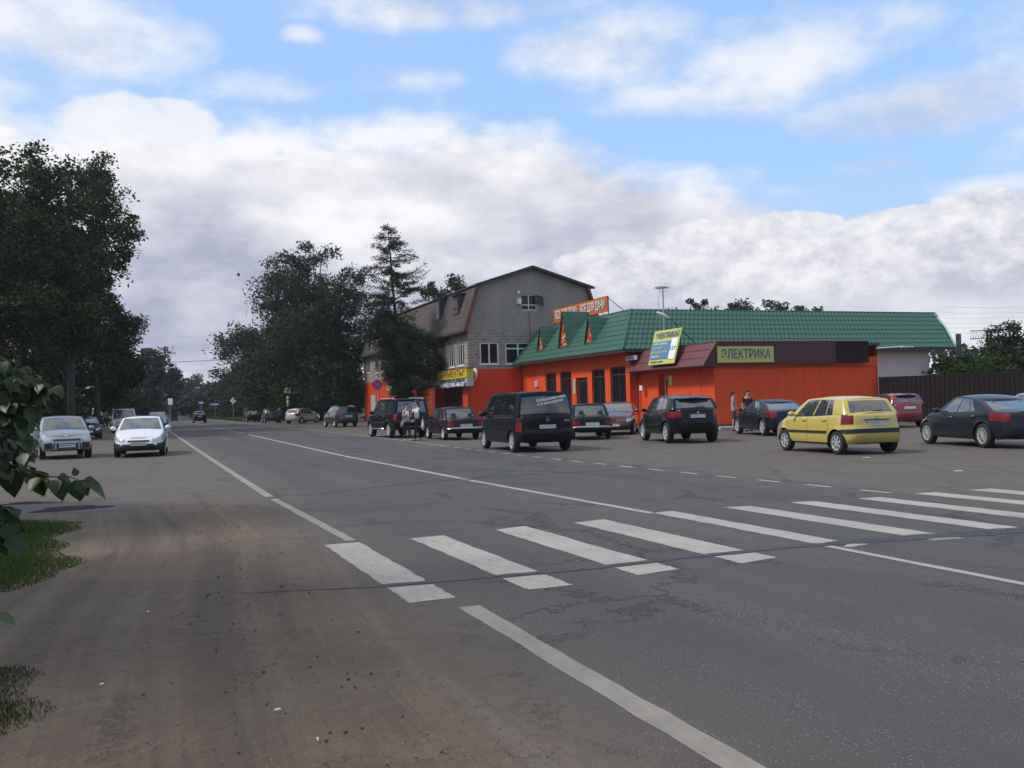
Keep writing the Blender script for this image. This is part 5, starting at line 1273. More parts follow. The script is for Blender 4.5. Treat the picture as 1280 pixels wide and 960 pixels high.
for (ax_, ay_, b0, b1) in ((676.3, 409.5, 673.3, 680.3), (703.2, 390.3, 700, 711), (735, 398, 733, 742.6)):
    uf = EU + .62; zb2 = EZ + (uf - EU) * slope + .02
    va_, za_ = on_u(ax_ + 1.5, ay_, uf); v0_ = on_u(b0, 435, uf)[0]; v1_ = on_u(b1, 435, uf)[0]; vm_ = (v0_ + v1_) / 2; hw = abs(v0_ - v1_) / 2 * 1.0
    ur_ = EU + (za_ - EZ) / slope if za_ < TZ else TU + .9
    dm = MB(); dm.poly([(uf, vm_ + hw, zb2), (uf, vm_ - hw, zb2), (uf, vm_, za_)]); o_ = bb(dm, 'dormer_picture', M['picture'], sh)
    dm = MB()
    for sg in (1, -1):
        A = Vector((uf - .12, vm_, za_ + .05)); B_ = Vector((uf - .12, vm_ + sg * (hw + .08), zb2 - .12)); C_ = Vector((ur_, vm_ + sg * .02, za_ + .05))
        if za_ < TZ: 
            tiles(dm, B_, B_ + Vector((.05, 0, .03)), C_, A, 5, (0, sg, .3), .02, .012)
            dm.poly([A, B_, B_ + Vector((.08, 0, .05)), C_])
        else:
            D_ = Vector((TU + .9, vm_ + sg * hw * .35, TZ)); E_ = Vector((TU, vm_ + sg * hw * .45, TZ - .02))
            dm.poly([A, B_, E_, D_, C_]); tiles(dm, B_, E_, C_, A, 6, (0, sg, .3), .02, .012)
    bb(dm, 'dormer_roof', M['greenroof'], sh)
    dm = MB(); dm.tube([(uf - .04, vm_ + hw, zb2), (uf - .04, vm_, za_), (uf - .04, vm_ - hw, zb2), (uf - .04, vm_ + hw, zb2)], .03, 5); bb(dm, 'dormer_trim', M['redtrim'], sh)
# small things on the shop wall
def wallbox(px0, py0, px1, py1, mat, name, label, cat, dep=.12):
    h = hole_u(WU - dep, px0, py0, px1, py1); r_ = broot(name, label, cat, WU - dep, h[0]); b = MB(); b.box(WU - dep, WU - .003, *h); o_ = bb(b, 'panel', mat, r_)
    b = MB(); b.box(WU - dep - .01, WU - dep - .002, h[0] + .04, h[1] - .04, h[2] + .04, h[3] - .04); bb(b, 'face', M['sign_grey'], r_); return r_
wallbox(782, 445.5, 794.5, 449.5, M['frame_white'], 'floodlight', 'flat white lamp under the green eave at the shop corner', 'lamp')
wallbox(716.3, 474, 719.6, 493, M['sign_yellow'], 'notice', 'narrow pale notice beside the shop door', 'notice', .05)
wallbox(668.2, 476.5, 671.5, 483, M['frame_white'], 'meter_box', 'small white box at the left corner of the orange shop wall', 'box')

# roof billboard
ub = TU + .25
vl_, zl_ = on_u(692, 388, ub); vr_, zr_ = on_u(758.8, 369.3, ub); zt_ = (zl_ + zr_) / 2; zb2 = (on_u(692.5, 403, ub)[1] + on_u(759.3, 390.3, ub)[1]) / 2
rb = broot('billboard', 'long orange roof billboard with white lettering on a steel frame', 'billboard', ub, vr_)
b = MB(); b.box(ub, ub + .05, vr_, vl_, zb2, zt_); o_ = bb(b, 'board', M['sign_orange'], rb)
hh = zt_ - zb2; ww = vl_ - vr_
for k, t_ in enumerate(('ВСЕ ДЛЯ ДОМА', 'ВСЕ ДЛЯ ДАЧИ')):
    vc = vl_ - ww * (.255 + .49 * k)
    txt_u(o_, rb, t_, ub - .01, vc, (zt_ + zb2) / 2 - .02, hh * .86, M['letter_dark'], ww * .45, bold=.012)
    txt_u(o_, rb, t_, ub - .022, vc, (zt_ + zb2) / 2, hh * .82, M['letter_white'], ww * .43, bold=.006)
b = MB()
for f in (0, .33, .66, 1):
    vv = vr_ + ww * f; b.tube([(ub + .07, vv, TZ - .05), (ub + .07, vv, zt_)], .035, 5)
    b.tube([(ub + .07, vv, zt_ - .1), (ub + 1.6, vv - .1, TZ - .05)], .022, 5)
b.box(ub + .05, ub + .09, vr_, vl_, zt_, zt_ + .04); bb(b, 'frame', M['steel_dark'], rb)

# ---------------- extension with maroon canopy
XU, XV, XR, XZ, FZ = 25.65, 39.33, 35.5, 3.06, 4.17
ex = broot('orange_kiosk', 'orange flat-roofed kiosk with maroon canopy in front of the green roofed shop', 'kiosk', XU, XV)
dh = hole_u(XU, 822.5, 469, 835, 505); dh = (dh[0], dh[1], .12, dh[3])
b = MB(); wall(b, 'u', XU, XV, WV, .22, XZ + .1, [dh], .4); wall(b, 'v', XV, XU, XR, .22, XZ + .35); b.poly([(XR, XV, 0), (XR, WV, 0), (XR, WV, FZ - .1), (XR, XV, FZ - .1)])
bb(b, 'wall', M['orange'], ex)
b = MB(); b.box(XU - .012, XU - .002, XV + 1.15, XV + 1.17, .22, XZ); bb(b, 'joint', M['redtrim'], ex)
for k in range(4):
    b = MB(); xx = XU + 2.0 + k * 2.1; b.box(xx, xx + .012, XV - .008, XV - .002, .22, XZ); bb(b, 'joint', M['siding'], ex)
b = MB(); b.tube([(XU + .02, XV - .03, XZ - .12), (XU + 3.1, XV - .03, XZ - .16), (XU + 6.0, XV - .03, XZ - .11), (XR - .1, XV - .03, XZ - .15), (XR - .1, XV - .03, .5)], .012, 4); bb(b, 'cable', M['ink'], ex)
b = MB(); b.box(XU - .04, XR + .02, XV - .04, XV - .005, 0, .22); b.box(XU - .04, XU - .005, XV - .005, WV, 0, .22); b.box(XU - .004, XR, XV - .004, XV + .1, .2, .219); bb(b, 'plinth', M['brownroof'], ex)
b = MB(); b.box(XU + .38, XU + .44, dh[0], dh[1], dh[2], dh[3]); d_ = bb(b, 'door', M['grey_door'], ex)
b = MB(); b.box(XU + .36, XU + .375, dh[0] + .3, dh[1] - .2, 1.0, dh[3] - .25); bb(b, 'pane', M['bglass'], d_)
h = hole_u(XU - .06, 835.8, 469.5, 840, 481); b = MB(); b.box(XU - .06, XU - .003, *h); bb(b, 'notice', M['sign_yellow'], ex)
cu0 = 24.85
b = MB()
# canopy slope towards the road, with ribs
n_ = int((WV - XV + .3) / .09)
for k, (f0, f1) in enumerate(((0, .36), (.36, .70), (.70, 1.0))):
    rows = []
    for f, lf in ((f0, 0.02), (f1, 0.0)):
        rows.append([(cu0 + (XU - .02 - cu0) * f - (lf + .02 * (i % 2)), WV - .02 - (WV - XV + .25) * i / n_, XZ - .02 + (FZ - XZ) * f + (lf + .02 * (i % 2)) * .6) for i in range(n_ + 1)])
    n0 = len(b.v); b.v += rows[0] + rows[1]
    for i in range(n_): b.f.append([n0 + i, n0 + i + 1, n0 + n_ + 2 + i, n0 + n_ + 1 + i]); b.mi.append(0)
bb(b, 'canopy', M['maroonroof'], ex)
b = MB(); b.box(cu0, XU, XV - .22, WV - .05, XZ - .06, XZ - .025); bb(b, 'canopy_soffit', M['brownroof'], ex)
FR_ = 34.75
b = MB(); b.slab([(cu0, XV - .25, XZ - .05), (XU + .0, XV - .25, XZ - .05), (XU + .0, XV - .25, FZ)], (0, .05, 0)); b.box(XU + .001, XU + 7.0, XV - .25, XV - .20, XZ + .02, FZ); b.box(XU + .001, FR_, XV - .2, XV, FZ - .06, FZ - .01); bb(b, 'fascia', M['maroonflat'], ex)
b = MB(); b.box(XU + 7.002, FR_, XV - .24, XV - .20, XZ + .05, FZ - .005); bb(b, 'fascia', M['fence'], ex)  # dark panel standing in for an open, dark stretch of the front
b = MB(); b.tube([(cu0 - .02, XV - .27, XZ - .03), (XU, XV - .27, FZ + .02)], .035, 5); b.tube([(XU, XV - .26, FZ + .02), (FR_, XV - .26, FZ + .02)], .03, 5); b.tube([(XU - .02, XV - .26, FZ + .02), (XU - .02, WV - .1, FZ + .02)], .03, 5); bb(b, 'canopy_trim', M['maroonroof'], ex)
b = MB(); b.box(XU + .02, XR, XV - .19, WV - .02, FZ - .2, FZ - .065); bb(b, 'flat_roof', M['bitumen'], ex)
b = MB(); b.tube([(XR - .3, XV - .3, FZ - .35), (XR + 1.2, XV - .6, FZ - .28)], .03, 5); b.rbox((XR + 1.4, XV - .62, FZ - .30), (.35, -.05, .0), (.02, .1, 0), (0, 0, .03)); bb(b, 'lamp', M['frame_white'], ex)
b = MB(); b.tube([(XU - .2, WV - .2, 0), (XU - .2, WV - .2, XZ - .1)], .045, 6); bb(b, 'downpipe', M['redtrim'], ex)
h = hole_u(XU - .3, 799.5, 482, 803, 488); b = MB(); b.box(XU - .32, XU - .24, *h); bb(b, 'meter_box', M['white_paint'], ex)
# yellow sign on the fascia
h = hole_v(XV - .33, 897, 433, 967.5, 452.5); es = broot('shop_sign', 'yellow signboard with blue letters on the maroon fascia', 'sign', h[0], XV - .33)
b = MB(); b.box(h[0], h[1], XV - .33, XV - .255, h[2], h[3]); o_ = bb(b, 'board', M['sign_yellow'], es)
text_obj('lettering', 'ЭЛЕКТРИКА', .60, M['letter_blue'], o_, ((h[1] - h[0]) / 2, -.005, (h[2] + h[3]) / 2), (1, 0, 0), (0, 0, 1), .006, (h[1] - h[0]) * .88, bold=.006)
# slanting advertising board standing on the canopy
bl2 = on_u(810.2, 456, cu0 - .12); br2 = on_u(842.5, 454.5, cu0 - .12); ubt = cu0 + .62; tl2 = on_u(818.8, 413.3, ubt); tr2 = on_u(852.6, 410.5, ubt)
A0 = Vector((cu0 - .12, bl2[0], (bl2[1] + br2[1]) / 2)); A1 = Vector((cu0 - .12, br2[0], A0.z)); A3 = Vector((ubt, tl2[0], (tl2[1] + tr2[1]) / 2)); A2 = Vector((ubt, tr2[0], A3.z))
ab = broot('advertising_board', 'slanting yellow and blue advertising board standing on the maroon canopy', 'sign', cu0, br2[0])
O_ = Vector((cu0, br2[0], 0)); nrm = (A1 - A0).cross(A3 - A0).normalized()
if nrm.x > 0: nrm = -nrm
def bp(s, t): return A0 + (A1 - A0) * s * (1 - t) + (A2 - A3) * s * t + (A3 - A0) * t if False else (A0 * (1 - s) + A1 * s) * (1 - t) + (A3 * (1 - s) + A2 * s) * t
def patch(name, s0, s1, t0, t1, mat, off):
    b = MB(); b.slab([bp(s0, t0) + nrm * off, bp(s1, t0) + nrm * off, bp(s1, t1) + nrm * off, bp(s0, t1) + nrm * off], -nrm * .03); return bb(b, name, mat, ab)
o_ = patch('board', 0, 1, 0, 1, M['sign_yellow'], 0); patch('blue_panel', .04, .74, .15, .66, M['sign_blue'], .035); patch('white_panel', .745, .965, .12, .72, M['letter_white'], .036)
axd = (A1 - A0).normalized(); upd = (bp(.5, 1) - bp(.5, 0)).normalized()
def bt(body, s, t, size, mat, width, **kw): text_obj('lettering', body, size, mat, o_, bp(s, t) + nrm * .045 - O_, axd, upd, .005, width, **kw)
LB = (A1 - A0).length
bt('ЭЛЕКТРИКА', .5, .82, .45, M['letter_blue'], LB * .84, bold=.005)
bt('кабель провод', .34, .59, .2, M['letter_white'], LB * .52); bt('автоматы', .28, .47, .2, M['letter_yellow'], LB * .38); bt('светильники лампы', .38, .345, .2, M['letter_yellow'], LB * .6); bt('розетки', .24, .225, .2, M['letter_white'], LB * .28)
bt('скидки всем', .32, .07, .18, M['letter_dark'], LB * .5); bt('127', .84, .42, .30, M['letter_dark'], LB * .2)
b = MB()
for s_ in (.1, .9):
    p_ = bp(s_, 1); b.tube([p_ + Vector((.05, 0, -.05)), (XU + .9, p_.y, FZ)], .025, 5); b.tube([bp(s_, 0) + Vector((.05, 0, 0)), p_ + Vector((.05, 0, 0))], .025, 5)
bb(b, 'frame', M['steel_dark'], ab)
# street lamp head and aerial mast behind the board
p_ = on_v(828.5, 395, 45.2); um_, ztop = on_v(828.5, 360, 45.2)
am = broot('aerial', 'thin aerial mast with a ring on top rising above the kiosk roof', 'aerial', um_, 45.2)
b = MB(); b.tube([(um_, 45.2, FZ - .1), (um_, 45.2, ztop - .1), (um_, 45.2, ztop)], [.05, .04, .03], 6); bb(b, 'mast', M['galv'], am)
b = MB(); b.lathe([(-.03, .28), (.03, .28), (.03, .34), (-.03, .34)], 'z', 20, (um_ - .1, 45.2, ztop + .02), True); b.tube([(um_ - .4, 45.2, ztop), (um_ + .45, 45.2, ztop + .03)], .02, 5); b.tube([(um_, 44.95, ztop), (um_, 45.5, ztop)], .02, 5); b.tube([(um_ - .12, 45.2, ztop - .25), (um_ - .3, 45.2, ztop), ], .012, 4); b.tube([(um_ + .1, 45.2, ztop - .2), (um_ + .3, 45.2, ztop)], .012, 4); bb(b, 'aerial_ring', M['galv'], am)
u2_, z2_ = on_v(823, 370, 45.4); am = broot('aerial', 'very thin whip aerial beside the ringed mast', 'aerial', u2_, 45.4)
b = MB(); b.tube([(u2_, 45.4, FZ - .1), (u2_, 45.4, z2_)], [.02, .012], 5); bb(b, 'rod', M['galv'], am)
lu, lz = on_v(829, 394, 42.0); sl = broot('street_lamp', 'white oval street lamp on a bent arm above the advertising board', 'lamp', lu + .9, 42.0)
b = MB(); hd = Vector((lu, 42, lz)); b.ball((0, 0, 0), (.40, .13, .085), 14, 8)
ca, sa = math.cos(.42), math.sin(.42)
b.v = [(hd.x + x * ca + z * sa, hd.y + y, hd.z - x * sa + z * ca) for x, y, z in b.v]; bb(b, 'lamp_head', M['letter_white'], sl, True)
b = MB(); b.tube([(lu + .33, 42, lz - .15), (lu + .75, 42, lz - .45), (lu + .95, 42, lz - 1.0), (lu + .95, 42, FZ - .15)], .03, 6); bb(b, 'arm', M['steel_dark'], sl, True)

# pavement slab and kerb in front of the kiosk
ks = MB(); ks.box(XU - .6, XR + 1.0, XV - 1.3, XV - .05, 0.0, .13); o = ks.build('pavement', M['concrete'], None, False, (XU, XV, 0)); o.location = W(XU, XV, .002); o.rotation_euler = (0, 0, YAW); tag(o, kind='structure')

# ---------------- dark sheet fence to the right
fp0 = at(1099, 500, 49.0); fp1 = at(1330, 500, 45.2)
fdir = Vector((fp1.x - fp0.x, fp1.y - fp0.y, 0)); FL_ = 26.0; fang = math.atan2(fdir.y, fdir.x)
fe = thing('fence', 'tall dark brown profiled sheet fence running right from the kiosk', 'fence', (fp0.x, fp0.y, 0), fang)
b = MB(); n_ = int(FL_ / .1)
prof = [(0, 0), (.1, 0), (.12, .03), (.2, .03), (.22, 0)]
xs_ = 0; pts = []
while xs_ < FL_: pts += [(xs_ + p[0], p[1]) for p in prof[:-1]]; xs_ += .22
zf = [2.42 if p[0] > 2.9 else 2.34 for p in pts]
n0 = len(pts); b.v = [(p[0], -p[1], .05) for p in pts] + [(p[0], -p[1], z) for p, z in zip(pts, zf)]; b.f = [[i, i + 1, n0 + i + 1, n0 + i] for i in range(n0 - 1)]; b.mi = [0] * (n0 - 1); b.build('fence_panel', M['fence'], fe)
for k in range(11):
    b = MB(); b.box(k * 2.5, k * 2.5 + .08, .02, .10, 0, 2.35); b.build('post', M['steel_dark'], fe)
for z in (.5, 1.9):
    b = MB(); b.box(0, FL_, .02, .06, z, z + .05); b.build('rail', M['steel_dark'], fe)

# ================================================================ VEGETATION
def leaf_mat(name, cols, transl=.25, rough=.55):
    mt, nt, b = newmat(name)
    g_ = nt.nodes.new('ShaderNodeNewGeometry'); r = nt.nodes.new('ShaderNodeValToRGB'); nt.links.new(g_.outputs['Random Per Island'], r.inputs[0])
    els = r.color_ramp.elements; els[0].color = (*cols[0], 1); els[1].color = (*cols[-1], 1)
    for i, c in enumerate(cols[1:-1]): e = els.new((i + 1) / (len(cols) - 1)); e.color = (*c, 1)
    n = noise(nt, g_.outputs['Position'], .45, 3, .5)
    c = scalec(nt, r.outputs[0], n * 1.2 + .4)
    nt.links.new(c, b.inputs['Base Color']); b.inputs['Roughness'].default_value = rough; b.inputs['Specular IOR Level'].default_value = .10
    t = nt.nodes.new('ShaderNodeBsdfTranslucent'); nt.links.new(c, t.inputs[0]); mx = nt.nodes.new('ShaderNodeMixShader'); mx.inputs[0].default_value = transl
    nt.links.new(b.outputs[0], mx.inputs[1]); nt.links.new(t.outputs[0], mx.inputs[2]); nt.links.new(mx.outputs[0], nt.nodes['Material Output'].inputs[0]); return mt
M['leaf_dark'] = leaf_mat('dark_leaves', [(.012, .021, .007), (.022, .036, .011), (.034, .050, .016), (.080, .098, .036)])  # brightest tone paints in the sunlit leaves of the crowns
M['leaf_willow'] = leaf_mat('willow_leaves', [(.013, .026, .015), (.024, .044, .024), (.036, .060, .033), (.080, .110, .066)])
M['leaf_mid'] = leaf_mat('mid_green_leaves', [(.025, .042, .016), (.040, .058, .022), (.058, .075, .030)])
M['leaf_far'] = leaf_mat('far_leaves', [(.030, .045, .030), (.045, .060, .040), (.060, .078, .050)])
M['leaf_larch'] = leaf_mat('larch_needles', [(.018, .030, .013), (.034, .050, .021), (.062, .080, .036)])
M['leaf_shrub'] = leaf_mat('shrub_leaves', [(.022, .045, .012), (.040, .070, .020), (.06, .095, .03)])
mk('bark', (.045, .038, .032), .95, var=.35, sc=3); mk('bark_pale', (.10, .095, .085), .95, var=.5, sc=2)
def leaves_mesh(name, centers, size, mt, parent, rs, aspect=.55, droop=0.0):
    n = len(centers)
    d = rs.normal(size=(n, 3)); d[:, 2] = d[:, 2] * .6 - droop; d /= np.linalg.norm(d, axis=1)[:, None]
    e = rs.normal(size=(n, 3)); e -= d * (e * d).sum(1)[:, None]; e /= np.linalg.norm(e, axis=1)[:, None]
    s = size * rs.uniform(.55, 1.35, n)[:, None]
    c = centers
    v = np.empty((n, 4, 3)); v[:, 0] = c - d * s * .5; v[:, 1] = c + e * s * aspect * .5; v[:, 2] = c + d * s * .5; v[:, 3] = c - e * s * aspect * .5
    me = bpy.data.meshes.new(name); me.vertices.add(n * 4); me.vertices.foreach_set('co', v.ravel())
    me.loops.add(n * 4); me.loops.foreach_set('vertex_index', np.arange(n * 4, dtype=np.int32))
    me.polygons.add(n); me.polygons.foreach_set('loop_start', np.arange(0, n * 4, 4, dtype=np.int32)); me.polygons.foreach_set('loop_total', np.full(n, 4, dtype=np.int32))
    me.materials.append(mt); me.update(); return link(name, me, parent)
def tree(label, X, Yp, H, blobs, nleaf, lsize, mt, trunk_r=.28, seed=1, group=None, bark='bark', cat='tree', clump=.75, name='tree', lean=(0, 0), droop=.0, nlimb=22, aspect=.55, base=0.0, stems=1):
    """blobs: (dx, dy, z, rx, rz) ellipsoids that make up the crown envelope"""
    rs = np.random.RandomState(seed); root = thing(name, label, cat, (X, Yp, 0), 0, group)
    w_ = np.array([b_[3] ** 2 * b_[4] for b_ in blobs], float); w_ /= w_.sum()
    nc = max(12, int(nleaf / 110)); cc = []
    for k in range(nc):
        b_ = blobs[rs.choice(len(blobs), p=w_)]
        d = rs.normal(size=3); d /= np.linalg.norm(d); r = rs.uniform(.15, 1) ** .42 * rs.uniform(.85, 1.1)
        cc.append((b_[0] + d[0] * r * b_[3], b_[1] + d[1] * r * b_[3], b_[2] + d[2] * r * b_[4], rs.uniform(.55, 1.3) * clump))
    cc = np.array(cc)
    per = rs.poisson(nleaf / nc, nc); pts = []
    for c, k in zip(cc, per):
        g_ = np.clip(rs.normal(size=(k, 3)), -1.6, 1.6) * c[3] * np.array([.62, .62, .42]); g_[:, 2] -= droop * (g_[:, 0] ** 2 + g_[:, 1] ** 2) * .6
        if droop: g_[:, 2] -= np.abs(rs.normal(size=k)) * droop * c[3]
        pts.append(c[:3] + g_)
    pts = np.concatenate(pts); pts[:, 2] = np.maximum(pts[:, 2], .15)
    leaves_mesh('crown', pts, lsize, mt, root, rs, aspect, droop)
    b = MB()
    for s_ in range(stems):
        ox, oy = (0, 0) if s_ == 0 else (rs.normal() * .6, rs.normal() * .6)
        top = Vector((lean[0] + ox, lean[1] + oy, H * .86)); P_ = [Vector((ox, oy, base)), Vector((lean[0] * .2 + ox + rs.normal() * .15, lean[1] * .2 + oy, H * .3)), Vector((lean[0] * .6 + ox + rs.normal() * .25, lean[1] * .6 + oy, H * .62)), top]
        b.tube(P_, [trunk_r * (1.0 if s_ == 0 else .7), trunk_r * .75, trunk_r * .45, trunk_r * .08], 8)
        order = rs.permutation(nc)[:nlimb]
        for i in order:
            c = Vector(cc[i][:3]); t = max(.12, min(.85, (c.z / H) * .75 - .05)); 
            seg = t * 3; k = min(2, int(seg)); q = P_[k].lerp(P_[k + 1], seg - k)
            r_ = trunk_r * .30 * (1 - t * .6); m_ = q.lerp(c, .5) + Vector((0, 0, .12 * (c - q).length * (.6 if not droop else 1.2)))
            b.tube([q, m_, c], [r_, r_ * .6, r_ * .15], 5, False)
    b.build('trunk', M[bark], root, True)
    return root
def crown(r, zlo, zhi, n, seed, spread=.55):
    rr = random.Random(seed); out = []
    for k in range(n):
        t = (k + .5) / n; z = zlo + (zhi - zlo) * t; rad = r * (.55 + .6 * math.sin(math.pi * min(1, t * .85 + .12))) * .75
        a_ = rr.uniform(0, 6.28); out.append((math.cos(a_) * r * spread * rr.random(), math.sin(a_) * r * spread * rr.random(), z, rad * rr.uniform(.75, 1.1), (zhi - zlo) / n * rr.uniform(.7, 1.1)))
    return out
# ---- left: the tall row
gl_ = 'tall trees along the left side of the road'
lefts = [  # px, depth, top py, crown radius, lo, seed, label
    (-40, 56, 150, 5.0, 2.5, 11, 'tall dense tree cut by the left edge of the picture'),
    (28, 66, 176, 4.8, 2.5, 12, 'tall broad tree with twin top, second from the left edge'),
    (88, 74, 166, 4.3, 3.0, 13, 'tallest tree of the left row with the ragged crown'),
    (121, 86, 174, 3.5, 4.0, 14, 'slender tall tree whose twigs reach out to the sky on the right'),
    (60, 92, 230, 5.0, 2.0, 15, 'dark tree deep in the left row behind the silver off-road car'),
    (142, 98, 372, 3.0, 1.5, 16, 'shorter rounded tree at the right end of the left row'),
    (4, 84, 240, 6.0, 1.5, 17, 'wide dark tree filling the back of the left row')]
for px, Yd, ty, cr_, lo, sd, lab in lefts:
    p = at(px, 500, Yd); H_ = at(px, ty, Yd).z
    tree(lab, p.x, p.y, H_, crown(cr_, lo + 1, H_ - 1.2, 11, sd, .7), 26000, .29, M['leaf_dark'], .34, sd, gl_, 'bark_pale' if sd in (13, 14) else 'bark', clump=.8, nlimb=34)
# lower understorey that closes the view below the crowns
ru = random.Random(5)
for k, (px, Yd, hh, rr_) in enumerate(((-30, 64, 6, 3.4), (30, 78, 6, 3.4), (75, 84, 7, 3.2), (112, 100, 7, 3.4), (150, 118, 6, 3.4))):
    p = at(px, 500, Yd); tree(['dark bush at the left edge under the tall trees', 'dark bush behind the black saloon', 'dark bush behind the silver off-road car', 'dark bush under the slender tall tree', 'dark bush beyond the white saloon, nearest the road'][k], p.x, p.y, hh, crown(rr_, .8, hh - .6, 5, 40 + k), 5000, .3, M['leaf_dark'], .12, 50 + k, 'bushes under the left trees', cat='bush', name='bush', nlimb=10)
# ---- left distance
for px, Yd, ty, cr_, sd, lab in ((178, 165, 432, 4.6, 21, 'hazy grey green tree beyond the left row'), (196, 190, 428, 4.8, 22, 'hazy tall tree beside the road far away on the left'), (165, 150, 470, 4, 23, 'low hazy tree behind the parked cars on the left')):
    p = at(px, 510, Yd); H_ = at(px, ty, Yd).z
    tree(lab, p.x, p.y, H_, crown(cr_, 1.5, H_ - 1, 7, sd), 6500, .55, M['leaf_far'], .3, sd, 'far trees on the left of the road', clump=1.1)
# ---- centre distance
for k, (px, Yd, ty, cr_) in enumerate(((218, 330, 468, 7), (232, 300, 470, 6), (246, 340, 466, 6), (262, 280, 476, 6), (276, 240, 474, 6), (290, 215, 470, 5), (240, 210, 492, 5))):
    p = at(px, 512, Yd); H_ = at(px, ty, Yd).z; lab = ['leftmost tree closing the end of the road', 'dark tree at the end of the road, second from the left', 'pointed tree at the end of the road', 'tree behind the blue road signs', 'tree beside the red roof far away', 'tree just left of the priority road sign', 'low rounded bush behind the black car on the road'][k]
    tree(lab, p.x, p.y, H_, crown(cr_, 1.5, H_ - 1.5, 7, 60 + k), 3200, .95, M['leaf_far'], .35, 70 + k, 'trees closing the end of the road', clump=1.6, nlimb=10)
# ---- right of the road: the willows
gw_ = 'big willows between the road and the grey building'
for k, (px, Yd, ty, cr_, lo, nl, lab) in enumerate((
        (352, 128, 306, 6.1, 3.0, 19000, 'willow with a bulging left shoulder, behind the beige hatchback'),
        (396, 106, 290, 5.7, 2.8, 24000, 'tallest of the big willows, its top leaning to the right'),
        (422, 98, 312, 4.3, 2.5, 19000, 'willow touching the left side of the larch'),
        (328, 160, 395, 7.0, 1.4, 14000, 'lower spreading tree left of the big willows'),
        (303, 185, 426, 6.4, 1.2, 9000, 'small tree at the left foot of the willow group'),
        (285, 200, 452, 5.2, 1.0, 5000, 'low tree farthest down the right verge'),
        (398, 112, 380, 5.6, 1.2, 13000, 'dark undergrowth tree behind the graphite estate car'),
        (368, 126, 390, 6.8, 1.0, 15000, 'dark undergrowth tree behind the bus stop sign'))):
    p = at(px, 505, Yd); H_ = at(px, ty, Yd).z
    tree(lab, p.x, p.y, H_, crown(cr_, lo, H_ - 1.2, 9, 80 + k, .7), nl, .0040 * Yd, M['leaf_willow'], .36, 90 + k, gw_, clump=.0095 * Yd, droop=.35, aspect=.38, lean=(.8, 0) if k == 1 else (0, 0), nlimb=30)
# ---- trees behind the buildings
for k, (px, Yd, ty, cr_) in enumerate(((556, 120, 347, 2.0), (578, 122, 345, 2.0), (845, 120, 384, 1.6), (868, 118, 372, 2.2), (884, 121, 380, 1.4), (905, 118, 380, 1.8), (922, 118, 374, 2.2), (944, 120, 376, 1.8), (958, 120, 382, 1.6), (976, 116, 373, 2.4), (1012, 118, 374, 2.4))):
    p = at(px, 480, Yd); H_ = at(px, ty, Yd).z; lab = ('crown showing over the grey roof, %s of the two' % ['left', 'right'][k]) if k < 2 else 'tree top over the green roof, %s from the left' % ['first', 'second', 'third', 'fourth', 'fifth', 'sixth', 'seventh', 'eighth', 'ninth'][k - 2]
    tree(lab, p.x, p.y, H_, crown(cr_ * 1.35, H_ - 5.5, H_ - .7, 5, 110 + k, .8), 3200, .36, M['leaf_mid'], .22, 120 + k, 'tree tops behind the buildings', clump=.7, nlimb=14)
# ---- right edge behind the fence
hedge_root = None
for k, (px, Yd, ty, cr_) in enumerate(((1192, 60, 446, 1.8), (1214, 62, 440, 2.0), (1236, 61, 441, 1.9), (1258, 60, 438, 2.0), (1282, 60, 432, 2.1), (1305, 62, 436, 2.1), (1226, 75, 424, 2.2))):
    p = at(px, 480, Yd); H_ = at(px, ty, Yd).z; tree(('bush over the fence, %s from its left end' % ['first', 'second', 'third', 'fourth', 'fifth', 'sixth'][k]) if k < 6 else 'darker taller bush behind the fence bushes', p.x, p.y, H_, crown(cr_, 1.6, H_ - .5, 5, 140 + k), 3800, .22, M['leaf_shrub'] if k < 6 else M['leaf_dark'], .08, 150 + k, 'bushes behind the sheet fence', cat='bush', name='bush', nlimb=10, clump=.55)
p = at(1262, 480, 85); H_ = at(1262, 393, 85).z; tree('lone rounded tree rising above the fence bushes', p.x, p.y, H_, [(0, 0, H_ - 1.6, 1.5, 1.4), (-.9, 0, H_ - 3, 1.4, 1.2), (1.2, 0, H_ - 2.2, 1.1, 1.2), (0, 0, H_ - 4.5, 1.6, 1.4)], 5500, .26, M['leaf_dark'], .2, 161, clump=.6, nlimb=24)

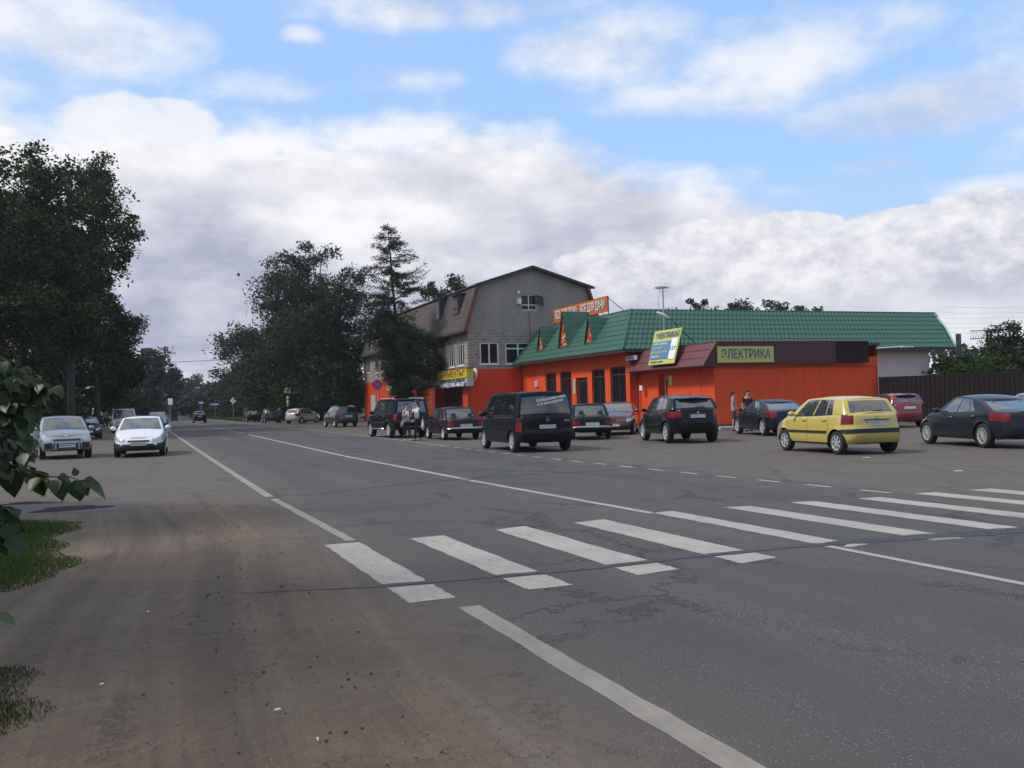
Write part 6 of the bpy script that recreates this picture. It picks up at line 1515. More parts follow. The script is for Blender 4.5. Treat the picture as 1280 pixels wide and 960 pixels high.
# ---- larch in front of the grey building
lp = at(499, 500, 72.0); larch = thing('larch_tree', 'tall thin larch with open branches in front of the grey building', 'tree', (lp.x, lp.y, 0))
rs = np.random.RandomState(4); HL = at(487, 278, 72.0).z; b = MB(); b.tube([(0, 0, 0), (-.1, 0, HL * .5), (-.55, 0, HL)], [.20, .13, .02], 8); pts = []; twig = MB()
z = 2.6
while z < HL - .15:
    t = z / HL; cx_ = -.1 * min(1, t * 2) - .45 * max(0, t - .5) * 2
    rad = (3.5 * (1 - abs(t - .42) / .62) if t < .62 else 3.0 * (1 - (t - .62) / .40) ** .8 + .15)
    if t < .22: rad = 1.3
    nb_ = rs.randint(5, 8) if t < .58 else rs.randint(4, 7)
    for k in range(nb_):
        a_ = rs.uniform(0, 2 * math.pi); L_ = max(.15, rad * rs.uniform(.4, 1.2)); L_ *= (.5 if (math.cos(a_) < -.2 and t < .45) else 1.2 if (math.cos(a_) > .3 and .2 < t < .5) else 1); up = rs.uniform(-.15, .35) if t > .55 else rs.uniform(-.35, .10)
        d = np.array([math.cos(a_), math.sin(a_), up]); p0 = np.array([cx_, 0, z]); p1 = p0 + d * L_ + np.array([0, 0, -.12 * L_]); tip = p1 + np.array([0, 0, .12])
        twig.tube([tuple(p0), tuple((p0 + p1) / 2 + [0, 0, .03]), tuple(tip)], [.035 * (1 - t * .6), .022 * (1 - t * .5), .006], 4, False)
        dens = 80 if t > .58 else 135
        n_ = int(dens * L_ * (.8 if .55 < t < .60 else 1)); s_ = rs.uniform(.12, 1, n_) ** .75
        q = p0 + (tip - p0) * s_[:, None] + rs.normal(size=(n_, 3)) * np.array([.13, .13, .08]) * (1 if t > .58 else 1.5); q[:, 2] -= np.abs(rs.normal(size=n_)) * (.10 if t > .58 else .28); pts.append(q)
    z += rs.uniform(.22, .38) if t > .56 else rs.uniform(.16, .26)
# one long bare limb to the right
for a0_, L_, z_ in ((-.1, 3.0, HL * .68), (.25, 2.6, HL * .72), (.0, 2.4, HL * .62)):
    p0 = Vector((-.3, 0, z_)); twig.tube([p0, p0 + Vector((L_ * .5, a0_, .35)), p0 + Vector((L_, a0_ * 2, 1.25))], [.05, .03, .008], 4, False)
    q = np.array([tuple(p0 + Vector((L_ * s, a0_ * s, .35 * s + .9 * s * s))) for s in rs.uniform(.35, 1, 80)]) + rs.normal(size=(80, 3)) * .13; pts.append(q)
leaves_mesh('crown', np.concatenate(pts), .19, M['leaf_larch'], larch, rs, .28, .2); b.build('trunk', M['bark'], larch, True); twig.build('branches', M['bark'], larch, True)

# ---- trees beside and behind the camera (they shade the verge and show in the car windows)
for k, (x_, y_, h_, r_) in enumerate(((-9.5, -1.0, 12, 3.6), (-11, 5, 13, 3.8), (-8.5, -7.5, 12, 3.8), (-14, 11.5, 12, 4))):
    tree(['broad tree standing on the verge to the left of the viewer', 'broad tree on the verge a few steps ahead of the viewer', 'broad tree on the verge behind the viewer', 'broad tree set back from the verge ahead of the viewer'][k], x_, y_, h_, crown(r_, 3.2, h_ - 1.2, 7, 170 + k), 7000, .32, M['leaf_dark'], .3, 180 + k, 'trees on the near verge', clump=.9)
for k in range(9):
    a_ = -2.5 + k * .42; x_ = -34 + k * 12; y_ = -26 - 8 * math.sin(k); h_ = 11 + (k * 37 % 5)
    tree('tree across the road behind the viewer, %s from the left' % ['first', 'second', 'third', 'fourth', 'fifth', 'sixth', 'seventh', 'eighth', 'ninth'][k], x_, y_, h_, crown(5, 1.5, h_ - 1.2, 6, 190 + k), 2600, .7, M['leaf_dark'], .3, 200 + k, 'trees behind the viewer', clump=1.4, nlimb=8)

# ---- lilac twigs hanging in at the left edge, close to the camera
def leaf_geo(mb, base, d, n, L_, fold=.25, curl=.3):
    d = d.normalized(); n = (n - d * n.dot(d)).normalized(); s_ = d.cross(n)
    prof = [(0, 0), (.10, .24), (.28, .40), (.50, .38), (.72, .24), (.88, .10), (1.0, 0)]
    vs = []
    for t, w_ in prof:
        c = base + d * (L_ * t) - n * (L_ * curl * t * t)
        vs += [c - s_ * (L_ * w_) + n * (L_ * w_ * fold), c, c + s_ * (L_ * w_) + n * (L_ * w_ * fold)]
    mb.add(vs, [f for i in range(6) for f in ((3 * i, 3 * i + 1, 3 * i + 4, 3 * i + 3), (3 * i + 1, 3 * i + 2, 3 * i + 5, 3 * i + 4))])
mt, nt, b_ = newmat('lilac_leaf'); M['lilac'] = mt
g_ = nt.nodes.new('ShaderNodeNewGeometry'); n_ = noise(nt, g_.outputs['Position'], 25, 3, .5)
c_ = mixc(nt, NV(nt, g_.outputs['Random Per Island']), (.012, .030, .009), (.040, .075, .018)); c_ = scalec(nt, c_, n_ * .8 + .6); nt.links.new(c_, b_.inputs['Base Color']); b_.inputs['Roughness'].default_value = .42
t_ = nt.nodes.new('ShaderNodeBsdfTranslucent'); nt.links.new(scalec(nt, c_, 1.6), t_.inputs[0]); mx = nt.nodes.new('ShaderNodeMixShader'); mx.inputs[0].default_value = .3; nt.links.new(b_.outputs[0], mx.inputs[1]); nt.links.new(t_.outputs[0], mx.inputs[2]); nt.links.new(mx.outputs[0], nt.nodes['Material Output'].inputs[0])
rl = random.Random(21)
lil = thing('lilac_bush', 'leafy lilac bush reaching in at the left edge close to the viewer', 'bush', (-2.55, 3.0, 0))
LO = Vector((-2.55, 3.0, 0))
lv = MB(); st = MB()
def twig_(pxs, Yd, dens, L0, r0=.006, side=1.0):
    P_ = [at(px, py, Yd + dz) - LO for px, py, dz in pxs]
    st.tube(P_, [r0 * (1 - .75 * i / (len(P_) - 1)) for i in range(len(P_))], 5, False)
    for a_, c in zip(P_, P_[1:]):
        n_ = max(1, int((c - a_).length * dens))
        for k in range(n_):
            q = a_.lerp(c, (k + rl.random()) / n_); ax = (c - a_).normalized()
            for sg in (1, -1):
                o = Vector((rl.uniform(-1, 1), rl.uniform(-1, 1), rl.uniform(-.9, .3)))
                d = (ax * .5 + o * .9 + Vector((0, 0, -.55))).normalized(); q2 = q + d * .012
                leaf_geo(lv, q2, d, Vector((rl.uniform(-.5, .5), rl.uniform(-.9, .1), 1)), L0 * rl.uniform(.7, 1.25), rl.uniform(.1, .4), rl.uniform(.1, .45))
Yl = 3.1
for ys_ in (452, 470, 488, 505, 520, 536, 552, 568, 584):
    for dz in (-.25, .15, .5):
        ex_ = rl.uniform(30, 84) if 465 < ys_ < 512 else rl.uniform(0, 40)
        twig_([(-190, ys_ + 30 + rl.uniform(-20, 20), dz), (-80, ys_ + rl.uniform(-12, 12), dz), (0, ys_ - 6, dz), (ex_, ys_ + rl.uniform(-4, 12), dz)], Yl, 62, .048)
twig_([(-120, 560, 0), (-20, 572, 0), (30, 585, 0), (60, 596, 0), (88, 596, 0), (104, 602, 0)], Yl, 18, .07, .005)
for (px, py, dx, dz_, L_) in ((74, 598, .15, -1, .075), (94, 600, .10, -1, .072), (104, 601, .9, -.25, .05), (96, 595, -.3, .8, .03), (44, 588, .25, -1, .09), (14, 586, .1, -1, .095), (62, 594, -.8, -.4, .05), (100, 600, .5, -.9, .06)):
    leaf_geo(lv, at(px, py, Yl) - LO, Vector((dx, rl.uniform(-.2, .2), dz_)), Vector((.1, -1, .4)), L_, .2, .1)
for ys_ in (632, 650, 664):
    for dz in (-.1, .2): twig_([(-150, ys_ + 10, dz), (-60, ys_ - 6, dz), (0, ys_, dz), (rl.uniform(8, 34), ys_ + 4, dz)], Yl, 26, .07)
leaf_geo(lv, at(-8, 770, 2.6) - LO, Vector((1, 0, -.1)), Vector((.1, -.3, 1)), .06, .2, .4); st.tube([at(-80, 760, 2.6) - LO, at(-6, 770, 2.6) - LO], .003, 4)
for k in range(5): # stems down to the soil
    top = at(-190, 480 + k * 30, Yl + (k % 3) * .3 - .2) - LO; st.tube([(rl.uniform(-.3, .3), rl.uniform(-.3, .3), 0), (top.x * .4 - .1, top.y * .5, top.z * .55), top], [.018, .013, .008], 6, False)
for k in range(420): # the body of the bush beyond the picture edge
    q = Vector((rl.gauss(-.35, .28), rl.gauss(.1, .5), rl.uniform(.25, 2.2))); 
    pp = q + LO
    if pp.x / pp.y > -.58: continue
    leaf_geo(lv, q, Vector((rl.uniform(-1, 1), rl.uniform(-1, 1), rl.uniform(-1, .3))), Vector((0, 0, 1)), .08, .25, .3)
lv.build('leaves', M['lilac'], lil, True); st.build('stems', M['bark'], lil, True)

# ---- grass
def grass(label, region, n, hmin, hmax, mt, seed, wd=.004):
    """region(rng) -> (u, v) or None"""
    r_ = random.Random(seed); V_, F_ = [], []
    k = 0
    while k < n:
        q = region(r_)
        if q is None: continue
        k += 1
        p = W(q[0], q[1], 0); a_ = r_.uniform(0, 6.28); h_ = r_.uniform(hmin, hmax) * q[2]; ln = r_.uniform(.1, .9) * h_; a2 = r_.uniform(0, 6.28)
        dx, dy = math.cos(a_) * wd * (1 + h_ * 4), math.sin(a_) * wd * (1 + h_ * 4); n0 = len(V_)
        m_ = (p.x + math.cos(a2) * ln * .3, p.y + math.sin(a2) * ln * .3, h_ * .65); t_ = (p.x + math.cos(a2) * ln, p.y + math.sin(a2) * ln, h_ * (1 - .2 * ln / h_))
        V_ += [(p.x - dx, p.y - dy, 0), (p.x + dx, p.y + dy, 0), (m_[0] + dx * .8, m_[1] + dy * .8, m_[2]), (m_[0] - dx * .8, m_[1] - dy * .8, m_[2]), t_]
        F_ += [(n0, n0 + 1, n0 + 2, n0 + 3), (n0 + 3, n0 + 2, n0 + 4)]
    me = bpy.data.meshes.new('grass'); me.from_pydata(V_, [], F_); me.materials.append(mt); me.update(); o = link('grass', me); return tag(o, label, 'grass', kind='stuff')
M['grass'] = leaf_mat('grass_blades', [(.040, .070, .016), (.065, .105, .024), (.11, .15, .04)], .35)
M['grass_shaded'] = leaf_mat('shaded_grass_blades', [(.022, .036, .012), (.036, .056, .018), (.055, .075, .026)], .3)  # tree shade on the corner grass is put into these darker colours
def regA(r):
    u, v = r.uniform(-6.5, -.35), 8.6 + 8.4 * r.random() ** 1.2
    e = -.80 + .16 * math.sin(v * 1.3) + .10 * math.sin(v * 4.1) + (max(0, 10.2 - v) * -.55)
    if v > 15.6 + .5 * math.sin(u * 2): return None
    d = e - u
    if d < 0: return None
    return u, v, min(1, .25 + d * 1.3)
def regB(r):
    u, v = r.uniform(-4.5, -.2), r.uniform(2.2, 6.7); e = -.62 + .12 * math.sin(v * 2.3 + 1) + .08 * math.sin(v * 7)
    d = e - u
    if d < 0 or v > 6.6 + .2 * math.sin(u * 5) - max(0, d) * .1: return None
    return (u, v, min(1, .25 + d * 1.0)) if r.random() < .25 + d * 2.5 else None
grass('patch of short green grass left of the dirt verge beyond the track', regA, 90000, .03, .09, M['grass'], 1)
grass('tuft of grass coloured dark for shade in the lower left corner', regB, 130000, .025, .075, M['grass_shaded'], 2, .0022)
def regC(r):
    u, v = r.uniform(12.2, 19), r.uniform(130, 330); return u, v, 1
def regD(r):
    u, v = r.uniform(-7, .9), r.uniform(152, 400); return u, v, 1
grass('rough grass on the far right verge', regC, 9000, .15, .45, M['grass'], 3, .05)
grass('rough grass on the far left verge', regD, 6000, .12, .35, M['grass'], 4, .06)

# ================================================================ SIGNS, POSTS, WIRES
def pxm(px, py, Yd): return at(px, py, Yd)
def post_thing(name, label, cat, px, Yd, top_py, r=.035, mat='galv', group=None):
    p = at(px, 505, Yd); zt = at(px, top_py, Yd).z; t = thing(name, label, cat, (p.x, p.y, 0), 0, group); b = MB(); b.tube([(0, 0, 0), (0, 0, zt)], r, 8); b.build('post', M[mat], t); return t, zt, p
mk('road_sign_blue', (0.015, 0.045, 0.20), .5); mk('road_sign_red', (0.5, 0.02, 0.02), .5); mk('road_sign_yellow', (.65, .5, .05), .5)
# no stopping sign
t, zt, p = post_thing('road_sign', 'round blue and red no stopping sign on a thin post before the orange wall', 'road sign', 472.5, 60.0, 472)
zc = at(472.5, 481, 60).z; R_ = .33
def disc(r0, r1, y, z): 
    b = MB(); b.lathe([(y, r0), (y, r1), (y + .012, r1), (y + .012, r0)], 'y', 28, (0, 0, z), True); return b
disc(.005, R_, -.06, zc).build('plate', M['road_sign_blue'], t); disc(R_ * .86, R_, -.075, zc).build('red_ring', M['road_sign_red'], t)
for a_ in (.785, -.785):
    b = MB(); b.rbox((0, -.066 - (.003 if a_ > 0 else 0), zc), (math.cos(a_) * R_ * .84, 0, math.sin(a_) * R_ * .84), (0, .004, 0), (-math.sin(a_) * .03, 0, math.cos(a_) * .03)); b.build('red_bar', M['road_sign_red'], t)
# bus stop sign: white and yellow plate on a banded post
t, zt, p = post_thing('bus_stop_sign', 'white and yellow bus stop plate on a black and white banded post', 'sign', 360, 104.0, 485, .05, 'ink')
z0, z1 = at(360, 491, 104).z, at(360, 485, 104).z; b = MB(); b.box(-.38, .38, -.06, -.02, (z0 + z1) / 2, z1); b.build('white_plate', M['letter_white'], t); b = MB(); b.box(-.38, .38, -.06, -.02, z0, (z0 + z1) / 2 - .003); b.build('yellow_plate', M['road_sign_yellow'], t)
for k, py in enumerate((497, 502)):
    zz = at(360, py, 104).z; b = MB(); b.tube([(0, 0, zz - .16), (0, 0, zz + .16)], .12, 8); b.build('white_band', M['letter_white'], t)
zz = at(360, 506, 104).z; b = MB(); b.tube([(0, 0, zz - .14), (0, 0, zz + .14)], .12, 8); b.build('yellow_band', M['road_sign_yellow'], t)
# priority road sign
t, zt, p = post_thing('road_sign', 'yellow and white diamond priority road sign at the right verge', 'road sign', 291.5, 150.0, 497, .05)
zc = at(291.5, 500.8, 150).z
for r_, y_, mm in ((.5, -.06, 'letter_white'), (.33, -.075, 'road_sign_yellow')):
    b = MB(); b.slab([(-r_, y_, zc), (0, y_, zc - r_), (r_, y_, zc), (0, y_, zc + r_)], (0, .012, 0)); b.build('plate', M[mm], t)
for px, py, Yd, hw_, hh_, lab in ((251.5, 503.5, 175, .55, .42, 'small blue square road sign behind the car driving away'), (268.5, 505.5, 180, 1.0, .32, 'wide blue road sign further right behind the car driving away')):
    t, zt, p = post_thing('road_sign', lab, 'road sign', px, Yd, py - 3, .05); zc = at(px, py, Yd).z
    b = MB(); b.box(-hw_, hw_, -.07, -.05, zc - hh_, zc + hh_); b.build('plate', M['road_sign_blue'], t); b = MB(); b.box(-hw_ * .7, hw_ * .7, -.08, -.072, zc - hh_ * .25, zc + hh_ * .35); b.build('white_mark', M['letter_white'], t)
t, zt, p = post_thing('road_sign', 'white square sign on a post at the far left verge', 'road sign', 213, 150, 499, .05); zc = at(213, 502, 150).z; b = MB(); b.box(-.36, .36, -.07, -.05, zc - .5, zc + .5); b.build('plate', M['letter_white'], t)
p = at(217.5, 515, 160); ki = thing('bus_shelter', 'small dark blue bus shelter at the far left verge', 'shelter', (p.x, p.y, 0), YAW)
b = MB(); b.box(-.6, -.53, -.6, .6, 0, 1.9); b.box(-.53, .6, .53, .6, 0, 1.9); b.build('wall', M['letter_blue'], ki); b = MB(); b.box(-.7, .7, -.7, .7, 1.901, 2.0); b.build('roof', M['steel_dark'], ki)
# red roofed house glimpsed among the far trees
p = at(267, 500, 262); ho = thing('house', 'distant house whose red roof shows among the trees', 'house', (p.x, p.y, 0), .2)
zr = at(267, 481, 262).z; b = MB(); b.box(-2.4, 2.4, -3, 3, 0, zr - 2.2); b.build('wall', M['pink'], ho); b = MB(); mk('red_roof', (.35, .05, .04), .6)
b.slab([(-2.7, -3.4, zr - 2.4), (2.7, -3.4, zr - 2.4), (0, -3.4, zr)], (0, 6.8, 0)); b.build('roof', M['red_roof'], ho)
# power lines and the railway gantry on the right
def wire(name, label, pts, r, group=None):
    c = pts[0].copy(); n = 14; P_ = []
    for i in range(n + 1):
        t = i / n; q = pts[0].lerp(pts[1], t); q.z -= 4 * t * (1 - t) * (pts[1] - pts[0]).length * .012; P_.append(q - c)
    b = MB(); b.tube(P_, r, 4, False); o = b.build(name, M['ink']); o.location = c; return tag(o, label, 'wire', group)
wire('overhead_wire', 'upper overhead wire across the end of the road', (at(120, 455, 150), at(420, 438, 150)), .05)
wire('overhead_wire', 'lower thin overhead wire across the end of the road', (at(120, 465, 170), at(420, 452, 170)), .022)
for k, (ya, yb) in enumerate(((384, 378), (391, 384), (398, 388), (404, 396), (410, 401), (416, 409))):
    wire('overhead_wire', 'power line right of the green roof, %s from the top' % ['first', 'second', 'third', 'fourth', 'fifth', 'lowest'][k], (at(1180, ya, 150), at(1420, yb, 140)), .013, 'power lines on the right')
def mast(px, Yd, py, label, arm):
    p = at(px, 500, Yd); zt = at(px, py, Yd).z; t = thing('railway_mast', label, 'mast', (p.x, p.y, 0)); b = MB(); b.box(-.12, -.05, -.1, .1, 0, zt); b.box(.05, .12, -.1, .1, 0, zt)
    for k in range(int(zt / .8)): b.box(-.05, .05, -.03, .03, k * .8 + .3, k * .8 + .36)
    b.build('column', M['steel_dark'], t)
    if arm:
        b = MB(); z1 = zt - .1; L_ = arm
        b.tube([(-L_, 0, z1), (L_ * .9, 0, z1)], .05, 5); b.tube([(-L_, 0, z1 - .9), (L_ * .9, 0, z1 - .9)], .05, 5)
        for k in range(12): x = -L_ + k * L_ * 1.9 / 12; b.tube([(x, 0, z1 - .9), (x + L_ * 1.9 / 24, 0, z1), (x + L_ * 1.9 / 12, 0, z1 - .9)], .025, 4)
        b.build('crossbeam', M['steel_dark'], t)
mast(1199, 112, 417, 'left thin railway mast beside the end of the green roof', 0); mast(1202.5, 112, 417, 'right thin railway mast beside the end of the green roof', 0)
mast(1237, 108, 412, 'railway mast carrying the latticed crossbeam', 1.9); mast(1241.5, 110, 412, 'railway mast close beside the one with the crossbeam', 0)
# bird
p = at(298, 343, 60); bd = MB(); bd.ball((0, 0, 0), (.12, .05, .07), 8, 6); bd.ball((.02, 0, -.02), (.05, .04, .14), 6, 5); bd.slab([(-.02, 0, .02), (.06, .0, .02), (.0, .02, .2)], (0, .01, 0)); o = bd.build('bird', M['ink'], None, True); o.location = p; tag(o, 'small dark bird flying in the grey sky', 'bird')
# litter
mk('paper', (.7, .7, .68), .7)
for k, (px, py, a_, lab) in enumerate(((347, 888, .4, 'white cigarette end lying on the dirt near the lower edge'), (397, 925, 1.8, 'second white cigarette end nearer the lower edge'), (1083, 572, .2, 'scrap of white paper behind the yellow hatchback'), (1198, 589, .1, 'scrap of paper at the far side of the road'), (127, 856, .7, 'pale scrap beside the dark grass tuft'), (185, 765, 1.1, 'small pale stone on the dirt track'))):
    p = gp(px, py, .012); b = MB(); L_ = (.016, .014, .10, .09, .012, .012)[k]; b.slab([(-L_, -L_ * .3, 0), (L_, -L_ * .35, .002), (L_ * .9, L_ * .3, .004), (-L_ * .8, L_ * .35, .003)], (0, 0, .006)); o = b.build('litter', M['paper']); o.location = p; o.rotation_euler = (0, 0, a_); tag(o, lab, 'litter', 'litter on the ground')

# far woods closing the horizon
def woods(label, pts, depth, h, n, mt, seed, size=1.2):
    rs = np.random.RandomState(seed); P_ = []
    L_ = [(Vector(b_) - Vector(a_)).length for a_, b_ in zip(pts, pts[1:])]; T_ = sum(L_)
    for (a_, b_), l_ in zip(zip(pts, pts[1:]), L_):
        m_ = int(n * l_ / T_); t = rs.random_sample(m_); a_ = np.array(a_); b_ = np.array(b_)
        q = a_[None] + (b_ - a_)[None] * t[:, None]; d_ = (b_ - a_) / np.linalg.norm(b_ - a_); nn = np.array([-d_[1], d_[0]])
        s_ = t * l_; hh = h * (.72 + .14 * np.sin(s_ * .21 + seed) + .10 * np.sin(s_ * .53) + .06 * np.sin(s_ * 1.37))
        P_.append(np.column_stack([q + nn[None] * rs.uniform(-depth, depth, m_)[:, None], hh * rs.random_sample(m_) ** .8]))
    me = leaves_mesh('far_woods', np.concatenate(P_), size, mt, None, rs, .7); tag(me, label, 'woods', kind='stuff')
woods('dark woods beyond the left row of trees', [(-46, 30), (-60, 70), (-78, 130), (-104, 200), (-150, 330)], 5, 8, 22000, M['leaf_dark'], 1, .9)
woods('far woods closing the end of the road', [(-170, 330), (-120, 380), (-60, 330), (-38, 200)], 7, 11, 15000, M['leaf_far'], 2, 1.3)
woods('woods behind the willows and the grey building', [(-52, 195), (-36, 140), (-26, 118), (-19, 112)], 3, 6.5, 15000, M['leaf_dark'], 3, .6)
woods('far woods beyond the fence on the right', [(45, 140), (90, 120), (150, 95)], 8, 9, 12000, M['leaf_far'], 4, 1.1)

# the hazy air of the far road
hz = MB(); hz.box(-200, 190, -60, 430, -1, 30); o = hz.build('haze', plain('air', (1, 1, 1))); tag(o, kind='stuff')
mt = o.data.materials[0]; nt = mt.node_tree; nt.nodes.clear(); ou = nt.nodes.new('ShaderNodeOutputMaterial'); pv = nt.nodes.new('ShaderNodeVolumePrincipled'); pv.inputs['Color'].default_value = (.85, .9, 1, 1); pv.inputs['Density'].default_value = .00025; pv.inputs['Anisotropy'].default_value = .3
nt.links.new(pv.outputs[0], ou.inputs['Volume'])
# ================================================================ PEOPLE
def skin(name, nodes, edges, mt, parent, sub=1, root=0):
    me = bpy.data.meshes.new(name); me.from_pydata([n[:3] for n in nodes], edges, []); o = link(name, me)
    md = o.modifiers.new('s', 'SKIN'); md.use_smooth_shade = True; md.branch_smoothing = .3
    for i, n in enumerate(nodes):
        r = n[3]; me.skin_vertices[0].data[i].radius = (r, n[4] if len(n) > 4 else r); me.skin_vertices[0].data[i].use_root = (i == root)
    if sub: s_ = o.modifiers.new('u', 'SUBSURF'); s_.levels = sub; s_.render_levels = sub
    bpy.context.view_layer.update(); dg = bpy.context.evaluated_depsgraph_get(); m2 = bpy.data.meshes.new_from_object(o.evaluated_get(dg)); bpy.data.objects.remove(o)
    m2.materials.clear(); m2.materials.append(mt); m2.polygons.foreach_set('use_smooth', [True] * len(m2.polygons)); return link(name, m2, parent)
mk('skin', (.42, .25, .18), .55, var=.05); mk('hair_brown', (.05, .028, .016), .6, var=.3, sc=30); mk('hair_black', (.014, .012, .011), .6, var=.3, sc=30)
mk('cloth_white', (.72, .72, .74), .8, var=.06, sc=8, bmp=.4); mk('cloth_black', (.012, .012, .013), .85, bmp=.3); mk('cloth_pale', (.40, .30, .27), .85, var=.25, sc=14); mk('cloth_denim', (.06, .06, .11), .85); mk('cloth_purple', (.10, .08, .16), .85); mk('shoe_pale', (.35, .28, .25), .7); mk('eye_dark', (.02, .015, .012), .3)
def person(label, X, Yp, yaw, H, shirt, legs, hair, arms, feet=((.02, .10), (.0, -.10)), sleeve='short', long_hair=False, woman=False, head_turn=0.0, belly=0.0, shorts=False, shoes='cloth_black', group=None, lean=0.0):
    """local x forward, y left. arms: ((elbow),(hand)) for left and right, metres for a 1.75 m figure"""
    k = H / 1.75; root = thing('person', label, 'person', (X, Yp, 0.006), yaw, group)
    sw_ = .175 if not woman else .15; hipw = .095
    def K(p): return (p[0] * k, p[1] * k, p[2] * k)
    N, E = [], []
    def add(p, r, to=None, r2=None):
        N.append((*K(p), r * k, (r2 or r) * k)); 
        if to is not None: E.append((to, len(N) - 1))
        return len(N) - 1
    pel = add((0, 0, .95), .125, None, .10); wa = add((.01 + belly * .5, 0, 1.10), .105 + belly * .4, pel, .09 + belly); ch = add((.01, 0, 1.30), .135, wa, .10); up = add((0, 0, 1.42), .10, ch, .085)
    nk = add((.01, 0, 1.50), .052, up); hd = add((.03, 0, 1.58), .072, nk, .085); hd2 = add((.025, 0, 1.66), .080, hd, .095); hd3 = add((.02, 0, 1.73), .05, hd2, .06)
    ct, st_ = math.cos(head_turn), math.sin(head_turn)
    nose = add((.03 + .105 * ct, .105 * st_, 1.625), .012, hd)
    jl = {}
    for s_, (el, ha) in zip((1, -1), arms):
        sh_ = add((0, s_ * sw_, 1.41), .058, up); e = add(el, .040, sh_); m_ = add(tuple((el[i] + ha[i]) / 2 for i in range(3)), .034, e); h = add(ha, .025, m_)
        d = Vector(ha) - Vector(el); d.normalize(); sd = d.cross(Vector((0, s_, .2))).normalized()
        pm = add(tuple(Vector(ha) + d * .05), .030, h, .018)
        for f_, (of, ln) in enumerate(((-.028, .075), (-.010, .085), (.010, .08), (.027, .062))):
            b0 = Vector(ha) + d * .085 + sd * of; f1 = add(tuple(b0), .0085, pm); f2 = add(tuple(b0 + d * ln * .5 + Vector((.006, 0, 0))), .0078, f1); add(tuple(b0 + d * ln * .9 + Vector((.018, 0, 0))), .006, f2)
        t1 = add(tuple(Vector(ha) + d * .035 - sd * .035), .010, pm); add(tuple(Vector(ha) + d * .075 - sd * .055), .008, t1)
        jl[s_] = (sh_, e, m_)
    for s_, ft in zip((1, -1), feet):
        hp = add((0, s_ * hipw, .88), .085, pel); kn = add((ft[0] * .5 + .02, s_ * hipw * .95 + (ft[1] - s_ * hipw) * .5, .50), .056, hp); cf = add((ft[0] * .75, ft[1], .32), .053, kn); an = add((ft[0], ft[1], .09), .036, cf); add((ft[0] + .12, ft[1] * 1.1, .035), .032, an)
    skin('body', N, E, M['skin'], root)
    # shirt
    N, E = [], []
    a_ = add((.005, 0, .93), .135, None, .118); b_ = add((.01 + belly * .5, 0, 1.10), .125 + belly * .4, a_, .108 + belly); c_ = add((.01, 0, 1.30), .150, b_, .118); d_ = add((0, 0, 1.43), .09, c_, .085)
    if sleeve != 'none':
        for s_, (el, ha) in zip((1, -1), arms):
            s1 = add((0, s_ * (sw_ + .005), 1.415), .072, d_); f_ = .75 if sleeve == 'short' else 1; e = add(tuple(Vector((0, s_ * sw_, 1.41)).lerp(Vector(el), f_)), .060 if sleeve == 'short' else .05, s1)
            if sleeve == 'long': add(tuple(Vector(el).lerp(Vector(ha), .75)), .042, e)
    skin('shirt', N, E, M[shirt], root)
    N, E = [], []
    a_ = add((.0, 0, .97), .132, None, .112)
    for s_, ft in zip((1, -1), feet):
        hp = add((0, s_ * hipw, .86), .102, a_); kn = add((ft[0] * .5 + .02, s_ * hipw * .95 + (ft[1] - s_ * hipw) * .5, .50), .072, hp)
        if not shorts: cf = add((ft[0] * .8, ft[1], .30), .068, kn); add((ft[0], ft[1], .07), .060, cf)
    skin('trousers', N, E, M[legs], root)
    for s_, ft in zip((1, -1), feet):
        b = MB(); b.ball((( ft[0] + .05) * k, ft[1] * 1.04 * k, .035 * k), (.14 * k, .05 * k, .045 * k), 12, 8); b.build('shoe', M[shoes], root, True)
    b = MB(); b.ball((.012 * k, 0, 1.68 * k), (.112 * k, .098 * k, .105 * k), 14, 10)
    b.v = [(x - (.028 * k if z < 1.69 * k and x > 0 else 0) * 1.0, y, z) if not (z < 1.67 * k and x > .02 * k) else (x * .3, y * .9, z) for x, y, z in b.v]
    if long_hair: b.ball((-.06 * k, 0, 1.58 * k), (.07 * k, .09 * k, .14 * k), 12, 8)
    b.build('hair', M[hair], root, True)
    for s_ in (1, -1):
        b = MB(); ex_, ey_ = .098, s_ * .032; b.ball(((ex_ * ct - ey_ * st_ + .022) * k, (ex_ * st_ + ey_ * ct) * k, 1.65 * k), (.008 * k, .013 * k, .007 * k), 6, 4); b.build('eye', M['eye_dark'], root)
    b = MB(); b.ball(((.100 * ct + .03) * k, .100 * st_ * k, 1.59 * k), (.008 * k, .024 * k, .006 * k), 6, 4); mk('lips', (.25, .08, .07), .5) if 'lips' not in M else None; b.build('mouth', M['lips'], root)
    return root
arm_down = lambda s, f=0: ((-.02, s * .24, 1.12), (.06 + f, s * .25, .88))
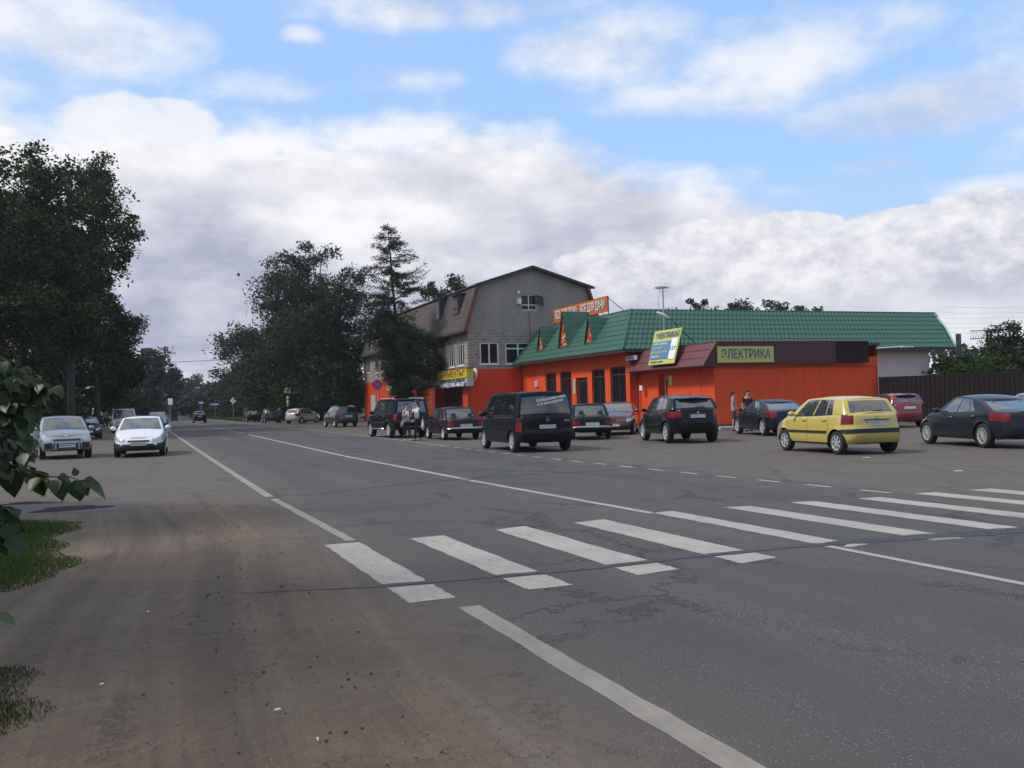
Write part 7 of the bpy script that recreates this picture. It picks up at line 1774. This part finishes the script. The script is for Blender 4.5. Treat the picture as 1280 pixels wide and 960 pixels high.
p = at(509, 545, 41.6); person('woman in a white sleeveless top and black trousers holding a folded jacket', p.x, p.y, math.radians(-62), 1.63, 'cloth_white', 'cloth_black', 'hair_brown', (((.03, .22, 1.14), (.24, .06, 1.17)), ((.05, -.22, 1.14), (.24, -.02, 1.14))), feet=((.10, .09), (-.10, -.11)), sleeve='none', long_hair=True, woman=True, shoes='shoe_pale', head_turn=.2)
jk = at(503, 525, 41.4); b = MB(); b.tube([(.12, 0, .13), (.02, .02, .05), (-.06, 0, -.22), (-.12, 0, -.42)], [.06, .09, .07, .04], 8); mk('cloth_grey', (.3, .27, .25), .9); o = b.build('jacket', M['cloth_grey'], None, True); o.location = (p.x - .10, p.y - .24, 1.03); o.rotation_euler = (0, 0, .3); tag(o, 'folded grey jacket hanging over the arm of the woman in the sleeveless top', 'jacket')
p = at(521.8, 546, 41.8); person('woman in a white shirt and black trousers raising a hand to her face', p.x, p.y, math.radians(-150), 1.74, 'cloth_white', 'cloth_black', 'hair_brown', (((.10, .20, 1.17), (.16, .05, 1.48)), ((.14, -.20, 1.22), (.26, -.02, 1.30))), feet=((.16, .09), (-.18, -.10)), sleeve='long', long_hair=True, woman=True, head_turn=.3, shoes='shoe_pale')
bg_ = at(528.4, 530, 41.7); b = MB(); b.lathe([(-.26, .03), (-.24, .09), (-.05, .10), (.12, .06), (.24, .02)], 'z', 12); b.v = [(x * .6, y * 1.1, z) for x, y, z in b.v]; b.tube([(0, .02, .22), (0, .0, .36), (0, -.02, .22)], .008, 5); o = b.build('carrier_bag', M['cloth_white'], None, True); o.location = bg_; tag(o, 'white plastic carrier bag hanging behind the woman in the white shirt', 'bag')
p = at(917.5, 540, 43.2); person('man in a pale patterned T-shirt and dark shorts standing by the orange wall', p.x, p.y, math.radians(-20), 1.76, 'cloth_pale', 'cloth_denim', 'hair_black', (arm_down(1), ((.02, -.23, 1.13), (.18, -.20, .98))), belly=.05, shorts=True, group=None)
p = at(935.5, 539, 42.4); person('man in a black T-shirt standing behind the bonnet of the dark blue saloon', p.x, p.y, math.radians(-75), 1.80, 'cloth_black', 'cloth_black', 'hair_black', (arm_down(1), arm_down(-1)), head_turn=.2)
p = at(349.5, 530, 101); person('man in a dark purple jacket beside the grey crossover', p.x, p.y, math.radians(120), 1.78, 'cloth_purple', 'cloth_black', 'hair_black', (arm_down(1), arm_down(-1)), sleeve='long')
